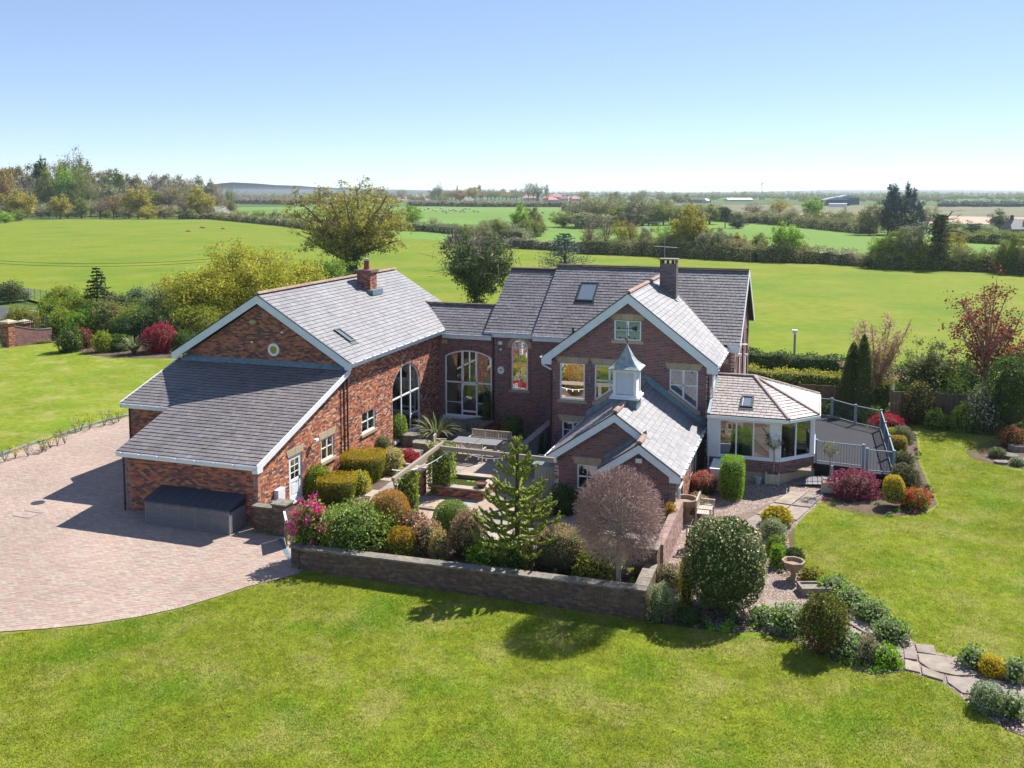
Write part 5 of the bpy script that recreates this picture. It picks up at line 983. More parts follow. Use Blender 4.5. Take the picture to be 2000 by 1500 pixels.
# garden fences of upright boards
m_fboard = M('brown_fence_boards', [(.16,.11,.075), (.20,.14,.095), (.13,.09,.065)], .9, 6, .2)
def board_fence(pa, pb, h, label):
    a, b = G(*pa), G(*pb); L = np.linalg.norm(b-a); fr_ = Fr(a, b-a); t = thing('board_fence', tuple(a), label, 'fence'); n = int(L/.16)
    for k in range(n): mb = MB(); mb.bf(fr_, k*L/n, (k+1)*L/n-.012, 0, h+random.uniform(-.02, .02), -.02, .02+random.uniform(0, .01)); part('fence_board', mb, m_fboard, t)
    for k in range(int(L/2.4)+1): mb = MB(); u = min(L, k*2.4); mb.bf(fr_, u-.06, u+.06, 0, h+.1, -.14, -.02, .5); part('fence_post', mb, m_fboard, t)
board_fence((1560, 800), (1665, 808), 1.6, 'brown board fence behind the terrace left of the cypresses'); board_fence((1740, 822), (1900, 832), 1.75, 'brown board fence behind the round shrubs at the right of the garden')
# gateway at the left: pillars, swept wall with railings, road
road = g2((-80, 588), (30, 604), (60, 606), (140, 622), (230, 640), (230, 655), (110, 655), (60, 640), (-80, 628))
sheet('road', road, .02, M('asphalt', [(.07,.07,.078)], .9, 2, .1)); sheet('road_marking', g2((36, 617), (52, 617.5), (53, 619.5), (38, 619)), .026, m_white)
sheet('road_edge_line', g2((40, 603.5), (90, 610), (140, 621), (140, 622), (90, 611), (40, 604.5)), .026, m_white)
def gpillar(px, py, top, w, label):
    P = G(px, py); z = zat(P, top); t = thing('gate_pillar', tuple(P), label, 'gate pillar'); h = w/2
    mb = MB(); mb.box(P[0]-h+.013, P[0]+h-.013, P[1]-h+.013, P[1]+h-.013, 0, z-.3, .5); c = part('pillar_core', mb, m_mortar, t); x0, x1, y0, y1 = P[0]-h, P[0]+h, P[1]-h, P[1]+h
    for fr_, a, b in ((front(y0), x0, x1), (right(x1), y0, y1), (back(y1), -x1, -x0), (left(x0), -y1, -y0)): pieces(t, 'brick', tile(fr_, [(a, 0), (b, 0), (b, z-.3), (a, z-.3)], .075, .225, .01, .01, .012), m_shadebrick, c)
    mb = MB(); hh = h+.12; mb.box(P[0]-hh, P[0]+hh, P[1]-hh, P[1]+hh, z-.3, z-.16, .5); mb.add([(P[0]-hh, P[1]-hh, z-.16), (P[0]+hh, P[1]-hh, z-.16), (P[0]+hh, P[1]+hh, z-.16), (P[0]-hh, P[1]+hh, z-.16), (P[0], P[1], z+.03)], [[0, 1, 4], [1, 2, 4], [2, 3, 4], [3, 0, 4]], .5); part('cap_stone', mb, m_stone, t); return P, z
gp1, z1 = gpillar(18, 677, 624, .8, 'front brick gate pillar with pale pyramid cap at the left edge'); gp2, z2 = gpillar(48, 655, 624, .8, 'rear brick gate pillar with pale pyramid cap beside the road railings')
t = thing('swept_wall', tuple(gp1), 'low swept brick wall with black railings curving away from the gate pillar', 'wall'); a = gp1+(.4, .3, 0); b = G(102, 663); fr_ = Fr(a, b-a); L = np.linalg.norm(b-a); n = 14; zc = lambda u: 1.75-.75*math.sin(min(1, u/L)*math.pi/2)
mb = MB()
for i in range(n): u0, u1 = L*i/n, L*(i+1)/n; mb.pf(fr_, [(u0, 0), (u1, 0), (u1, zc(u1)), (u0, zc(u0))], -.2, -.012, .5)
c = part('wall_core', mb, m_mortar, t)
for i in range(n): u0, u1 = L*i/n, L*(i+1)/n; pieces(t, 'brick', tile(fr_, [(u0, 0), (u1, 0), (u1, zc(u1)), (u0, zc(u0))], .075, .225, .01, .01, .012), m_plum, c)
mb = MB()
for i in range(n): u0, u1 = L*i/n, L*(i+1)/n; mb.pf(fr_, [(u0, zc(u0)), (u1, zc(u1)), (u1, zc(u1)+.06), (u0, zc(u0)+.06)], -.25, .04, .5)
part('coping', mb, m_cope, t)
for k in range(int(L/.22)): u = k*.22+.1; mb = MB(); mb.bf(fr_, u-.015, u+.015, zc(u), 2.05, -.12, -.09, .5); part('baluster', mb, m_black, t)
mb = MB(); mb.bf(fr_, 0, L, 1.95, 2.0, -.125, -.085, .5); part('rail', mb, m_black, t)
t = thing('field_gate', tuple(G(62, 588)), 'pale metal five bar field gate beyond the road', 'gate'); a, b = G(45, 584), G(92, 590); fr_ = Fr(a, b-a); L = np.linalg.norm(b-a)
for k in range(6): mb = MB(); mb.tube(fr_.p(0, .25+k*.21), fr_.p(L, .25+k*.21), .03, n=5, r=.5); part('bar', mb, m_steel, t)
for k in range(5): mb = MB(); mb.tube(fr_.p(L*k/4, 0), fr_.p(L*k/4, 1.45), .04, n=5, r=.5); part('upright', mb, m_steel, t)
t = thing('drive_gate', tuple(G(-5, 672)), 'black upright barred entrance gate cut by the left edge', 'gate'); a, b = G(-45, 668), G(12, 676); fr_ = Fr(a, b-a); L = np.linalg.norm(b-a)
for k in range(int(L/.13)): mb = MB(); mb.bf(fr_, k*.13, k*.13+.025, .1, 1.75, -.012, .012, .5); part('gate_bar', mb, m_black, t)
for zz in (.2, 1.0, 1.6): mb = MB(); mb.bf(fr_, 0, L, zz, zz+.05, -.02, .02, .5); part('gate_rail', mb, m_black, t)
# ================================================================ PLANTS
HX = np.array([math.cos(YAW), math.sin(YAW), 0.]); HY = np.array([-math.sin(YAW), math.cos(YAW), 0.])
def LM(name, a, b, c, tr=.34, ns=0, rough=.6, spec=.10): return M(name, [tuple(min(.8, v*k*(1.7 if max(q) < .35 else 1.15)) for v in q) for q, k in ((a, .75), (b, 1.), (c, 1.25))], rough, ns, .2, tr=tr, spec=spec)
L = dict(
 mid=LM('mid_green_leaves', (.055,.095,.014), (.095,.15,.02), (.17,.235,.035)), fresh=LM('fresh_spring_leaves', (.10,.15,.025), (.16,.22,.045), (.26,.32,.09)), bright=LM('bright_green_leaves', (.10,.20,.012), (.15,.27,.015), (.22,.36,.02)),
 dark=LM('dark_green_leaves', (.018,.042,.012), (.03,.065,.018), (.05,.095,.025)), gloss=LM('glossy_camellia_leaves', (.022,.042,.008), (.04,.075,.012), (.085,.115,.02), .15, 0, .38, .28),
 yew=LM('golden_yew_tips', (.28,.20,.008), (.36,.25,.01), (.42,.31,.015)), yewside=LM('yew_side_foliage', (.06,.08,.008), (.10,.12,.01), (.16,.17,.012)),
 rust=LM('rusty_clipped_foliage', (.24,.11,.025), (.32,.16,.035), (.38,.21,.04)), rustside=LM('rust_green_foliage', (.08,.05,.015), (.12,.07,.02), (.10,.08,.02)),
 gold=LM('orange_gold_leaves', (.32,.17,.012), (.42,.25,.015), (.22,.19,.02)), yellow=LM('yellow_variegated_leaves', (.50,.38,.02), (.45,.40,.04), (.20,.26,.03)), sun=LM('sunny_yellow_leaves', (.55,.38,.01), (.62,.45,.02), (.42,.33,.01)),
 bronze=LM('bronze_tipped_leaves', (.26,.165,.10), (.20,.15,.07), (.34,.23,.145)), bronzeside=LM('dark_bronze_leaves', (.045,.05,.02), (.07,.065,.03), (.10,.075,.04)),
 pale=LM('pale_variegated_leaves', (.22,.25,.12), (.33,.35,.20), (.14,.18,.07)), cream=LM('cream_flowers_and_glints', (.55,.48,.27), (.48,.42,.22), (.28,.28,.10)),
 silver=LM('silver_green_leaves', (.07,.12,.03), (.15,.20,.09), (.38,.40,.29)), greygreen=LM('grey_green_leaves', (.07,.085,.035), (.11,.125,.055), (.17,.18,.09)),
 purple=LM('purple_acer_leaves', (.11,.02,.035), (.19,.045,.07), (.28,.09,.13)), red=LM('crimson_acer_leaves', (.24,.012,.02), (.36,.02,.04), (.46,.04,.09)), maple=LM('dark_red_maple_leaves', (.075,.016,.016), (.14,.03,.026), (.26,.075,.05), .35),
 pinkfl=LM('hot_pink_flowers', (.75,.02,.16), (.80,.05,.24), (.85,.12,.33), .3), redfl=LM('scarlet_flowers', (.75,.02,.015), (.8,.04,.03), (.7,.03,.05), .3), pinkbr=LM('salmon_new_growth', (.48,.17,.11), (.55,.25,.18), (.38,.16,.12)), whitefl=LM('white_blossom', (.72,.70,.66), (.6,.6,.52), (.75,.74,.7)), blossom=LM('pale_pink_blossom', (.60,.40,.37), (.48,.27,.22), (.66,.48,.45), .35),
 spruce=LM('araucaria_leaves', (.04,.06,.012), (.09,.115,.018), (.21,.23,.035), .15), blue=LM('blue_spruce_needles', (.035,.06,.05), (.06,.09,.08), (.09,.13,.11), .1), conif=LM('dark_conifer_needles', (.022,.045,.015), (.035,.062,.02), (.05,.08,.025), .1),
 twig=LM('purple_brown_twigs', (.20,.13,.115), (.28,.19,.16), (.15,.10,.09), .1), bud=LM('mauve_buds', (.30,.19,.21), (.36,.24,.25), (.22,.14,.13), .2), tan=LM('dry_tan_stems', (.26,.19,.12), (.33,.25,.16), (.19,.14,.09), .2), lime=LM('lime_leaves', (.22,.30,.02), (.30,.36,.03), (.38,.40,.04), .35),
 yelgreen=LM('yellow_green_spring_leaves', (.17,.18,.02), (.26,.25,.03), (.34,.31,.045), .35), oak=LM('bronze_oak_leaves', (.10,.105,.025), (.16,.145,.04), (.24,.17,.065), .3), ivy=LM('ivy_leaves', (.02,.045,.012), (.04,.07,.018), (.07,.11,.025), .15), willow=LM('willow_leaves', (.10,.13,.05), (.16,.19,.08), (.24,.26,.13), .3))
bark = M('grey_brown_bark', [(.14,.115,.09), (.19,.155,.12), (.10,.08,.065)], .95, 8, .3); barkd = M('dark_bark', [(.065,.05,.04), (.09,.07,.055)], .95, 8, .3); barkp = M('pale_bark', [(.33,.28,.22), (.27,.22,.17)], .9, 8, .2)
m_inner = M('inner_shade_core', [(.05,.065,.018), (.07,.08,.025)], .95, 12, .3)  # solid core; shade between the leaves is painted as a dark twig colour
def cards(P, size, nrm=None, spread=1., asp=.62):
    n = len(P); N = rs.randn(n, 3)*spread
    if nrm is not None: N = N+nrm
    N /= np.linalg.norm(N, axis=1)[:, None]+1e-9; a = np.cross(N, rs.randn(n, 3)); a /= np.linalg.norm(a, axis=1)[:, None]+1e-9; b = np.cross(N, a)
    s = (size*rs.uniform(.65, 1.25, n))[:, None] if np.isscalar(size) else (size*rs.uniform(.65, 1.25, n))[:, None]
    V = np.stack([P+a*s*.5, P+b*s*.5*asp, P-a*s*.5, P-b*s*.5*asp], 1).reshape(-1, 3); return V, np.arange(4*n).reshape(-1, 4)
def lumpy(D, rough, seed):
    r = np.random.RandomState(seed); f = np.zeros(len(D))
    for k in range(7): w = r.randn(3)*(2+k*.9); f += np.sin(D@w+r.rand()*6.28)/(1+.35*k)
    return 1+rough*f/2.2
def join(parts):          # parts: list of (V,F4,rnd,mi)
    V = []; F = []; Rn = []; MI = []; b = 0
    for v, f, r, m in parts: V.append(v); F.append(f+b); b += len(v); Rn.append(r); MI.append(np.full(len(f), m))
    return np.concatenate(V), np.concatenate(F), np.concatenate(Rn), np.concatenate(MI)
def grid_surface(fn, nu=18, nv=10):
    u = np.linspace(0, 2*np.pi, nu, endpoint=False); v = np.linspace(-np.pi/2, np.pi/2, nv); D = np.array([(math.cos(b)*math.cos(a), math.cos(b)*math.sin(a), math.sin(b)) for b in v for a in u])
    F = np.array([(j*nu+i, j*nu+(i+1) % nu, (j+1)*nu+(i+1) % nu, (j+1)*nu+i) for j in range(nv-1) for i in range(nu)]); return fn(D), F
def shrub_parts(c, R3, p, zb, leaf, dens, rough, ax, seed, top=False, loose=0., taper=0., core=.86, mi=0, spread=.8, shell=.12, flat_top=False, droop=0):
    def surf(D, k=1.):
        q = (np.abs(D)**p).sum(1)**(-1./p); r = q*lumpy(D, rough, seed)*k; S = D*r[:, None]
        if flat_top: S[:, 2] = np.minimum(S[:, 2], .62*(k-.04 if k < 1 else 1))
        z = S[:, 2]; s = 1+taper*z; X = S[:, 0]*R3[0]*s; Y = S[:, 1]*R3[1]*s; W = c+X[:, None]*ax[0]+Y[:, None]*ax[1]; W = W.copy(); W[:, 2] = np.maximum(c[2]+z*R3[2], zb+.01); return W
    loosek = rough >= .05
    if loosek: spread = max(spread, 1.5); shell = max(shell, .20); core = min(core, .68); dens *= 2.9; R3 = tuple(v*1.07 for v in R3)
    else: spread = max(spread, 1.25); shell = max(shell, .14); core = min(core, .82); dens *= 2.1
    A = 4*math.pi*((R3[0]*R3[1])**1.6/3+(R3[0]*R3[2])**1.6/3+(R3[1]*R3[2])**1.6/3)**(1/1.6); n = int(min(34000, max(150, A*dens/(leaf*leaf))))
    D = rs.randn(n, 3); D /= np.linalg.norm(D, axis=1)[:, None]; P = surf(D, 1.)
    if loosek: P = c+(P-c)*(1+.09*np.sin(D@rs.randn(3)*9+rs.rand()*6)+.07*np.sin(D@rs.randn(3)*15+rs.rand()*6))[:, None]; P[:, 2] = np.maximum(P[:, 2], zb+.02)
    P = c+(P-c)*(1-shell*rs.rand(n)**1.5+loose*rs.rand(n)**3)[:, None]; nr = (P-c)/np.array(R3)[None, :]**1.0; nr /= np.linalg.norm(nr, axis=1)[:, None]+1e-9
    V, F = cards(P, leaf, nr*1.0, spread); r = np.clip(rs.rand(n), 0, 1)
    m = np.full(n, mi)
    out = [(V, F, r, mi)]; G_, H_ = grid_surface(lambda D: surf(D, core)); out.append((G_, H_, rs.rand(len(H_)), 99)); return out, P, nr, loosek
def place(px, base, w, top, zb, dr=1.):
    F = G(px, base, zb); d = depth(F); W = w*d/FPX; c = F+HY*W*dr/2; H = max(.1, zat(c, top)-zb); return c, W, H
SEED = [0]
def shrub(name, label, px, base, w, top, mat, zb=0., p=2.2, leaf=.07, dens=1.4, rough=.06, dr=1., flower=None, topmat=None, loose=.0, low=.42, taper=0., cat='shrub', group=None, spread=.8, flat=False, box=False, shell=.12, hk=1., stem=None, core=.86):
    SEED[0] += 1; c0, W, H = place(px, base, w, top, zb, dr); ax = (HX, HY) if not box else (np.array((1., 0, 0)), np.array((0, 1., 0)))
    if box: W *= .95
    z0 = zb
    if stem: z0 = zb+H*stem; H = H*(1-stem)
    c = np.array([c0[0], c0[1], z0+H*low]); R3 = (W/2, W*dr/2, H*(1-low))
    if flat: R3 = (W/2, W*dr/2, H*(1-low)/.62)
    leaf = max(leaf, depth(c)/FPX*2.3)
    parts, P, nr, loosek = shrub_parts(c, R3, p, z0, leaf, dens, rough, ax, SEED[0], loose=loose, taper=taper, spread=spread, flat_top=flat, shell=shell, core=core)
    mats = [L[mat] if isinstance(mat, str) else mat]
    if topmat:
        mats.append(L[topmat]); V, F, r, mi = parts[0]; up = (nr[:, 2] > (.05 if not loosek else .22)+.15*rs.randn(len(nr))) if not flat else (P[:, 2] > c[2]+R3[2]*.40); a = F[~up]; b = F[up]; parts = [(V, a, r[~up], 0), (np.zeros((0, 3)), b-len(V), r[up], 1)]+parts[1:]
        g, h, rr, _ = parts[-1]
    if flower:
        k = rs.rand(len(P)) < flower[1]; k &= nr[:, 2] > -.2; Q = P[k]+nr[k]*.03; fs = flower[2]; nb = flower[3] if len(flower) > 3 else 1
        if nb > 1: Q = np.repeat(Q, nb, 0)+rs.randn(len(Q)*nb, 3)*fs*.55; 
        V, F = cards(Q, fs*(1 if nb == 1 else .7), None, 1., .9); mats.append(L[flower[0]]); parts.append((V, F, rs.rand(len(F)), len(mats)-1))
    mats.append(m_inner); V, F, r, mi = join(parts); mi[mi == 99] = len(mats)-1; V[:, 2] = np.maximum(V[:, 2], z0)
    o = npobj(name, V, F, r, mats, None, mi)
    if stem or hk != 1.:
        me = MB(); me.tube((c0[0], c0[1], zb), (c0[0], c0[1], z0+H*.3), .05, .04, 7, .5); t = thing(name, (c0[0], c0[1], zb), label, cat, group); o.name = 'foliage'; o.parent = t; o.matrix_parent_inverse.translation = [-v for v in t.location]; part('stem', me, bark, t); return t
    tag(o, label, cat, group); return o
def bez(mb, p0, p1, p2, r0, r1, n=5, sides=5):
    pr = p0; rr = r0
    for i in range(1, n+1):
        t = i/n; q = p0*(1-t)**2+p1*2*t*(1-t)+p2*t*t; rn = r0+(r1-r0)*t; mb.tube(pr, q, rr, rn, sides, .5 if i % 2 else .3, cap=False); pr = q; rr = rn
def rdir(up=0.): v = rs.randn(3); v[2] = v[2]+up; return v/np.linalg.norm(v)
def skeleton(P, H, R3, cz, n1, n2, tr, trunk_top, spreadlow=-.2, sub=.28, sides=5, lean=0., fork=.0, mb=None, n3=0, umbrella=0.):
    """trunk + limbs to points on an ellipsoid crown; returns mesh builder and twig tip points"""
    mb = mb or MB(); P = np.array(P, float); T = P+np.array((lean, 0, trunk_top)); bez(mb, P, (P+T)/2+(0.1*tr, 0, 0), T, tr, tr*.62, 4, 8); mb.tube(P-(0, 0, .3), P+(0, 0, .25), tr*1.35, tr, 8, .5); tips = []; limbs = []
    C = P+(lean, 0, cz)
    for i in range(n1):
        a = 2*math.pi*(i+rs.rand()*.7)/n1; z = spreadlow+(1-spreadlow)*((i*.618+rs.rand()*.2) % 1.); rr = math.sqrt(max(.02, 1-z*z)); k = .62+.3*rs.rand()
        tg = C+np.array([math.cos(a)*rr*R3[0]*k, math.sin(a)*rr*R3[1]*k, z*R3[2]*k]); st = P+(T-P)*(.55+.45*rs.rand()); md = (st+tg)/2+np.array([0, 0, (.10+umbrella)*H*(rs.rand()-.2)])+rs.randn(3)*.03*H
        bez(mb, st, md, tg, tr*.45*(.7+.5*rs.rand()), tr*.12, 6, sides); limbs.append((st, md, tg))
        for j in range(n2):
            t = .35+.65*rs.rand(); s = st*(1-t)**2+md*2*t*(1-t)+tg*t*t; d = rdir(.35); e = s+d*np.array(R3)*sub*(.6+.8*rs.rand()); bez(mb, s, (s+e)/2+rs.randn(3)*.02*H, e, tr*.11, tr*.03, 3, 3); tips.append(e)
            for q in range(n3):
                e2 = e+rdir(.3)*np.array(R3)*sub*.45*(.5+rs.rand()); s2 = s+(e-s)*(.4+.6*rs.rand()); mb.tube(s2, e2, tr*.035, tr*.012, 3, .5, cap=False); tips.append(e2)
    return mb, np.array(tips), limbs
def cluster(tips, per, rc, leaf, center=None, flat=.7):
    P = np.repeat(tips, per, 0); d = rs.randn(len(P), 3); d[:, 2] *= flat; d *= rc*(rs.rand(len(P))**.5)[:, None]/1.6; Q = P+d
    nr = d/(np.linalg.norm(d, axis=1)[:, None]+1e-9)*.6+np.array((0, 0, .5)); V, F = cards(Q, leaf, nr, .8); r = np.repeat(rs.rand(len(tips)), per)*.6+rs.rand(len(P))*.4; return V, F, r
def hero(name, label, P, H, W, mat, n1=14, n2=9, per=40, rc=.5, leaf=.12, tr=.25, trunk=.3, cz=.6, rz=.42, D=None, n3=2, low=-.3, umb=0., bk=None, extra=None, cat='tree', kind='crown', group=None, sub=.28, leaf2=None):
    D = D or W; t = thing(name, tuple(P), label, cat, group); mb, tips, limbs = skeleton(P, H, (W/2, D/2, H*rz), H*cz, n1, n2, tr, H*trunk, low, n3=n3, umbrella=umb, sub=sub)
    part('trunk', mb, bk or bark, t); V, F, r = cluster(tips, per, rc, leaf); mats = [L[mat]]; parts = [(V, F, r, 0)]
    if leaf2: V, F, r = cluster(tips, leaf2[1], rc*1.1, leaf2[2]); mats.append(L[leaf2[0]]); parts.append((V, F, r, 1))
    V, F, r, mi = join(parts); npobj(kind, V, F, r, mats, t, mi)
    if extra:             # ivy on trunk and lower limbs
        Q = [];
        for st, md, tg in limbs:
            for k in range(int(extra[0])): u = rs.rand()**1.3*extra[2]; s = st*(1-u)**2+md*2*u*(1-u)+tg*u*u; Q.append(s+rs.randn(3)*extra[1]*(1-u*.5))
        P = np.array(P)
        for k in range(int(extra[0]*len(limbs)*.5)): u = rs.rand(); Q.append(P+np.array((0, 0, u*H*trunk*1.15))+rs.randn(3)*np.array((1, 1, .3))*extra[1]*1.2)
        V, F = cards(np.array(Q), leaf*1.05, None, 1.); npobj('ivy', V, F, rs.rand(len(F)), L['ivy'], t)
    return t
# ---------------------------------------------------------------- beds behind the long wall
S = shrub
S('rhododendron', 'rhododendron covered in hot pink flower heads at the left end of the garden wall', 600, 1086, 74, 986, 'mid', .42, 2, .09, 1.0, .14, .9, ('pinkfl', .03, .14, 18), loose=.1)
S('shrub', 'broad light green leafy shrub just right of the pink rhododendron', 688, 1092, 136, 986, 'fresh', .42, 2.4, .10, 1.2, .15, .7, loose=.18, shell=.3, flower=('mid', .35, .10))
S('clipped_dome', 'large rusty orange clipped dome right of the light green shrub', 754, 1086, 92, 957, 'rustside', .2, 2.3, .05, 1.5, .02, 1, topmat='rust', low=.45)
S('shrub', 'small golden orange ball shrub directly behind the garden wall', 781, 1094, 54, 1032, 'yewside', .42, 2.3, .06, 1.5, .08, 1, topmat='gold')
S('shrub', 'salmon pink tipped loose shrub between the rusty dome and golden ball', 800, 1078, 66, 1008, 'bronzeside', .42, 2, .08, 1.1, .16, .8, loose=.15, flower=('pinkbr', .3, .10))
S('shrub', 'smoky purple and pink loose shrub between the golden ball and the clipped green dome', 832, 1086, 62, 1018, 'bronze', .42, 2, .08, 1.1, .16, .8, loose=.15, flower=('pinkbr', .12, .08))
S('shrub', 'small upright variegated bronze shrub close behind the wall under the green dome', 858, 1098, 38, 1040, 'bronze', .42, 2.6, .06, 1.5, .08, 1, flower=('yellow', .2, .06))
S('clipped_dome', 'tall smooth green clipped dome left of the monkey puzzle tree', 880, 1078, 78, 978, 'mid', .2, 2.4, .045, 1.6, .02, 1, low=.5)
S('shrub', 'upright bronze tipped clipped shrub between the green dome and the monkey puzzle tree', 914, 1096, 62, 1000, 'bronzeside', .42, 2.5, .06, 1.4, .10, .9, topmat='bronze', flower=('bronze', .25, .07))
S('shrub', 'low glossy bright green shrub behind the wall left of the monkey puzzle foot', 952, 1110, 82, 1058, 'bright', .42, 2, .09, .9, .14, .8, loose=.12); S('shrub', 'low dark glossy rounded shrub at the foot of the monkey puzzle tree', 1003, 1118, 68, 1056, 'mid', .42, 2, .08, 1.2, .12, 1)
S('shrub', 'thin bronze and lime upright shrub left of the square bronze hedge', 1032, 1118, 20, 1058, 'yelgreen', .42, 2.4, .06, 1.2, .1, 1, flower=('pinkbr', .2, .07))
S('clipped_hedge', 'square clipped hedge block with bronze pink top behind the garden wall', 1098, 1128, 110, 1032, 'bronzeside', .42, 9, .055, 1.5, .015, .75, topmat='bronze', box=True, cat='hedge', low=.5)
S('shrub', 'yellow green pieris between the square bronze hedge and the bare globe tree', 1166, 1142, 78, 1078, 'yelgreen', .42, 2, .08, 1.1, .16, .8, loose=.1, flower=('dark', .25, .08))
S('shrub', 'pale variegated shrub behind the yellow green pieris', 1186, 1138, 84, 1058, 'pale', .42, 2, .08, 1.2, .14, .8, flower=('pinkbr', .05, .08))
S('shrub', 'dark glossy shrub under the small window of the kitchen wing', 1103, 1012, 56, 946, 'dark', 0, 2, .08, 1.2, .15, .8)
S('shrub', 'salmon flushed low shrub between the monkey puzzle and the dark window shrub', 1048, 1018, 62, 985, 'bronze', 0, 2, .08, 1.2, .15, .8, flower=('pinkbr', .3, .09))
S('climber', 'bright lime climber with orange tip on the brick wall right of the globe tree', 1311, 1042, 24, 985, 'bright', .3, 3, .06, 1.5, .12, .7, topmat='gold', cat='climbing plant')
# ---------------------------------------------------------------- terrace beside the barn
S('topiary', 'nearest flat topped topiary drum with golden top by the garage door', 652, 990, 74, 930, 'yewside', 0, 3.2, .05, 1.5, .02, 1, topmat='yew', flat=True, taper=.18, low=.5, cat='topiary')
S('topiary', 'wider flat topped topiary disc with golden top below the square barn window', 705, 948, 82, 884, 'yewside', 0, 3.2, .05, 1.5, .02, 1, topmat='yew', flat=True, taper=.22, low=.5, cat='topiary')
S('shrub', 'yellow green feathery shrub beside the white garage door', 617, 978, 52, 912, 'lime', 0, 2.2, .06, 1.3, .1, .8, flower=('mid', .3, .08)); S('shrub', 'small pale variegated mound between the two golden topiaries and the wall', 652, 930, 50, 898, 'pale', 0, 2, .06, 1.4, .06, .8)
S('shrub', 'light green feathery shrub between the two golden topiaries', 698, 968, 44, 922, 'yelgreen', 0, 2, .06, 1.2, .16, .9, loose=.15); S('clipped_dome', 'big glossy green rounded bush beside the tall barn glazing', 762, 872, 62, 804, 'mid', 0, 2.3, .06, 1.5, .04, 1, flower=('lime', .1, .07))
S('shrub', 'small round dull green bush left of the tall barn glazing', 741, 895, 40, 851, 'greygreen', 0, 2.1, .05, 1.6, .04, 1, stem=.12); S('shrub', 'cream flowered shrub beside the low crimson acer', 762, 930, 50, 880, 'cream', 0, 2, .07, 1.1, .15, .9, loose=.1, flower=('yelgreen', .25, .08))
S('acer', 'low crimson pink acer mound left of the pergola', 795, 912, 44, 879, 'red', 0, 2, .06, 1.3, .1, .9); S('shrub', 'dark plant climbing beside the link window', 951, 838, 20, 766, 'dark', 0, 3, .07, 1.2, .15, .8)
S('clipped_hedge', 'dark clipped bush in shade below the arched stair window', 1001, 862, 45, 812, 'gloss', 0, 3, .06, 1.4, .04, 1, cat='hedge', stem=.2); S('acer', 'very dark red acer in the shaded courtyard corner', 968, 850, 42, 828, 'maple', 0, 2, .07, 1.1, .12, .9)
S('ivy_screen', 'dark ivy over the screen wall beside the kitchen wing', 1051, 905, 26, 850, 'dark', 0, 3, .07, 1.3, .1, 1.6, cat='climbing plant')
for px, base, w, top, lb in ((861, 970, 50, 872, 'tall ivy clad pergola post beside the raised pond'), (792, 1010, 46, 926, 'nearer ivy clad pergola post behind the rusty dome')):
    S('ivy_column', lb, px, base, w, top, 'mid', 0, 5, .09, 1.3, .05, .8, flower=('lime', .25, .10), cat='climbing plant', low=.5)
# ---------------------------------------------------------------- right hand garden
S('shrub', 'red tipped photinia beside the kitchen wing wall', 1378, 970, 46, 921, 'bronzeside', 0, 2.2, .06, 1.4, .08, 1, topmat='pinkbr', flower=('redfl', .03, .08))
S('clipped_hedge', 'vivid lime green block hedge in front of the garden room', 1437, 980, 50, 893, 'bright', 0, 8, .055, 1.5, .02, 1.3, box=True, cat='hedge', low=.5); S('shrub', 'bare brown twiggy shrub on the gravel behind the slatted bench', 1367, 1008, 46, 967, 'tan', 0, 2, .05, .9, .15, .9, loose=.15)
S('camellia_ball', 'huge dark glossy camellia ball with pale speckled top in the foreground', 1430, 1222, 158, 1012, 'gloss', 0, 2.6, .085, 1.6, .035, .95, flower=('cream', .20, .085), cat='shrub', low=.52, hk=1.01)  # cream flecks on the upper leaves stand in for glossy highlights
S('clipped_dome', 'variegated clipped dome at the right end of the garden wall', 1294, 1222, 56, 1143, 'greygreen', 0, 2.4, .05, 1.5, .05, 1, topmat='pale', low=.48); S('shrub', 'dark low bush between the variegated dome and the camellia ball', 1350, 1226, 46, 1188, 'dark', 0, 2, .06, 1.3, .12, .9)
S('shrub', 'slender golden green column left of the camellia ball', 1342, 1185, 26, 1090, 'yelgreen', 0, 3, .07, 1.2, .1, 1, flower=('sun', .15, .08)); S('shrub', 'grey twiggy lavender like shrub behind the variegated dome', 1312, 1160, 50, 1108, 'tan', 0, 2, .05, 1., .16, .9, loose=.15, flower=('greygreen', .4, .06))
S('shrub', 'yellow euonymus mound at the lawn edge above the silver grass', 1523, 1034, 52, 994, 'mid', 0, 2.1, .06, 1.3, .08, .9, flower=('sun', .45, .09)); S('shrub', 'silvery grass tuft below the yellow euonymus', 1515, 1060, 46, 1015, 'pale', 0, 2, .06, 1.2, .1, .9, loose=.1)
S('shrub', 'bright green leafy clump right of the camellia ball', 1520, 1112, 28, 1062, 'bright', 0, 2.2, .07, 1.2, .12, .9, loose=.1); S('shrub', 'low green clump between the silver grass and the bright green clump', 1519, 1085, 36, 1048, 'mid', 0, 2, .06, 1.2, .1, .9)
S('dwarf_conifer', 'round dwarf conifer behind the stone urn', 1556, 1110, 38, 1071, 'conif', 0, 2.1, .05, 1.6, .06, 1); S('shrub', 'low orange leaved plants beside the stone urn', 1588, 1140, 40, 1110, 'gold', 0, 2, .08, .9, .15, .8, flower=('mid', .4, .09))
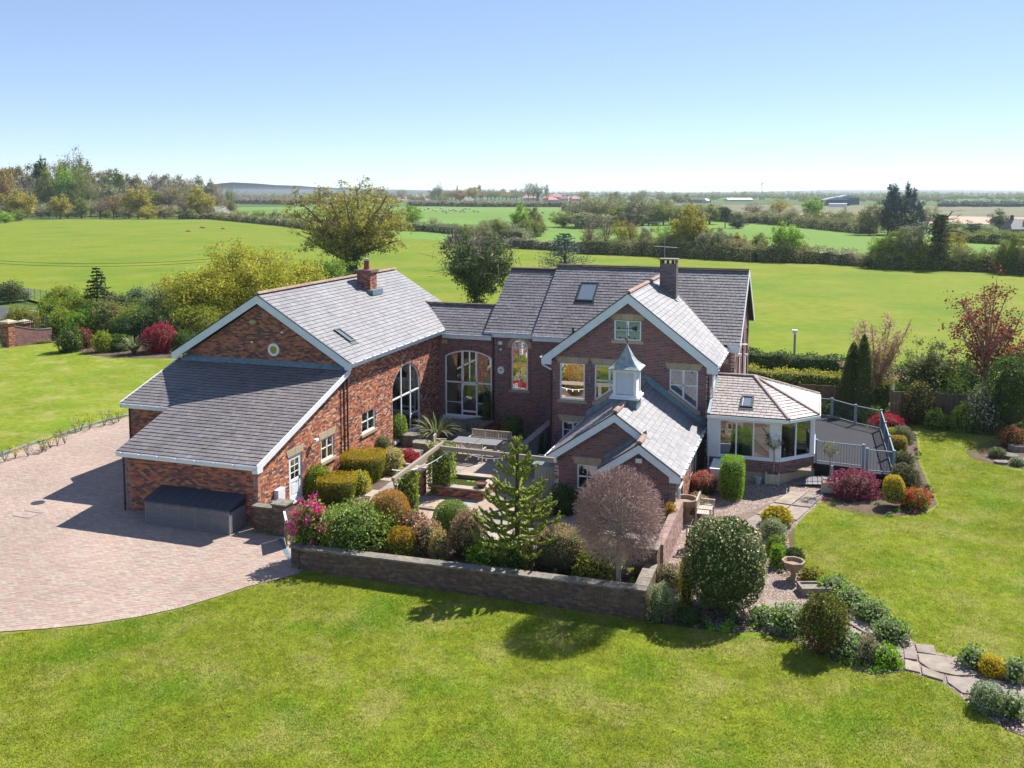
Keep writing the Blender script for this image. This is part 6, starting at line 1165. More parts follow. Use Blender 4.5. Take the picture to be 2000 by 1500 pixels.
for i, (a, b, w, t, lb) in enumerate(((1637, 1165, 50, 1132, 'silver leaved edging plant beside the lawn, next to the stone trough'), (1672, 1196, 52, 1156, 'silver leaved edging plant, second along the right lawn edge from the trough'), (1712, 1222, 56, 1178, 'silver leaved edging plant, third along the right lawn edge from the trough'), (1752, 1262, 56, 1214, 'silver leaved edging plant nearest the flagstones on the right lawn edge'),
      (1500, 1226, 42, 1192, 'silver leaved plant at the foot of the camellia ball'), (1550, 1246, 60, 1190, 'dense silver leaved plant on the front lawn edge left of the tall dark shrub'), (1660, 1294, 52, 1240, 'silver leaved plant right of the tall dark shrub on the front lawn edge'), (1910, 1312, 42, 1272, 'silver leaved plant left of the golden ball by the flagstones'), (1992, 1340, 34, 1292, 'silver leaved plant at the right picture edge behind the golden ball'), (1988, 1412, 34, 1362, 'silver leaved plant at the right picture edge below the flagstones'))):
    S('edging_plant', lb, a, b, w*1.22, t-4, 'silver', 0, 2, .09, .9, .16, .9, loose=.15, flower=('bright', .25, .09), cat='plant', group='silver leaved edging plants')
S('shrub', 'tall dark brownish green rounded shrub on the front lawn edge', 1621, 1290, 80, 1168, 'rustside', 0, 2.3, .055, 1.4, .09, .95, flower=('mid', .4, .06), low=.52); S('grass_clump', 'upright bright green iris clump left of the flagstones', 1738, 1308, 52, 1264, 'bright', 0, 3, .08, 1.3, .06, .9, loose=.08, cat='plant')
S('shrub', 'wispy tan shrub between the dark shrub and the iris clump', 1702, 1300, 36, 1246, 'tan', 0, 2, .05, .8, .18, .9, loose=.2, flower=('greygreen', .3, .06)); S('golden_ball', 'bright yellow ball shrub beside the flagstones at the right', 1951, 1330, 48, 1284, 'sun', 0, 2.1, .055, 1.5, .08, .95)
S('shrub', 'grey green rounded shrub below the flagstones at the right', 1944, 1402, 66, 1338, 'silver', 0, 2.1, .055, 1.4, .08, .95)
S('acer', 'broad purple acer mound in front of the terrace railing', 1681, 980, 92, 921, 'purple', 0, 2.2, .075, 1.3, .09, .75, low=.35); S('clipped_dome', 'upright golden green clipped conifer column right of the purple acer', 1752, 995, 40, 928, 'yelgreen', 0, 2.7, .05, 1.5, .03, 1, topmat='sun', low=.55)
S('clipped_hedge', 'tall olive clipped bush nearest the red azalea', 1776, 972, 48, 908, 'bronzeside', 0, 3, .055, 1.5, .05, 1, flower=('greygreen', .3, .06), cat='hedge'); S('clipped_hedge', 'olive clipped bush beside the terrace rail behind the tall olive one', 1769, 925, 36, 884, 'bronzeside', 0, 3, .055, 1.5, .05, 1, cat='hedge', flower=('greygreen', .3, .06))
S('azalea', 'scarlet azalea at the lawn corner beyond the golden conifer', 1796, 1000, 54, 955, 'mid', 0, 2, .07, 1., .14, .9, flower=('redfl', .10, .11, 3)); S('clipped_hedge', 'orange topped square clipped bush beside the terrace railing', 1760, 890, 36, 851, 'yewside', 0, 5, .055, 1.5, .04, 1, topmat='gold', cat='hedge', box=True)
S('shrub', 'small lime mound against the terrace railing', 1745, 858, 25, 836, 'lime', 0, 2.2, .055, 1.4, .05, 1); S('clipped_hedge', 'small dark grey green block behind the orange topped bush', 1772, 868, 28, 835, 'greygreen', 0, 4, .055, 1.4, .05, 1.4, cat='hedge')
S('acer', 'crimson acer with purple heart at the far corner of the terrace', 1741, 848, 64, 809, 'purple', 0, 2.1, .08, 1.2, .1, .8, topmat='red'); S('shrub', 'yellow green open shrub seen through the back terrace railing', 1697, 828, 46, 787, 'lime', 0, 2, .08, 1., .18, .9, loose=.15, flower=('mid', .3, .09))
# cypresses
S('cypress', 'left of the two tall dark cypresses behind the terrace', 1671, 822, 44, 672, 'conif', 0, 2.4, .07, 1.5, .04, 1, taper=-.42, low=.45, cat='tree', hk=1.01); S('cypress', 'right, slightly taller of the two dark cypresses behind the terrace', 1690, 826, 38, 656, 'conif', 0, 2.4, .07, 1.5, .04, 1, taper=-.42, low=.45, flower=('yelgreen', .04, .08), cat='tree', hk=1.01)
S('shrub', 'small bush by the board fence left of the cypresses', 1625, 812, 60, 782, 'mid', 0, 2.3, .08, 1.2, .08, .7)
for a, b, w, t, m, fl, lb in ((1733, 805, 84, 742, 'mid', ('dark', .4, .10), 'large rounded green shrub right of the cypresses'), (1765, 822, 40, 781, 'mid', ('whitefl', .25, .10), 'white flowering shrub at the right end of the terrace border'), (1800, 832, 52, 752, 'bronzeside', ('yelgreen', .2, .1), 'olive bronze upright shrub left of the round green ball'), (1833, 842, 38, 801, 'mid', ('bright', .15, .08), 'round green ball shrub in front of the board fence'),
      (1893, 848, 46, 790, 'mid', ('lime', .35, .09), 'yellow speckled green shrub right of the board fence'), (1934, 852, 72, 770, 'greygreen', ('whitefl', .12, .12), 'large shrub with lilac white flowers under the red maple'), (1770, 800, 60, 756, 'mid', ('whitefl', .05, .1), 'shrub in the gap behind the white flowering one'), (1860, 812, 70, 760, 'dark', None, 'dark shrub at the top of the board fence'), (1905, 800, 60, 752, 'mid', None, 'mid green shrub left of the maple trunk')):
    S('shrub', lb, a, b, w, t, m, 0, 2.2, .09, 1.2, .12, .8, flower=fl)
S('conifer_hedge', 'tall dark green conifer hedge cut by the right picture edge', 1992, 858, 74, 700, 'dark', 0, 3, .10, 1.2, .14, 1, cat='hedge', flower=('mid', .3, .1), low=.5); S('shrub', 'bronze purple shrub at the right picture edge above the rockery', 1990, 880, 44, 838, 'maple', 0, 2, .08, 1., .15, .9, flower=('gold', .2, .08))
S('shrub', 'low grey green cushion plant in the rockery at the right lawn edge', 1955, 897, 32, 874, 'greygreen', 0, 2, .06, 1.3, .06, .9); S('shrub', 'small silver cushion at the right picture edge of the rockery', 1992, 912, 24, 893, 'silver', 0, 2, .06, 1.2, .08, .9)
# left border
S('acer', 'round crimson acer in front of the left border', 301, 692, 62, 636, 'red', 0, 2.1, .10, 1.1, .1, .9, flower=('purple', .3, .11)); S('acer', 'small dark crimson acer further left in the border', 157, 682, 34, 642, 'maple', 0, 2, .1, 1., .16, .9, flower=('pinkbr', .06, .12))
for a, b, w, t, m, fl, lb in ((112, 660, 60, 612, 'mid', ('lime', .3, .12), 'yellow green shrub beside the swept wall'), (112, 630, 70, 560, 'yelgreen', ('mid', .4, .14), 'airy olive shrub behind the swept wall'), (150, 640, 70, 575, 'mid', ('lime', .2, .14), 'mid green shrub in the left border behind the dark red acer'), (198, 640, 82, 578, 'bronze', ('greygreen', .4, .12), 'mauve tinted shrub in the middle of the left border'),
      (193, 690, 36, 648, 'lime', ('mid', .3, .1), 'small yellow green maple in front of the left border'), (235, 672, 56, 620, 'dark', None, 'dark rounded shrub left of the strap leaved clump'), (262, 625, 40, 562, 'blue', None, 'blue grey spruce in the left border'), (276, 668, 70, 606, 'mid', ('willow', .4, .12), 'light green drooping shrub behind the crimson acer'), (350, 690, 60, 650, 'dark', ('mid', .3, .1), 'dark low shrub right of the crimson acer'), (375, 690, 60, 662, 'mid', ('lime', .25, .1), 'low mixed shrub touching the barn eaves'), (30, 652, 60, 602, 'mid', ('gold', .3, .12), 'orange tinted hedge bush behind the gate pillars'), (5, 590, 50, 552, 'greygreen', ('dark', .4, .14), 'rough bush beyond the road at the left edge'), (32, 586, 40, 562, 'pale', ('whitefl', .3, .14), 'hawthorn bush with white blossom beyond the road')):
    S('shrub', lb, a, b, w, t, m, 0, 2.1, .11, 1.1, .18, .8, flower=fl, loose=.15, shell=.3)
def conifer(label, P, H, W, mat, n=16, per=120, leaf=.2, droop=.15, name='conifer', gap=.0, group=None, top=.02):
    t = thing(name, tuple(P), label, 'tree', group); mb = MB(); P = np.array(P, float); mb.tube(P-(0, 0, .2), P+(0, 0, H*.97), W*.03+.05, .02, 6, .5); Q = []
    for i in range(n):
        z = H*(.08+.9*i/n); r = W/2*(1-(i/n))**.8+top*W
        for k in range(7):
            a = rs.rand()*6.28; e = P+(math.cos(a)*r*(.8+.3*rs.rand()), math.sin(a)*r*(.8+.3*rs.rand()), z-droop*r+rs.rand()*.2*r); s = P+(0, 0, z); mb.tube(s, e, .04, .012, 3, .5, cap=False); m = max(4, per//7); u = rs.rand(m)**.6; Q.append(s+(e-s)*u[:, None]+rs.randn(m, 3)*np.array((.16, .16, .07))*r*(.3+u[:, None]*.6))
    part('trunk', mb, barkd, t); V, F = cards(np.concatenate(Q), leaf, np.array((0, 0, .6)), .8); npobj('crown', V, F, rs.rand(len(F)), L[mat], t); return t
P = G(193, 640); conifer('dark pointed conifer rising from the left border', P, zat(P, 516), 4.2, 'conif', 18, 170, .24)
# willow
P = G(318, 650); t = thing('weeping_willow', tuple(P), 'weeping silvery green willow left of the barn gable', 'tree'); H = zat(P, 530); mb, tips, _ = skeleton(P, H, (2.5, 2.2, H*.3), H*.66, 12, 8, .18, H*.5, .0, n3=1); part('trunk', mb, bark, t); Q = []
for q in tips: m = 26; l = rs.uniform(1.0, 3.4); u = rs.rand(m); Q.append(q+np.stack([rs.randn(m)*.12, rs.randn(m)*.12, -u*min(l, q[2]-.4)], 1))
V, F = cards(np.concatenate(Q), .20, None, .8, .4); npobj('crown', V, F, rs.rand(len(F)), L['willow'], t)
# yellow green trees behind the barn
for px, b, top, w, lb in ((478, 640, 474, 220, 'largest yellow green spring tree behind the barn gable'), (398, 655, 520, 150, 'lower yellow green tree at the left corner of the barn'), (575, 620, 502, 150, 'yellow green tree behind the barn ridge, in front of the spreading oak')):
    P = G(px, b); H = zat(P, top); W = w*depth(P)/FPX; hero('spring_tree', lb, P, H, W, 'yelgreen', 20, 12, 36, .80, .20, .2, .25, .55, .45, n3=3, low=-.8, leaf2=('mid', 5, .2))
P = G(555, 570); H = zat(P, 470); hero('small_tree', 'mid green tree under the left limbs of the spreading oak', G(640, 575), 4.6, 7, 'mid', 12, 8, 24, .7, .22, .18, .25, .55, .45, n3=2, low=-.5)
# great spreading oak
P = G(688, 548); H = zat(P, 352); W = 236*depth(P)/FPX
hero('spreading_oak', 'great spreading oak with bronze leaves and ivy clad limbs behind the barn', P, H, W*1.16, 'oak', 34, 12, 11, .60, .27, .62, .30, .60, .42, n3=3, low=-.6, umb=.06, bk=bark, extra=(240, .42, .6), leaf2=('yelgreen', 8, .3), sub=.22)
# ivy tree behind link
P = G(930, 605); H = zat(P, 448); W = 165*depth(P)/FPX
t = hero('ivy_tree', 'ivy smothered tree with grey twigs behind the link roof', P, H, W, 'ivy', 16, 9, 26, .8, .27, .32, .3, .56, .42, n3=2, low=-.55, bk=bark, extra=(110, .5, .9), leaf2=('greygreen', 8, .26))
mb = MB()
for k in range(420): a = P+(rs.randn()*W*.2, rs.randn()*W*.2, H*rs.uniform(.4, .9)); d = rdir(.4); mb.tube(a, a+d*rs.uniform(1, 2.6), .03, .008, 3, .5, cap=False)
part('bare_twigs', mb, barkp, t, kind='stuff')
# blue cedar and flanks
P = G(1103, 548); H = zat(P, 452); conifer('sparse blue grey cedar rising behind the main roof ridge', P, H, 130*depth(P)/FPX, 'blue', 16, 210, .26, -.12, 'cedar_tree')
# cherry
P = G(1712, 800); H = zat(P, 616); W = 118*depth(P)/FPX
t = thing('cherry_tree', tuple(P), 'vase shaped cherry in faded pink blossom behind the cypresses', 'tree'); mb = MB(); mb.tube(P, P+(0, 0, H*.28), .14, .11, 7, .5); tips = []
for k in range(13):
    a = 6.28*k/13+rs.rand()*.3; r = W*(.28+.26*rs.rand()); e = P+HX*math.cos(a)*r+HY*math.sin(a)*r*.8+(0, 0, H*(.72+.28*rs.rand())); s = P+(0, 0, H*.27); m = s+(e-s)*.5+(0, 0, -H*.05); bez(mb, s, m, e, .07, .015, 6, 4)
    for j in range(20): u = .3+.7*rs.rand(); q = s*(1-u)**2+m*2*u*(1-u)+e*u*u; f = q+rdir(.2)*W*.05*(.5+rs.rand()); mb.tube(q, f, .012, .005, 3, .5, cap=False); tips.append(f); tips.append(q)
for k in range(26): q = P+HX*rs.uniform(-.5, .25)*W+HY*rs.uniform(-.3, .3)*W+(0, 0, H*rs.uniform(.25, .55)); mb.tube(P+(0, 0, H*.25), q, .02, .008, 3, .5, cap=False); tips += [q+rs.randn(3)*.25 for _ in range(5)]
part('trunk', mb, barkp, t); V, F, r = cluster(np.array(tips), 9, .36, .12); V2, F2, r2 = cluster(np.array(tips), 5, .4, .12); V, F, r, mi = join([(V, F, r, 0), (V2, F2, r2, 1)]); npobj('crown', V, F, r, [L['blossom'], L['yelgreen']], t, mi)
# red maple
P = G(1921, 812); H = zat(P, 545); W = 160*depth(P)/FPX
t = hero('red_maple', 'tall open dark red maple at the right side of the garden', P+(0, 0, 0), H, W*1.12, 'maple', 26, 8, 8, .40, .16, .17, .45, .62, .40, n3=2, low=-.75, bk=barkp, sub=.20, umb=.0)
P = G(2003, 790); H = zat(P, 660); hero('orange_maple', 'orange red maple crown cut by the right picture edge', P, H, 3.8, 'maple', 12, 8, 20, .4, .16, .14, .35, .66, .34, n3=2, bk=barkp, leaf2=('gold', 10, .15))
# loose shrub trees between cherry and maple
for a, b, t_, w, m, lb in ((1812, 790, 655, 92, 'greygreen', 'loose grey green small tree between the cherry and the maple'), (1860, 780, 690, 90, 'mid', 'bushy green small tree left of the maple trunk'), (1780, 775, 700, 60, 'mid', 'small leafy tree right of the cherry')):
    P = G(a, b); H = zat(P, t_); hero('small_tree', lb, P, H, w*depth(P)/FPX, m, 13, 8, 22, .42, .16, .09, .25, .56, .45, n3=2, low=-.7, leaf2=('lime', 4, .13))
# fill of the left and right borders
for i, (a, b, w, t, m, fl) in enumerate(((100, 640, 60, 585, 'mid', 'lime'), (128, 648, 60, 596, 'yelgreen', 'mid'), (150, 662, 60, 612, 'mid', 'bright'), (176, 655, 64, 590, 'dark', 'mid'), (205, 660, 70, 596, 'mid', 'bronze'), (228, 650, 60, 580, 'dark', 'greygreen'), (250, 664, 60, 604, 'mid', 'yelgreen'), (290, 655, 70, 585, 'willow', 'mid'), (335, 670, 80, 605, 'mid', 'willow'), (370, 672, 90, 598, 'yelgreen', 'mid'), (225, 688, 40, 655, 'dark', 'mid'), (128, 690, 44, 640, 'dark', 'mid'))):
    S('shrub', ['yellow green shrub at the far left of the left border mass', 'feathery olive shrub second from the left in the border mass', 'mid green shrub above the small crimson acer', 'dark shrub below the pointed conifer', 'bronze flecked shrub right of the pointed conifer', 'dark grey green shrub left of the blue spruce', 'olive shrub below the blue spruce', 'silvery green shrub under the willow', 'tall green shrub between willow and barn', 'broad yellow green shrub against the barn gable corner', 'low dark shrub left of the flax clump', 'low dark shrub left of the small crimson acer'][i], a, b, w, t, m, 0, 2.1, .13, 1.0, .2, .9, flower=(fl, .4, .13), loose=.2)
for i, (a, b, w, t, m, fl) in enumerate(((1745, 795, 60, 748, 'dark', 'mid'), (1790, 800, 60, 745, 'mid', 'greygreen'), (1828, 800, 70, 735, 'greygreen', 'mid'), (1870, 805, 80, 735, 'mid', 'dark'), (1915, 800, 80, 740, 'dark', 'mid'), (1955, 820, 70, 752, 'mid', 'pale'), (1905, 840, 40, 800, 'dark', 'mid'), (1862, 842, 34, 812, 'mid', 'bright'))):
    S('shrub', ['dark shrub right behind the cypresses in the right border', 'green shrub below the loose grey green tree', 'grey green shrub in the middle of the right border', 'leafy shrub above the board fence in the right border', 'dark shrub below the red maple crown', 'pale flecked shrub right of the red maple trunk', 'dark low shrub right of the yellow speckled one', 'small bright low shrub in front of the board fence'][i], a, b, w, t, m, 0, 2.1, .11, 1.0, .2, .9, flower=(fl, .4, .11), loose=.2)
# hedges as long clipped strips
def hedge(name, label, pts, h, w, mat, leaf=.1, dens=2.0, rough=.12, topmat=None, cat='hedge', base=0., group=None, kind=None):
    pts = [np.array((*p, 0.)) for p in pts]; parts = []; mats = [L[mat]]+([L[topmat]] if topmat else [])
    Ptot = []; Ntot = []
    for a, b in zip(pts[:-1], pts[1:]):
        Ls = np.linalg.norm(b-a); d = (b-a)/Ls; s = np.cross(d, (0, 0, 1)); lf = max(leaf, depth((a+b)/2)/FPX*2.4); n = int(min(30000, Ls*(2*h+w)*dens/(lf*lf)))
        u = rs.rand(n)*Ls; th = rs.rand(n)*(2*h+w); side = np.where(th < h, -1, np.where(th < h+w, 0, 1)); hh = h*(1+rough*(np.sin(u*1.3+a[0])+np.sin(u*3.1)+np.sin(u*.5))/2.2)
        z = np.where(side == -1, th/h, np.where(side == 1, (th-h-w)/h, 1.)); x = np.where(side == 0, (th-h)/w-.5, side*.5); lm = 1. if h >= 1.8 else .35; lp = lm*(np.sin(u*.9/h*2+3*z+a[1])+np.sin(u*2.3/h*2+a[0]))*.5; jz = rs.randn(n)*.06*h+lp*.10*h-np.abs(rs.randn(n))*.07*h*lm; jx = rs.randn(n)*.07*w+lp*.10*w*np.sign(x)
        Q = a+d*u[:, None]+s*((x*w+jx)*(1-.25*z**3))[:, None]; Q[:, 2] = base+np.maximum(.03, z*hh+jz*z); nr = s*np.sign(x)[:, None]*(side != 0)[:, None]+np.array((0, 0, 1.))*(side == 0)[:, None]
        V, F = cards(Q, lf, nr, 1.3); r = rs.rand(n)*.7+.3*(.5+.5*np.sin(u*.7/h+a[0]*3))
        if topmat: k = (z > .9); parts += [(V, F[~k], r[~k], 0), (np.zeros((0, 3)), F[k]-len(V), r[k], 1)]
        else: parts.append((V, F, r, 0))
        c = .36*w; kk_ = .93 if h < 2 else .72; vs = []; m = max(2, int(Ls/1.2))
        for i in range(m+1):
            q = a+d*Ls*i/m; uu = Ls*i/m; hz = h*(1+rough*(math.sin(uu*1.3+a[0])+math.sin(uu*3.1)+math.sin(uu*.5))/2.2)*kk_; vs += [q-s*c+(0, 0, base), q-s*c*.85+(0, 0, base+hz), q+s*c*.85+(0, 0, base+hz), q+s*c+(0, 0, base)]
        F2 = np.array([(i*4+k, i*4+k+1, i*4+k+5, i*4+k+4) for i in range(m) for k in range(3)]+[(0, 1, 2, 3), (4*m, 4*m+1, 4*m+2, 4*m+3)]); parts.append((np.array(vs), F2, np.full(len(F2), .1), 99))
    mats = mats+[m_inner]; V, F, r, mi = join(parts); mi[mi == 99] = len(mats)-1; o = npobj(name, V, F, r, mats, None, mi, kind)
    if not kind: tag(o, label, cat, group)
    return o
hedge('field_hedge', 'dark hedge along the field behind the lamp post', g2((1455, 735), (1560, 740), (1680, 758), (1800, 785)), 1.7, 1.9, 'dark', .13, rough=.16)
hedge('trimmed_hedge', 'lighter trimmed hedge behind the garden room roof', g2((1455, 772), (1560, 778), (1665, 792), (1740, 805)), 1.75, 1.5, 'mid', .12, topmat='yelgreen', rough=.1)
hedge('field_hedge', 'hedge beyond the right hand shrubs bordering the meadow', g2((1790, 778), (1900, 790), (2080, 815)), 2.4, 2.2, 'dark', .14, rough=.16)
hedge('field_hedge', 'rough hedge between the left border and the meadow', g2((92, 625), (200, 632), (330, 640), (430, 640)), 2.2, 2.4, 'mid', .18, rough=.3)
# strap leaved clumps
def straps(label, P, n, Lg, w, mat, name='flax_clump', lean=1.):
    mb = MB()
    for k in range(n):
        a = rs.rand()*6.28; l = Lg*(.6+.5*rs.rand()); d = np.array((math.cos(a), math.sin(a), 0)); s = np.cross(d, (0, 0, 1))*w/2; out = l*(.25+.6*rs.rand())*lean; pr = None; r_ = random.random()
        for i in range(6):
            t = i/5; q = np.array(P)+d*(out*t**1.3+.08)+(0, 0, l*(t*1.05-.62*t*t*(out/l+.4))); ww = s*(1-t**2*.95)
            if pr is not None: mb.add([pr[0]-pr[1], pr[0]+pr[1], q+ww, q-ww], [[0, 1, 2, 3]], r_)
            pr = (q, ww)
    return tag(part(name, mb, L[mat]), label, 'plant')
straps('grey green strap leaved flax clump left of the crimson acer', G(262, 692), 90, 2.6, .12, 'greygreen'); straps('large dark arching flax clump in the courtyard corner by the barn glazing', G(852, 862), 130, 2.3, .10, 'greygreen'); straps('spiky palm like plant by the swept wall', G(108, 655), 60, 2.4, .12, 'pale')
# saplings row
for i, (px, b, h) in enumerate(((10, 918, 30), (30, 912, 24), (55, 908, 34), (82, 900, 30), (90, 898, 26), (98, 892, 30), (112, 886, 32), (127, 884, 34), (148, 862, 40), (158, 858, 22), (175, 855, 34), (203, 848, 34), (222, 845, 28), (232, 840, 26))):
    P = G(px, b-18 if False else b-16); H = max(.5, h*depth(P)/FPX*.95); mb = MB(); t = thing('sapling', tuple(P), 'young sparse sapling in the hedge row between the left lawn and the paved drive', 'sapling', 'young hedge saplings along the left lawn'); tips = []
    for k in range(7): e = P+(rs.randn()*.18, rs.randn()*.18, H*rs.uniform(.4, 1)); mb.tube(P, e, .014, .006, 3, .5, cap=False); tips.append(e)
    part('stem', mb, bark, t); V, F, r = cluster(np.array(tips), 14, .17, .08); npobj('leaves', V, F, r, L['sun' if i in (1, 5) else ['mid', 'yelgreen', 'bronze'][i % 3]], t)
# olive trees in planters
for P, lb in ((PL1, 'slim standard olive tree growing in the planter by the garden room'), (PL2, 'slim standard olive tree growing in the planter by the purple acer')):
    t = thing('olive_tree', tuple(P+(0, 0, .44)), lb, 'tree'); mb = MB(); p = np.array(P)+(0, 0, .44); H = 1.75; bez(mb, p, p+(.1, 0, .6), p+(.02, 0, 1.15), .035, .025, 5, 6); tips = []
    for k in range(22): e = p+(0, 0, 1.5)+rdir(.2)*np.array((.45, .45, .32))*(.6+.4*rs.rand()); mb.tube(p+(.02, 0, 1.12), e, .012, .005, 3, .5, cap=False); tips.append(e)
    part('trunk', mb, barkp, t); V, F, r = cluster(np.array(tips), 26, .16, .06); npobj('crown', V, F, r, L['greygreen'], t)
# monkey puzzle
P = np.array((-9.62, 29.5, .42)); H = 5.0-.42
t = thing('monkey_puzzle', tuple(P), 'monkey puzzle tree with upturned spiny branches in the middle of the courtyard bed', 'tree'); mb = MB(); mbt = MB(); mbt.tube(P, P+(0, 0, H*.96), .11, .05, 8, .5); lv = []
def arm(p, d, l, r0, up):
    pts = [p]; q = p.copy(); dd = d.copy(); n = 7
    for i in range(n): q = q+dd*l/n; dd = dd+np.array((0, 0, up/n)); dd /= np.linalg.norm(dd); pts.append(q)
    for i in range(n):
        mb.tube(pts[i], pts[i+1], r0*(1-.25*i/n), r0*(1-.25*(i+1)/n) if i < n-1 else r0*.35, 6, .4+.5*rs.rand(), cap=(i == n-1)); m = int(l*26); u = rs.rand(m)[:, None]; Q = pts[i]+(pts[i+1]-pts[i])*u; e = rs.randn(m, 3); e /= np.linalg.norm(e, axis=1)[:, None]; lv.append((Q+e*r0*1.0, e+dd))
    return pts
NL = 9
for i in range(NL):
    z = H*(.14+.82*i/NL); rr = 1.72*(1-(i/NL)**1.25)*(.45+.55*min(1, (i+2)/3.))+.22; nb = 6 if i < NL-2 else 5
    for k in range(nb):
        a = 6.28*(k+.5*(i % 2)+rs.rand()*.3)/nb; d = np.array((math.cos(a), math.sin(a), -.28 if i < 6 else .25)); d /= np.linalg.norm(d); pts = arm(P+(0, 0, z), d, rr, .058, 1.15 if i < 7 else 1.4)
        for s in (-1, 1):
            for j in ((3, 5) if rr > .8 else (4,)):
                c, s_ = math.cos(s*.8), math.sin(s*.8); d2 = np.array((d[0]*c-d[1]*s_, d[0]*s_+d[1]*c, .18)); arm(pts[j], d2/np.linalg.norm(d2), rr*.34, .048, 1.3)
for k in range(5): a = 6.28*k/5; arm(P+(0, 0, H*.93), np.array((math.cos(a)*.6, math.sin(a)*.6, .8)), .32, .045, .3)
part('trunk', mbt, barkd, t); part('branches', mb, L['spruce'], t); Q = np.concatenate([q for q, _ in lv]); E = np.concatenate([e for _, e in lv]); V, F = cards(Q, .07, E, .6, .45); npobj('needles', V, F, rs.rand(len(F)), L['spruce'], t)
# bare globe tree on a stem
P = G(1214, 1150, .42); D_ = depth(P); c = P+(0, 0, 0); Rg = 86*D_/FPX; P = np.array((-5.86, 28.5, .42)); D_ = depth(P); Rg = 88*D_/FPX; ctr = atY(1209, 1010, P[1]); c = P; t = thing('globe_tree', tuple(P), 'leafless purple brown globe tree on a straight pale trunk behind the garden wall', 'tree'); mb = MB(); mb.tube(P, ctr-(0, 0, Rg*.45), .085, .075, 9, .5); mb.tube(ctr-(0, 0, Rg*.45), ctr, .075, .05, 7, .5); mt = MB(); tips = []
for k in range(40):
    d = rdir(.25); e = ctr+d*Rg*np.array((1, 1, 1.0))*.62; s = ctr-(0, 0, Rg*(.4*rs.rand()+.1)); bez(mb, s, (s+e)/2+rs.randn(3)*.1, e, .03, .012, 4, 4)
for k in range(6500):
    d = rdir(.1); r0 = rs.uniform(.40, .9)**.6; s = ctr+d*Rg*r0*np.array((1, 1, 1.12)); d2 = d+rs.randn(3)*.55; d2 /= np.linalg.norm(d2); e = s+d2*rs.uniform(.15, .34); v = e-ctr; ll = np.linalg.norm(v/np.array((1, 1, 1.12)))/Rg
    if ll > 1.03: e = ctr+v/ll*rs.uniform(.97, 1.04)
    if e[2] < ctr[2]-Rg*.92: continue
    mt.tube(s, e, .007, .004, 3, rs.rand(), cap=False); tips.append(e)
part('trunk', mb, barkp, t); part('twigs', mt, L['twig'], t); tips = np.array(tips); V, F = cards(np.repeat(tips, 2, 0)+rs.randn(len(tips)*2, 3)*.03, .035, None, 1.); npobj('buds', V, F, rs.rand(len(F)), L['bud'], t)
# lawn blades: short grass tufts over the near lawns
lawn_front = g2((-420, 1260), (-40, 1245), (90, 1230), (180, 1222), (270, 1208), (350, 1191), (420, 1170), (480, 1150), (583, 1122), (700, 1135), (1262, 1214), (1420, 1238), (1550, 1256), (1620, 1290), (1700, 1320), (1775, 1314), (1845, 1338), (1885, 1372), (1965, 1428), (2100, 1500), (2420, 1640), (2300, 1760), (-320, 1760))
lawn_right = g2((1612, 975), (1640, 992), (1760, 1010), (1810, 1005), (1835, 985), (1815, 940), (1800, 900), (1795, 845), (1990, 862), (1890, 890), (1975, 918), (2050, 930), (2450, 1000), (2450, 1420), (2100, 1330), (1990, 1292), (1900, 1288), (1800, 1266), (1755, 1222), (1700, 1188), (1640, 1148), (1590, 1126), (1548, 1085), (1542, 1045), (1572, 1010))
m_blade = M('grass_blades', [(.36,.41,.03), (.30,.36,.022), (.42,.44,.04), (.48,.43,.10), (.34,.41,.03)], .8, 2.2, .2, tr=.45, spec=.15, big=.15, bigs=.16, patch=[((.50,.45,.16), .5, .48, .70, .75), ((.16,.29,.015), .33, .5, .66, .7), ((.54,.48,.22), 1.9, .60, .76, .6), ((.12,.22,.012), 5.5, .5, .68, .6)])
def blades(poly, n, h, near=0):
    X, Y = scatter_in(poly, n); n = len(X); a = rs.uniform(0, 6.28, n); hh = h*rs.uniform(.5, 1.25, n)*(1+.25*np.sin(X*1.7+Y*.6)*np.sin(Y*1.3-X*.4)); w = .011*rs.uniform(.7, 1.4, n); lx, ly = rs.randn(n)*.5*hh, rs.randn(n)*.5*hh; c, s = np.cos(a)*w, np.sin(a)*w; z = np.zeros(n)
    V = np.stack([np.stack([X-c, Y-s, z], 1), np.stack([X+c, Y+s, z], 1), np.stack([X+lx, Y+ly, hh], 1)], 1).reshape(-1, 3); npobj('grass', V, np.arange(3*n).reshape(-1, 3), rs.rand(n), m_blade, kind='stuff')
blades(lawn_front, 400000, .045); blades(lawn_right, 210000, .045)
def ground_cover(label, poly, z, n, mats, hmax=.3, rmin=.10, rmax=.26):
    X, Y = scatter_in(poly, n); parts = []
    for x, y in zip(X, Y):
        r = rs.uniform(rmin, rmax); h = rs.uniform(.3, 1)*hmax; d = rs.randn(70, 3); d /= np.linalg.norm(d, axis=1)[:, None]; d[:, 2] = np.abs(d[:, 2]); Q = np.array((x, y, z))+d*np.array((r, r, h))*rs.uniform(.5, 1.1, 70)[:, None]; V, F = cards(Q, .075, d, 1.); parts.append((V, F, rs.rand(70), rs.randint(len(mats))))
    V, F, r, mi = join(parts); o = npobj('ground_cover', V, F, r, [L[m] for m in mats], None, mi, 'stuff'); o['label'] = label
ground_cover('mixed low planting on the raised bed behind the long garden wall', [(-17, 28.1), (-5.4, 28.1), (-5.4, 31), (-9, 31.1), (-12, 30.4), (-16.8, 30.4)], .42, 150, ['mid', 'dark', 'bronze', 'lime', 'pale', 'bronzeside'], .45)
ground_cover('low planting along the foot of the barn and garage wall', [(-20.7, 34.6), (-19.2, 34.3), (-18.9, 38), (-19.2, 42), (-20.7, 42)], 0, 60, ['mid', 'dark', 'yelgreen', 'pale'], .35)
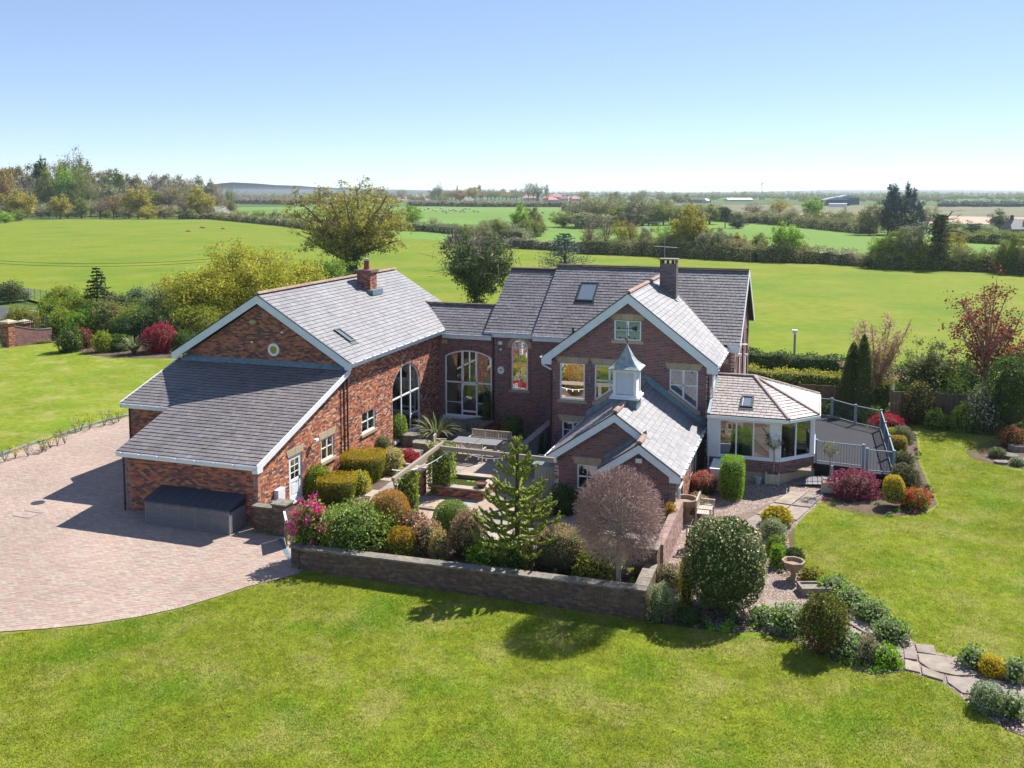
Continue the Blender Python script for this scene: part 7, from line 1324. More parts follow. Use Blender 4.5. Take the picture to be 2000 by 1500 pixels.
ground_cover('low planting in the soil of the terrace border', deckbed, 0, 60, ['mid', 'dark', 'bronzeside', 'purple'], .22)
ground_cover('low edging plants along the front lawn border', soilstrip, 0, 110, ['silver', 'mid', 'dark', 'greygreen', 'bright'], .28)
ground_cover('low edging plants along the right lawn border', g2((1540, 1085), (1585, 1128), (1640, 1150), (1700, 1190), (1755, 1225), (1735, 1248), (1620, 1175), (1560, 1140), (1500, 1112), (1496, 1060), (1540, 1050)), 0, 80, ['silver', 'mid', 'greygreen', 'yelgreen', 'tan'], .26)
ground_cover('plants at the foot of the right boundary', g2((1700, 832), (1760, 826), (1900, 838), (2010, 850), (2010, 800), (1700, 790)), 0, 150, ['dark', 'mid', 'greygreen'], .7, .2, .5)
ground_cover('plants at the foot of the left border', g2((70, 668), (120, 685), (350, 700), (400, 692), (400, 640), (90, 640)), 0, 170, ['dark', 'mid', 'yelgreen', 'bronze'], .8, .25, .6)
# dandelions dotting the lawn
X, Y = scatter_in(lawn_front, 26); mb = MB()
for x, y in zip(X, Y): mb.lathe((x, y, .04), [(.01, 0), (.032, .01), (.0, .02)], 6)
part('dandelion', mb, L['sun'], kind='stuff')
# ================================================================ FIELDS AND FAR TREES
sheet('pasture', g2((380, 405), (560, 404), (700, 403), (1090, 403), (1276, 418), (1420, 427), (1480, 431), (1700, 452), (2100, 470), (2600, 500), (2700, 590), (2000, 534), (1700, 523), (1560, 511), (1400, 506), (1150, 495), (1000, 481), (860, 471), (700, 465), (560, 443), (420, 429), (380, 429)), -.12, m_field)
sheet('ploughed_field', g2((560, 383), (855, 383), (850, 391), (560, 393)), -.15, m_plough)
sheet('tilled_field', g2((1270, 413), (1600, 417), (2000, 424), (2300, 430), (2300, 444), (2000, 438), (1870, 436), (1620, 433), (1400, 424), (1270, 420)), -.18, m_tan)
sheet('scrub_field', g2((1100, 396), (1500, 400), (2300, 404), (2300, 430), (2000, 424), (1600, 417), (1276, 414), (1090, 406)), -.20, m_olive)
sheet('scrub_field', g2((440, 388), (640, 388), (640, 396), (440, 396)), -.14, m_olive); sheet('pale_field', g2((800, 381), (870, 381), (870, 383), (800, 383)), -.13, M('pale_crop', [(.36,.38,.08)], .9))
FT = dict(olive=LM('far_olive_crown', (.13,.13,.045), (.185,.18,.07), (.24,.225,.10), .2), green=LM('far_green_crown', (.09,.115,.02), (.145,.17,.032), (.20,.225,.045), .25), brown=LM('far_bare_crown', (.17,.13,.095), (.22,.175,.125), (.27,.22,.155), .15), yellow=LM('far_yellow_crown', (.17,.155,.025), (.24,.21,.03), (.32,.27,.04), .25), bright=LM('far_bright_crown', (.11,.19,.02), (.17,.27,.03), (.24,.34,.045), .25), dark=LM('far_dark_crown', (.02,.04,.018), (.035,.06,.025), (.05,.08,.03), .1), orange=LM('far_orange_crown', (.19,.13,.04), (.24,.16,.05), (.22,.17,.06), .25), grey=LM('far_grey_crown', (.115,.13,.06), (.17,.18,.095), (.23,.235,.135), .2), white=L['whitefl'], blue=LM('far_blue_conifer', (.025,.045,.04), (.04,.065,.06), (.055,.085,.075), .1))
TP = {}
def tpl(kind, seed):
    global rs; k = (kind, seed)
    if k in TP: return TP[k]
    rs0 = rs; rs = np.random.RandomState(hash_(kind)*13+seed)
    if kind == 'full': mb, tips, _ = skeleton((0, 0, 0), 1, (.42, .42, .36), .58, 16, 6, .022, .26, -.85, n3=2); V, F, r = cluster(tips, 24, .10, .040); 
    elif kind == 'airy': mb, tips, _ = skeleton((0, 0, 0), 1, (.42, .42, .38), .58, 15, 6, .02, .32, -.5, n3=4, sides=4); V, F, r = cluster(tips, 10, .08, .026)
    elif kind == 'bare': mb, tips, _ = skeleton((0, 0, 0), 1, (.40, .40, .40), .56, 15, 8, .024, .30, -.4, n3=6, sides=4); V, F, r = cluster(tips, 3, .06, .020)
    elif kind == 'bush': mb, tips, _ = skeleton((0, 0, 0), 1, (.46, .46, .50), .48, 16, 6, .02, .12, -.75, n3=2); V, F, r = cluster(tips, 16, .12, .045)
    elif kind in ('conifer', 'poplar'):
        mb = MB(); mb.tube((0, 0, 0), (0, 0, .96), .022, .004, 6, .5); Q = []; f = 1.25 if kind == 'conifer' else .5
        for i in range(70):
            z = .06+.9*i/70; rr = .34*(1-z)**f+.03; m = 44; a = rs.rand(m)*6.28; q = np.sqrt(rs.rand(m))*rr; Q.append(np.stack([np.cos(a)*q, np.sin(a)*q, z-q*.12+rs.randn(m)*.012], 1))
        V, F = cards(np.concatenate(Q), .034, None, 1.); r = rs.rand(len(F))
    elif kind == 'pine':
        mb, tips, _ = skeleton((0, 0, 0), 1, (.30, .30, .44), .56, 22, 5, .02, .85, -.9, n3=2); V, F, r = cluster(tips, 20, .06, .03, flat=.4)
    a = mb.mesh('trunk'); b = npobj('_crown', V, F, r, FT['green']); b.name = 'crown'; a.materials.append(barkd); rs = rs0; TP[k] = (a, b); return TP[k]
def hash_(s): return sum(ord(c)*(i+1) for i, c in enumerate(s))
def ftree(px, base, top, w, kind, col, label, group=None, seed=None, bk=None, name='tree'):
    P = G(px, base); H = max(1., zat(P, top)); W = w*depth(P)/FPX; seed = seed if seed is not None else random.randint(0, 3); a, b = tpl(kind, seed)
    nm = {'conifer': 'conifer', 'poplar': 'poplar', 'bush': 'bush', 'pine': 'pine_tree'}.get(kind, 'tree') if name == 'tree' else name; t = thing(nm, (P[0], P[1], -.1), label, 'bush' if kind == 'bush' else 'tree', group, local=True); t.scale = (W*1.05, W*1.05, H+.1); t.rotation_euler = (0, 0, random.random()*6.28)
    for me, nm, mt in ((a, 'trunk', bk or barkd), (b, 'crown', FT[col])):
        o = bpy.data.objects.new(nm, me); COL.objects.link(o); o.parent = t; o.material_slots[0].link = 'OBJECT'; o.material_slots[0].material = mt
    return t
ORD = 'first second third fourth fifth sixth seventh eighth ninth tenth eleventh twelfth thirteenth fourteenth fifteenth sixteenth seventeenth eighteenth nineteenth twentieth twenty-first twenty-second twenty-third twenty-fourth twenty-fifth twenty-sixth twenty-seventh twenty-eighth twenty-ninth thirtieth'.split()
# left wood: outline of the tree tops read along the skyline
ol_x = [-30, 0, 20, 45, 62, 80, 100, 130, 150, 175, 190, 215, 240, 262, 285, 305, 330, 350, 375, 395, 420, 440, 465]; ol_y = [318, 316, 312, 316, 326, 306, 300, 306, 300, 306, 322, 318, 322, 334, 330, 333, 331, 333, 333, 337, 348, 352, 360]
for row, (n, b0, b1, dy0, dy1, lb) in enumerate(((25, 413, 416, 0, 6, 'tall skyline tree of the upper left wood'), (25, 419, 422, 18, 42, 'inner tree of the upper left wood'))):
    for i in range(n):
        px = -25+490*(i+random.random()*.6)/n; tp = np.interp(px, ol_x, ol_y)+random.uniform(dy0, dy1); w = random.uniform(42, 66)*(1 if px < 400 else .7); ftree(px, random.uniform(b0, b1), tp, w, random.choice(['airy', 'full', 'full', 'full'] if row == 0 else ['full', 'full', 'airy']), random.choice(['olive', 'olive', 'green', 'brown', 'grey'] if px < 330 else ['brown', 'olive', 'brown', 'grey']), ORD[i]+' '+lb+', counted from the left', 'wood at the upper left, '+('skyline trees' if row == 0 else 'inner trees'))
for i in range(30):
    px = -20+480*(i+random.random()*.6)/30; ftree(px, random.uniform(422, 425.5), random.uniform(388, 404) if px < 440 else 408, random.uniform(34, 50), random.choice(['bush', 'bush', 'full']), random.choice(['olive', 'green', 'brown', 'grey', 'olive']), ORD[i]+' understorey bush at the foot of the upper left wood, counted from the left', 'understorey of the upper left wood')
for a in ((148, 418, 283, 80, 'airy', 'grey', 'tallest grey green tree standing above the left wood'), (84, 420, 305, 46, 'pine', 'dark', 'dark pine at the top of the left wood'), (8, 424, 316, 60, 'full', 'orange', 'orange brown tree at the left picture edge of the wood'), (305, 418, 327, 40, 'bare', 'brown', 'slender bare tree on the skyline right of the left wood'), (352, 418, 326, 44, 'bare', 'brown', 'second bare skyline tree at the end of the left wood'), (128, 421, 312, 50, 'full', 'bright', 'light yellow green tree below the tallest tree of the left wood'),
          (40, 430, 366, 82, 'full', 'yellow', 'broad yellow olive tree at the front of the left wood'), (10, 435, 410, 44, 'bush', 'bright', 'bright green bush at the left picture edge of the meadow'), (36, 432, 402, 30, 'bush', 'green', 'green bush beside the bright one at the meadow edge'), (118, 428, 376, 58, 'full', 'yellow', 'yellow green tree in front of the left wood'), (160, 427, 382, 40, 'full', 'green', 'dark green small tree in front of the left wood'), (196, 427, 386, 52, 'airy', 'brown', 'brownish bush tree in front of the left wood'), (222, 427, 374, 52, 'airy', 'orange', 'russet tree left of the big yellow one'),
          (270, 427, 357, 72, 'full', 'yellow', 'big bright yellow orange tree in front of the left wood'), (322, 427, 397, 56, 'bush', 'olive', 'pale rounded willow bush right of the big yellow tree'), (288, 428, 400, 44, 'bush', 'yellow', 'yellow bush at the foot of the big yellow tree'), (388, 427, 359, 66, 'full', 'yellow', 'olive yellow tree at the right end of the left wood'), (360, 425, 375, 50, 'airy', 'brown', 'bare brown tree near the right end of the left wood'), (422, 424, 365, 50, 'airy', 'brown', 'brown tree where the left wood thins out'),
          (432, 427, 400, 34, 'bush', 'white', 'white hawthorn at the right end of the left wood'), (452, 424, 380, 30, 'bare', 'olive', 'thin bare tree above the white hawthorn'), (474, 428, 408, 34, 'bush', 'olive', 'olive bush right of the white hawthorn'), (506, 430, 408, 40, 'bush', 'green', 'green bush in the hedge left of the oak'), (536, 432, 408, 34, 'bush', 'grey', 'grey green bush just left of the oak'), (565, 434, 410, 34, 'bush', 'green', 'bush directly behind the left side of the oak'),
          (806, 446, 395, 46, 'full', 'bright', 'yellow green tree against the right edge of the oak crown'), (770, 446, 405, 40, 'airy', 'olive', 'olive tree behind the right part of the oak'), (846, 448, 418, 30, 'bare', 'brown', 'small bare tree right of the oak in the hedge'), (1015, 460, 394, 44, 'full', 'bright', 'vivid bright green chestnut in the middle pasture'), (1043, 457, 398, 44, 'full', 'olive', 'olive tree just right of the bright chestnut'), (965, 458, 420, 66, 'bush', 'grey', 'grey bush left of the bright chestnut'), (1000, 462, 440, 40, 'bush', 'green', 'low green bush at the foot of the bright chestnut'),
          (1128, 442, 388, 84, 'airy', 'grey', 'leftmost hazy grey green willow of the middle group'), (1168, 442, 372, 90, 'airy', 'olive', 'second hazy willow of the middle group'), (1215, 440, 370, 90, 'airy', 'grey', 'third hazy willow of the middle group'), (1255, 440, 372, 84, 'bare', 'olive', 'leaning dark stemmed tree in the middle group'), (1150, 445, 408, 100, 'bush', 'grey', 'low broad willow bush in the middle group'), (1300, 420, 378, 44, 'airy', 'olive', 'olive tree right of the middle willows'),
          (1152, 493, 418, 54, 'bare', 'brown', 'bare tree at the left end of the meadow hedge row'), (1183, 494, 412, 54, 'bare', 'brown', 'twin stemmed bare tree in the meadow hedge row'), (1212, 495, 420, 46, 'airy', 'yellow', 'thin yellow leaved tree in the meadow hedge row'), (1234, 495, 424, 32, 'airy', 'orange', 'narrow orange brown tree in the meadow hedge row'), (1261, 496, 438, 42, 'full', 'grey', 'grey green tree under white blossom in the meadow hedge row'), (1261, 495, 437, 34, 'airy', 'white', 'white blossoming crown in the meadow hedge row'),
          (1300, 498, 430, 56, 'airy', 'bright', 'fresh green open tree in the meadow hedge row'), (1345, 500, 392, 92, 'full', 'yellow', 'tall bright yellow tree in the meadow hedge row'), (1376, 503, 444, 56, 'full', 'grey', 'grey green bushy tree right of the tall yellow tree'), (1408, 505, 440, 60, 'full', 'grey', 'second grey green bushy tree of the meadow hedge row'), (1440, 506, 452, 42, 'full', 'orange', 'orange tipped bush in the meadow hedge row'), (1466, 506, 478, 34, 'bush', 'olive', 'small olive bush in the meadow hedge row'), (1535, 510, 427, 84, 'full', 'bright', 'broad bright green tree standing alone in the meadow hedge row'), (1505, 510, 474, 50, 'bush', 'green', 'dark green bush left of the lone bright tree'), (1566, 510, 470, 44, 'bush', 'yellow', 'yellow olive bush right of the lone bright tree'),
          (1714, 522, 452, 60, 'airy', 'bright', 'lime leaved thin stemmed tree on the right meadow hedge'), (1745, 523, 440, 60, 'full', 'green', 'green tree behind the lime leaved one'), (1782, 524, 428, 80, 'full', 'grey', 'broad grey green tree on the right meadow hedge'), (1800, 524, 470, 50, 'bush', 'green', 'green bush below the broad grey green tree'), (1866, 524, 440, 56, 'airy', 'yellow', 'golden yellow multi stemmed tree on the right meadow hedge'), (1916, 527, 494, 36, 'bush', 'orange', 'orange bush on the right meadow hedge'), (1974, 533, 450, 74, 'full', 'green', 'full green tree at the right picture edge of the meadow'), (2010, 536, 462, 60, 'full', 'olive', 'olive tree cut by the right picture edge'), (1940, 529, 500, 30, 'bush', 'olive', 'small olive bush left of the full green edge tree'),
          (1416, 445, 402, 44, 'pine', 'dark', 'dark ivy covered tree beyond the tall yellow tree'), (1440, 446, 424, 44, 'bush', 'dark', 'dark round bush in the far hedge'), (1472, 432, 390, 58, 'airy', 'brown', 'brown spreading tree beyond the pasture'), (1522, 428, 382, 62, 'airy', 'yellow', 'olive gold spreading tree beyond the pasture'), (1588, 430, 381, 58, 'full', 'bright', 'rounded bright green tree left of the green farm shed'), (1742, 456, 354, 48, 'pine', 'blue', 'left tall dark pine right of the green farm shed'), (1775, 454, 355, 46, 'pine', 'blue', 'right tall dark pine right of the green farm shed'), (1758, 458, 378, 66, 'pine', 'blue', 'lower dark pine between the tall pair'), (1734, 458, 376, 52, 'full', 'blue', 'rounded dark tree on the left flank of the tall pines'), (1786, 457, 380, 52, 'full', 'blue', 'rounded dark tree on the right flank of the tall pines'), (1760, 459, 400, 84, 'bush', 'dark', 'broad dark bush under the tall pines'),
          (1698, 458, 393, 66, 'full', 'olive', 'olive green tree left of the tall dark pines'), (1810, 450, 395, 60, 'airy', 'olive', 'hazy olive tree right of the tall dark pines'), (1952, 456, 405, 50, 'full', 'grey', 'grey green tree near the cottage at the right edge'), (1900, 460, 430, 50, 'bush', 'dark', 'dark bush left of the cottage at the right edge'), (1930, 470, 436, 40, 'bush', 'grey', 'grey bush beside the cottage at the right edge'), (1860, 452, 425, 36, 'bush', 'green', 'green bush beyond the golden tree'), (1996, 470, 448, 30, 'bush', 'green', 'bush in front of the cottage at the right edge')):
    ftree(*a)
# ivy column tree with bare arms
P = G(1832, 526); H = zat(P, 402); t = thing('dead_ivy_tree', tuple(P), 'dead tree with ivy clad trunk and long bare arms on the right meadow hedge', 'tree'); mb, tips, limbs = skeleton(P, H, (6.5, 5, H*.35), H*.62, 9, 5, .5, H*.8, -.6, n3=3); part('trunk', mb, bark, t)
Q = [P+(rs.randn()*.9*(1-.5*u), rs.randn()*.9*(1-.5*u), u*H*.86) for u in rs.rand(2600)]
V, F = cards(np.array(Q), .5, None, 1.); npobj('ivy', V, F, rs.rand(len(F)), FT['dark'], t)
# field hedges (each a thing)
for pts, h, w, m, lb in ((((350, 428), (420, 428), (560, 441), (640, 452)), 2.6, 4, 'olive', 'meadow boundary hedge left of the oak'), (((640, 452), (760, 448), (850, 452), (1010, 468), (1050, 458)), 2.4, 4, 'grey', 'rough hedge right of the oak up to the chestnut'), (((880, 474), (1010, 484), (1150, 492)), 1.8, 3, 'brown', 'low brown hedge behind the cedar'), (((1140, 494), (1300, 500), (1480, 510), (1600, 513)), 3.0, 5, 'olive', 'undergrowth hedge below the meadow tree row'), (((1600, 513), (1700, 520)), 2.4, 3, 'brown', 'low mauve brown hedge right of the lone bright tree'), (((1700, 524), (1830, 526), (1920, 529), (2060, 540)), 2.0, 3.5, 'green', 'undergrowth hedge along the right of the meadow'),
        (((800, 402), (950, 404), (1090, 404), (1160, 405)), 4.0, 10, 'brown', 'wide dark brown hedge behind the sheep'), (((440, 397), (560, 399), (640, 399)), 4.5, 8, 'brown', 'brown hedge band behind the far left pasture'), (((1400, 432), (1500, 436), (1620, 448), (1700, 456)), 3.4, 7, 'olive', 'tall hedge between the right pasture and the pink tilled field'), (((1840, 470), (1960, 476), (2060, 480)), 2.6, 5, 'green', 'green hedge below the cottage at the right edge'), (((1100, 412), (1280, 414), (1420, 418)), 4, 8, 'olive', 'hedge beyond the middle willows')):
    hedge('field_hedge', lb, g2(*pts), h, w, 'mid', .2, 1.8, .3); o = bpy.context.scene.objects[-1] if False else COL.objects[-1]; o.data.materials[0] = FT[m]
# sheep ----------------------------------------------------------------
m_wool = M('sheep_wool', [(.62,.57,.48)], .95, 3, .2); m_face = M('sheep_face', [(.45,.38,.3)], .8); sb = MB(); sb.lathe((0, 0, 0), [(.0, .30), (.22, .36), (.34, .55), (.36, .75), (.26, .95), (0, 1.0)], 10, .5, 1.75, 1.0); shb = sb.mesh('body'); shb.materials.append(m_wool)
hb = MB(); hb.tube((.5, 0, .8), (.78, 0, .62), .13, .08, 7, .5); hb.tube((.60, .1, .82), (.58, .2, .78), .03, .02, 4, .5); hb.tube((.60, -.1, .82), (.58, -.2, .78), .03, .02, 4, .5); shh = hb.mesh('head'); shh.materials.append(m_face)
lb_ = MB(); lb_.tube((0, 0, 0), (0, 0, .42), .04, .06, 5, .5); shl = lb_.mesh('leg'); shl.materials.append(m_face)
for i, (x, y) in enumerate(((830, 411), (837, 409.5), (846, 412), (852, 413.5), (862, 409), (866, 414.5), (872, 417.5), (872, 413), (878, 412.5), (881, 412), (885, 411.5), (890, 414), (898, 414.5), (901, 414), (907, 414.8), (904, 411.5), (909, 410), (917, 409.8), (926, 414.5), (934, 415), (1060, 417.5), (822, 413))):
    P = G(x, y); t = thing('sheep', (P[0], P[1], -.12), 'cream sheep grazing in the scattered flock right of the oak' if i < 20 else ('single cream sheep lying apart right of the bright chestnut' if i == 20 else 'cream sheep at the left end of the flock'), 'sheep', 'flock of sheep in the far pasture' if i < 20 else None, local=True); t.rotation_euler = (0, 0, random.random()*6.28); t.scale = (1.5, 1.5, 1.5)
    for me, nm, loc in ((shb, 'body', (0, 0, 0)), (shh, 'head', (0, 0, 0)), (shl, 'leg', (.4, .16, 0)), (shl, 'leg', (.4, -.16, 0)), (shl, 'leg', (-.4, .16, 0)), (shl, 'leg', (-.4, -.16, 0))): o = bpy.data.objects.new(nm, me); COL.objects.link(o); o.parent = t; o.location = loc
for i, (x, y) in enumerate(((394, 444.5), (398, 445.5), (436, 447), (368, 452), (476, 431))):
    P = G(x, y); mb = MB(); mb.lathe((P[0], P[1], -.06), [(.9, 0), (.6, .25), (.2, .42), (0, .45)], 9, .5, 1.3, .8); tag(part('earth_mound', mb, m_soil), 'small dark mound of earth on the left meadow', 'mound', 'dark earth mounds on the left meadow')
# far houses with pink roofs -------------------------------------------
m_pinkroof = M('pink_tiled_roof', [(.50,.22,.17), (.56,.28,.22)], .85, .5, .12); m_render = M('pale_render', [(.55,.50,.45)], .9); m_dkglass = M('dark_pane', [(.04,.05,.06)], .2)
def cottage(px, base, w, top, label, rot=0., mroof=None, mwall=None, hip=.35, name='house', cat='house', wins=True, wallf=.52, dep=.75, chim=True):
    P = G(px, base); W = w*depth(P)/FPX; H = max(3., zat(P, top)); D = W*dep; t = thing(name, tuple(P), label, cat, local=True); t.rotation_euler = (0, 0, YAW+rot); wh = H*wallf
    mb = MB(); mb.box(-W/2, W/2, 0, D, 0, wh, .5); part('wall', mb, mwall or m_render, t); e = .4; mb = MB(); h = hip*W/2; vs = [(-W/2-e, -e, wh), (W/2+e, -e, wh), (W/2+e, D+e, wh), (-W/2-e, D+e, wh), (-W/2+h, D/2, H), (W/2-h, D/2, H)]; mb.add(vs, [[0, 1, 5, 4], [1, 2, 5], [2, 3, 4, 5], [3, 0, 4], [3, 2, 1, 0]], random.random()); r = part('roof', mb, mroof or m_pinkroof, t)
    if chim:
        for s in (-.3, .35): mb = MB(); mb.box(s*W-.4, s*W+.4, D/2-.3, D/2+.3, H*.8, H+1.1, .5); part('chimney', mb, m_shadebrick, r)
    if wins:
        n = max(2, int(W/3.2))
        for k in range(n):
            x = -W/2+W*(k+.5)/n; mb = MB(); mb.box(x-.6, x+.6, -.08, .02, wh*.35, wh*.8, .5); f = part('window', mb, m_upvc, t); mb = MB(); mb.box(x-.5, x+.5, -.1, -.07, wh*.39, wh*.76, .5); part('pane', mb, m_dkglass, f)
    return t
for a in ((1035, 392, 26, 381.5, 'far house with pink hipped roof left of the dark fir'), (1071, 393, 22, 382, 'far house with pink roof just right of the dark fir'), (1081, 396, 22, 385, 'lower pink roofed house in front of the far group', .5), (1087, 391, 27, 379, 'tallest far house with broad pink roof'), (1101, 393, 18, 383, 'pink roofed house right of the tallest one', -.4), (1126, 394, 20, 383, 'separate pink and white house at the right of the far group', .3)): cottage(*a)
ftree(1050, 396, 375, 17, 'conifer', 'dark', 'dark fir between the pink roofed houses')
for x, tp, w in ((1032, 354, 12), (1042, 353, 14), (1052, 358, 16), (1067, 355, 9)): ftree(x, 393, tp, w*1.7, 'airy', 'green', {1032: 'leftmost of the tall blue green poplars on the skyline', 1042: 'tallest blue green poplar on the skyline', 1052: 'broader skyline poplar of the left cluster', 1067: 'isolated narrow skyline poplar above the pink roofs'}[x])
cottage(1369, 396, 40, 386, 'long grey roofed farm building behind the tall yellow tree', .1, m_olive, M('grey_sheeting', [(.25,.25,.25)], .8), .0, 'farm_building', 'barn', False, .6, .5, False); cottage(1383, 397, 12, 388, 'small pale roofed barn end by the grey farm building', .9, M('pale_sheet_roof', [(.55,.56,.56)], .5), None, .0, 'farm_building', 'barn', False, .6, .8, False)
cottage(1446, 393, 50, 386.5, 'long white roofed greenhouse on the far plain', .05, M('white_sheet_roof', [(.75,.75,.73)], .5), None, .0, 'greenhouse', 'greenhouse', False, .5, .5, False)
m_gsheet = M('dark_green_sheeting', [(.06,.10,.115)], .6); m_gsheet2 = M('pale_green_roof', [(.28,.36,.38)], .5)
cottage(1655, 401, 62, 384.5, 'nearer gable of the dark green farm shed', math.pi*.44, m_gsheet2, m_gsheet, .0, 'farm_shed', 'barn', False, .66, .75, False); cottage(1672, 399, 68, 380.5, 'rear taller gable of the dark green farm shed', math.pi*.44, m_gsheet2, m_gsheet, .0, 'farm_shed', 'barn', False, .66, .6, False)
cottage(1637, 404, 34, 398.5, 'long white trailer parked in front of the green farm shed', 0, m_white, m_white, .0, 'trailer', 'trailer', False, .9, .15, False)
cottage(1999, 462, 48, 428, 'slate roofed cottage cut by the right picture edge', .1, m_slate, m_plum, .15, 'cottage', 'house', True, .42, .7, True)
# wind turbine, pylons, poles
P = G(1488, 381); Hh = zat(P, 358); t = thing('wind_turbine', tuple(P), 'single white wind turbine on the skyline', 'wind turbine'); mb = MB(); mb.tube(P, (P[0], P[1], Hh), 1.5, .9, 8, .5); part('tower', mb, m_white, t); mb = MB(); mb.tube((P[0], P[1]+2, Hh), (P[0], P[1]-3, Hh), 1.3, 1.1, 8, .5); part('nacelle', mb, m_white, t)
for k in range(3): a = 2.05+k*2.094; mb = MB(); c = np.array((P[0], P[1]-3, Hh)); e = c+(HX*math.cos(a)+np.array((0, 0, 1))*math.sin(a))*16; mb.tube(c, e, 1.0, .25, 5, .5); part('blade', mb, m_white, t)
P = G(1650, 433); t = thing('telegraph_pole', tuple(P), 'thin telegraph pole standing in the pink tilled field', 'pole'); mb = MB(); mb.tube(P, (P[0], P[1], zat(P, 404)), .18, .12, 6, .5); part('pole', mb, barkd, t); mb = MB(); z = zat(P, 406); mb.tube(P*(1, 1, 0)+(-1, 0, z), P*(1, 1, 0)+(1, 0, z), .08, n=4, r=.5); part('crossarm', mb, barkd, t)
# power line crossing the meadow
a, b = G(-60, 505, 5.)+(0, 0, 0), G(470, 500, 5.); a[2] = 5; b[2] = 5
for dz, lb in ((0., 'upper thin overhead wire crossing the left meadow'), (-.35, 'lower thin overhead wire crossing the left meadow')):
    mb = MB(); pr = None
    for i in range(25): u = i/24; q = a+(b-a)*u-np.array((0, 0, 2.2*4*u*(1-u)*.35-dz)); 
    for i in range(25):
        u = i/24; q = a+(b-a)*u+np.array((0, 0, dz-.8*4*u*(1-u)))
        if pr is not None: mb.tube(pr, q, .022, n=4, r=.5, cap=False)
        pr = q
    tag(part('overhead_wire', mb, m_black), lb, 'wire')
# middle distance trees and far woodland bands
PXB = sorted(845+178*(k+random.random()*.6)/24 for k in range(24))+sorted(random.uniform(1140, 1340) for k in range(10))+sorted(random.uniform(590, 800) for k in range(12))
THK = [('bush', 'grey'), ('bush', 'olive'), ('full', 'green'), ('airy', 'olive'), ('bush', 'green')]
for nm, xs_, base_, tops, w_ in (('middle willow group', np.linspace(1105, 1385, 17), lambda x: 443-(x-1105)*.02, (385, 410), 58), ('meadow hedge thicket', np.linspace(1145, 1480, 24), lambda x: 493+(x-1145)*.04, (448, 478), 40), ('right meadow hedge thicket', np.linspace(1700, 1990, 16), lambda x: 522+(x-1700)*.03, (452, 492), 52), ('thicket beside the bright chestnut', np.linspace(905, 1055, 9), lambda x: 474-(x-905)*.09, (424, 450), 44), ('trees beyond the right pasture', np.linspace(1395, 1730, 14), lambda x: 430+(x-1395)*.07, (398, 416), 44)):
    for i, x in enumerate(xs_): k_, c_ = random.choice(THK); ftree(x+random.uniform(-6, 6), base_(x), random.uniform(*tops), w_*random.uniform(.8, 1.25), k_, c_, ORD[i]+' from the left in the '+nm, nm)
for i in range(46):
    px = PXB[i]
    b = 392 if i < 24 else random.uniform(393, 400) if i < 34 else random.uniform(388, 394); ftree(px, b-random.uniform(0, 4), b-random.uniform(16, 27), random.uniform(24, 36), random.choice(['full', 'airy']), random.choice(['olive', 'green', 'orange', 'yellow', 'green'] if i < 24 else ['olive', 'green', 'brown']), ORD[i]+' distant tree from the left in the belt behind the sheep pasture' if i < 24 else ORD[i-24]+' distant olive tree from the left behind the middle willows' if i < 34 else ORD[i-34]+' distant tree from the left on the plain behind the oak', 'far belt trees' if i < 24 else 'far plain trees')
for a in ((857, 396, 351, 26, 'bare', 'grey', 'tall pale bare tree left of the far tree belt'), (920, 394, 362, 44, 'full', 'yellow', 'golden tree in the far tree belt'), (898, 396, 369, 40, 'full', 'orange', 'russet tree in the far tree belt'), (914, 397, 382, 20, 'bush', 'white', 'white blossoming bush in the far tree belt'), (893, 388, 360, 12, 'conifer', 'dark', 'small dark skyline fir in the far tree belt'), (936, 388, 360, 14, 'pine', 'dark', 'small dark skyline pine right of the golden tree'), (866, 397, 380, 30, 'bush', 'green', 'dark green bush at the left end of the far tree belt'), (1330, 396, 381, 40, 'bush', 'grey', 'grey green bushes left of the grey farm building')): ftree(*a)
def wood(label, y0, y1, x0, x1, n, htop, col, sz, kind='stuff'):
    parts = []
    for i in range(n):
        px = random.uniform(x0, x1); b = random.uniform(y0, y1); P = G(px, b); H = max(4, zat(P, htop(px)+random.uniform(-1.2, 2.2))); d = depth(P); W = random.uniform(.7, 1.4)*H*.8; m = sz; D = rs.randn(m, 3); D /= np.linalg.norm(D, axis=1)[:, None]; D[:, 2] = np.abs(D[:, 2])
        Q = P+D*np.array((W*.6, W*.6, H*.95))*rs.uniform(.75, 1.05, m)[:, None]; V, F = cards(Q, max(H*.16, d/FPX*1.6), D*.7, .8); parts.append((V, F, np.full(m, rs.rand())*.6+rs.rand(m)*.4, 0))
        S_ = P+np.array([(0, 0, H*.9), (W*.5, 0, H*.3), (0, W*.5, H*.3), (-W*.5, 0, H*.3), (0, -W*.5, H*.3), (W*.5, 0, 0), (0, W*.5, 0), (-W*.5, 0, 0), (0, -W*.5, 0)]); F2 = np.array([(1, 2, 0, 0), (2, 3, 0, 0), (3, 4, 0, 0), (4, 1, 0, 0)])
        F3 = np.array([(1, 2, 6, 5), (2, 3, 7, 6), (3, 4, 8, 7), (4, 1, 5, 8)]); parts.append((S_, F3, np.full(4, .2), 0))
    V, F, r, mi = join(parts); o = npobj('far_woodland', V, F, r, FT[col], kind=kind); o['label'] = label
wood('olive woodland band across the far plain', 380, 386, -60, 2060, 560, lambda x: 374+1.5*math.sin(x*.011), 'olive', 42)
wood('green woodland band behind the farms at the right', 381, 390, 1280, 2060, 320, lambda x: 374.5+1.5*math.sin(x*.02), 'green', 44)
wood('bluish woodland along the horizon', 376.2, 379, -60, 2060, 420, lambda x: 372.3+1*math.sin(x*.02), 'grey', 26)
wood('brown scrub band left of the oak', 386, 396, 440, 660, 90, lambda x: 381, 'brown', 40)
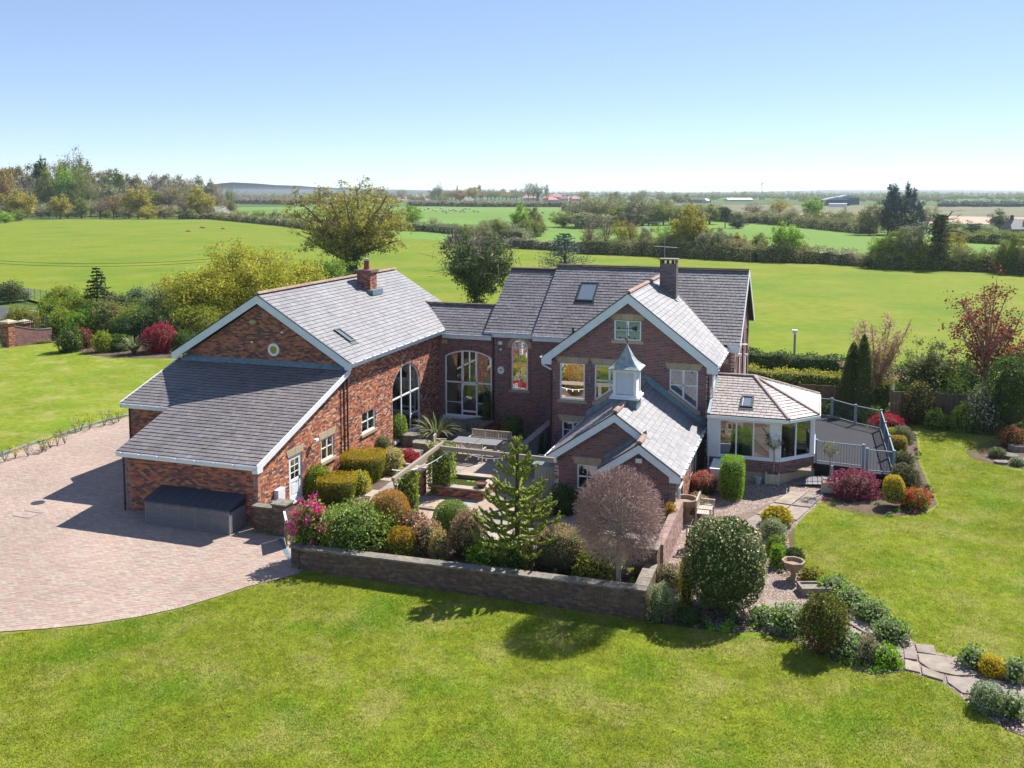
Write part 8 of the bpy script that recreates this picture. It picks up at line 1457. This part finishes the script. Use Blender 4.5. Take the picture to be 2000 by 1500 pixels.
wood('dark conifer plantation at the far right', 401, 404, 1835, 2060, 170, lambda x: 390.5, 'blue', 46)
wood('mixed trees on the plain left of centre', 382, 392, 440, 860, 110, lambda x: 376, 'green', 40)
wood('woodland behind the green farm shed', 388, 394, 1560, 1840, 90, lambda x: 378.5, 'olive', 40)
# distant hills
def hill(prof, dist, label):
    mb = MB(); n = len(prof)
    for i in range(n-1):
        vs = []
        for (x, y) in (prof[i], prof[i+1]):
            d = ray(x, 373); d = d/np.linalg.norm(d[:2]); P = d*dist; P[2] = 0; z = CAMH+(373.3-y)/FPX*dist; Pb = P+d*900; vs += [(P[0]-d[0]*900, P[1]-d[1]*900, -1), (P[0], P[1], z), (Pb[0], Pb[1], -1)]
        mb.add(vs, [[0, 3, 4, 1], [1, 4, 5, 2]], .5)
    struct('hills', mb, M('hill_woods', [(.022,.035,.035)], .95, .01, .3))
hill([(400, 364), (430, 359), (455, 357), (500, 359), (540, 362), (580, 363), (620, 366), (700, 369), (800, 371), (900, 373)], 5200, 'hill')
hill([(1500, 374), (1620, 371), (1700, 371.5), (1800, 371), (1900, 371.5), (2000, 372.5), (2100, 373)], 8500, 'hill')
hill([(-200, 369), (0, 369), (200, 370), (420, 370)], 7000, 'hill')

# ---------------------------------------------------------------- air
mb = MB(); mb.box(-9000, 9000, -400, 9500, -1.3, 20, .5); hz = mb.mesh('haze'); hm = bpy.data.materials.new('thin_air'); hm.use_nodes = True; hm.node_tree.nodes.clear()
ho = hm.node_tree.nodes.new('ShaderNodeOutputMaterial'); pv = hm.node_tree.nodes.new('ShaderNodeVolumePrincipled'); pv.inputs['Color'].default_value = (.78, .88, 1, 1); pv.inputs['Density'].default_value = .00011; pv.inputs['Anisotropy'].default_value = .3
hm.node_tree.links.new(pv.outputs[0], ho.inputs['Volume']); hz.materials.append(hm); o = bpy.data.objects.new('haze', hz); COL.objects.link(o); o['kind'] = 'stuff'
flush_pieces({('garage_wing', 'brick'): 300, ('garden_wall', 'brick'): 300, 'brick': 0, 'slate': 300})
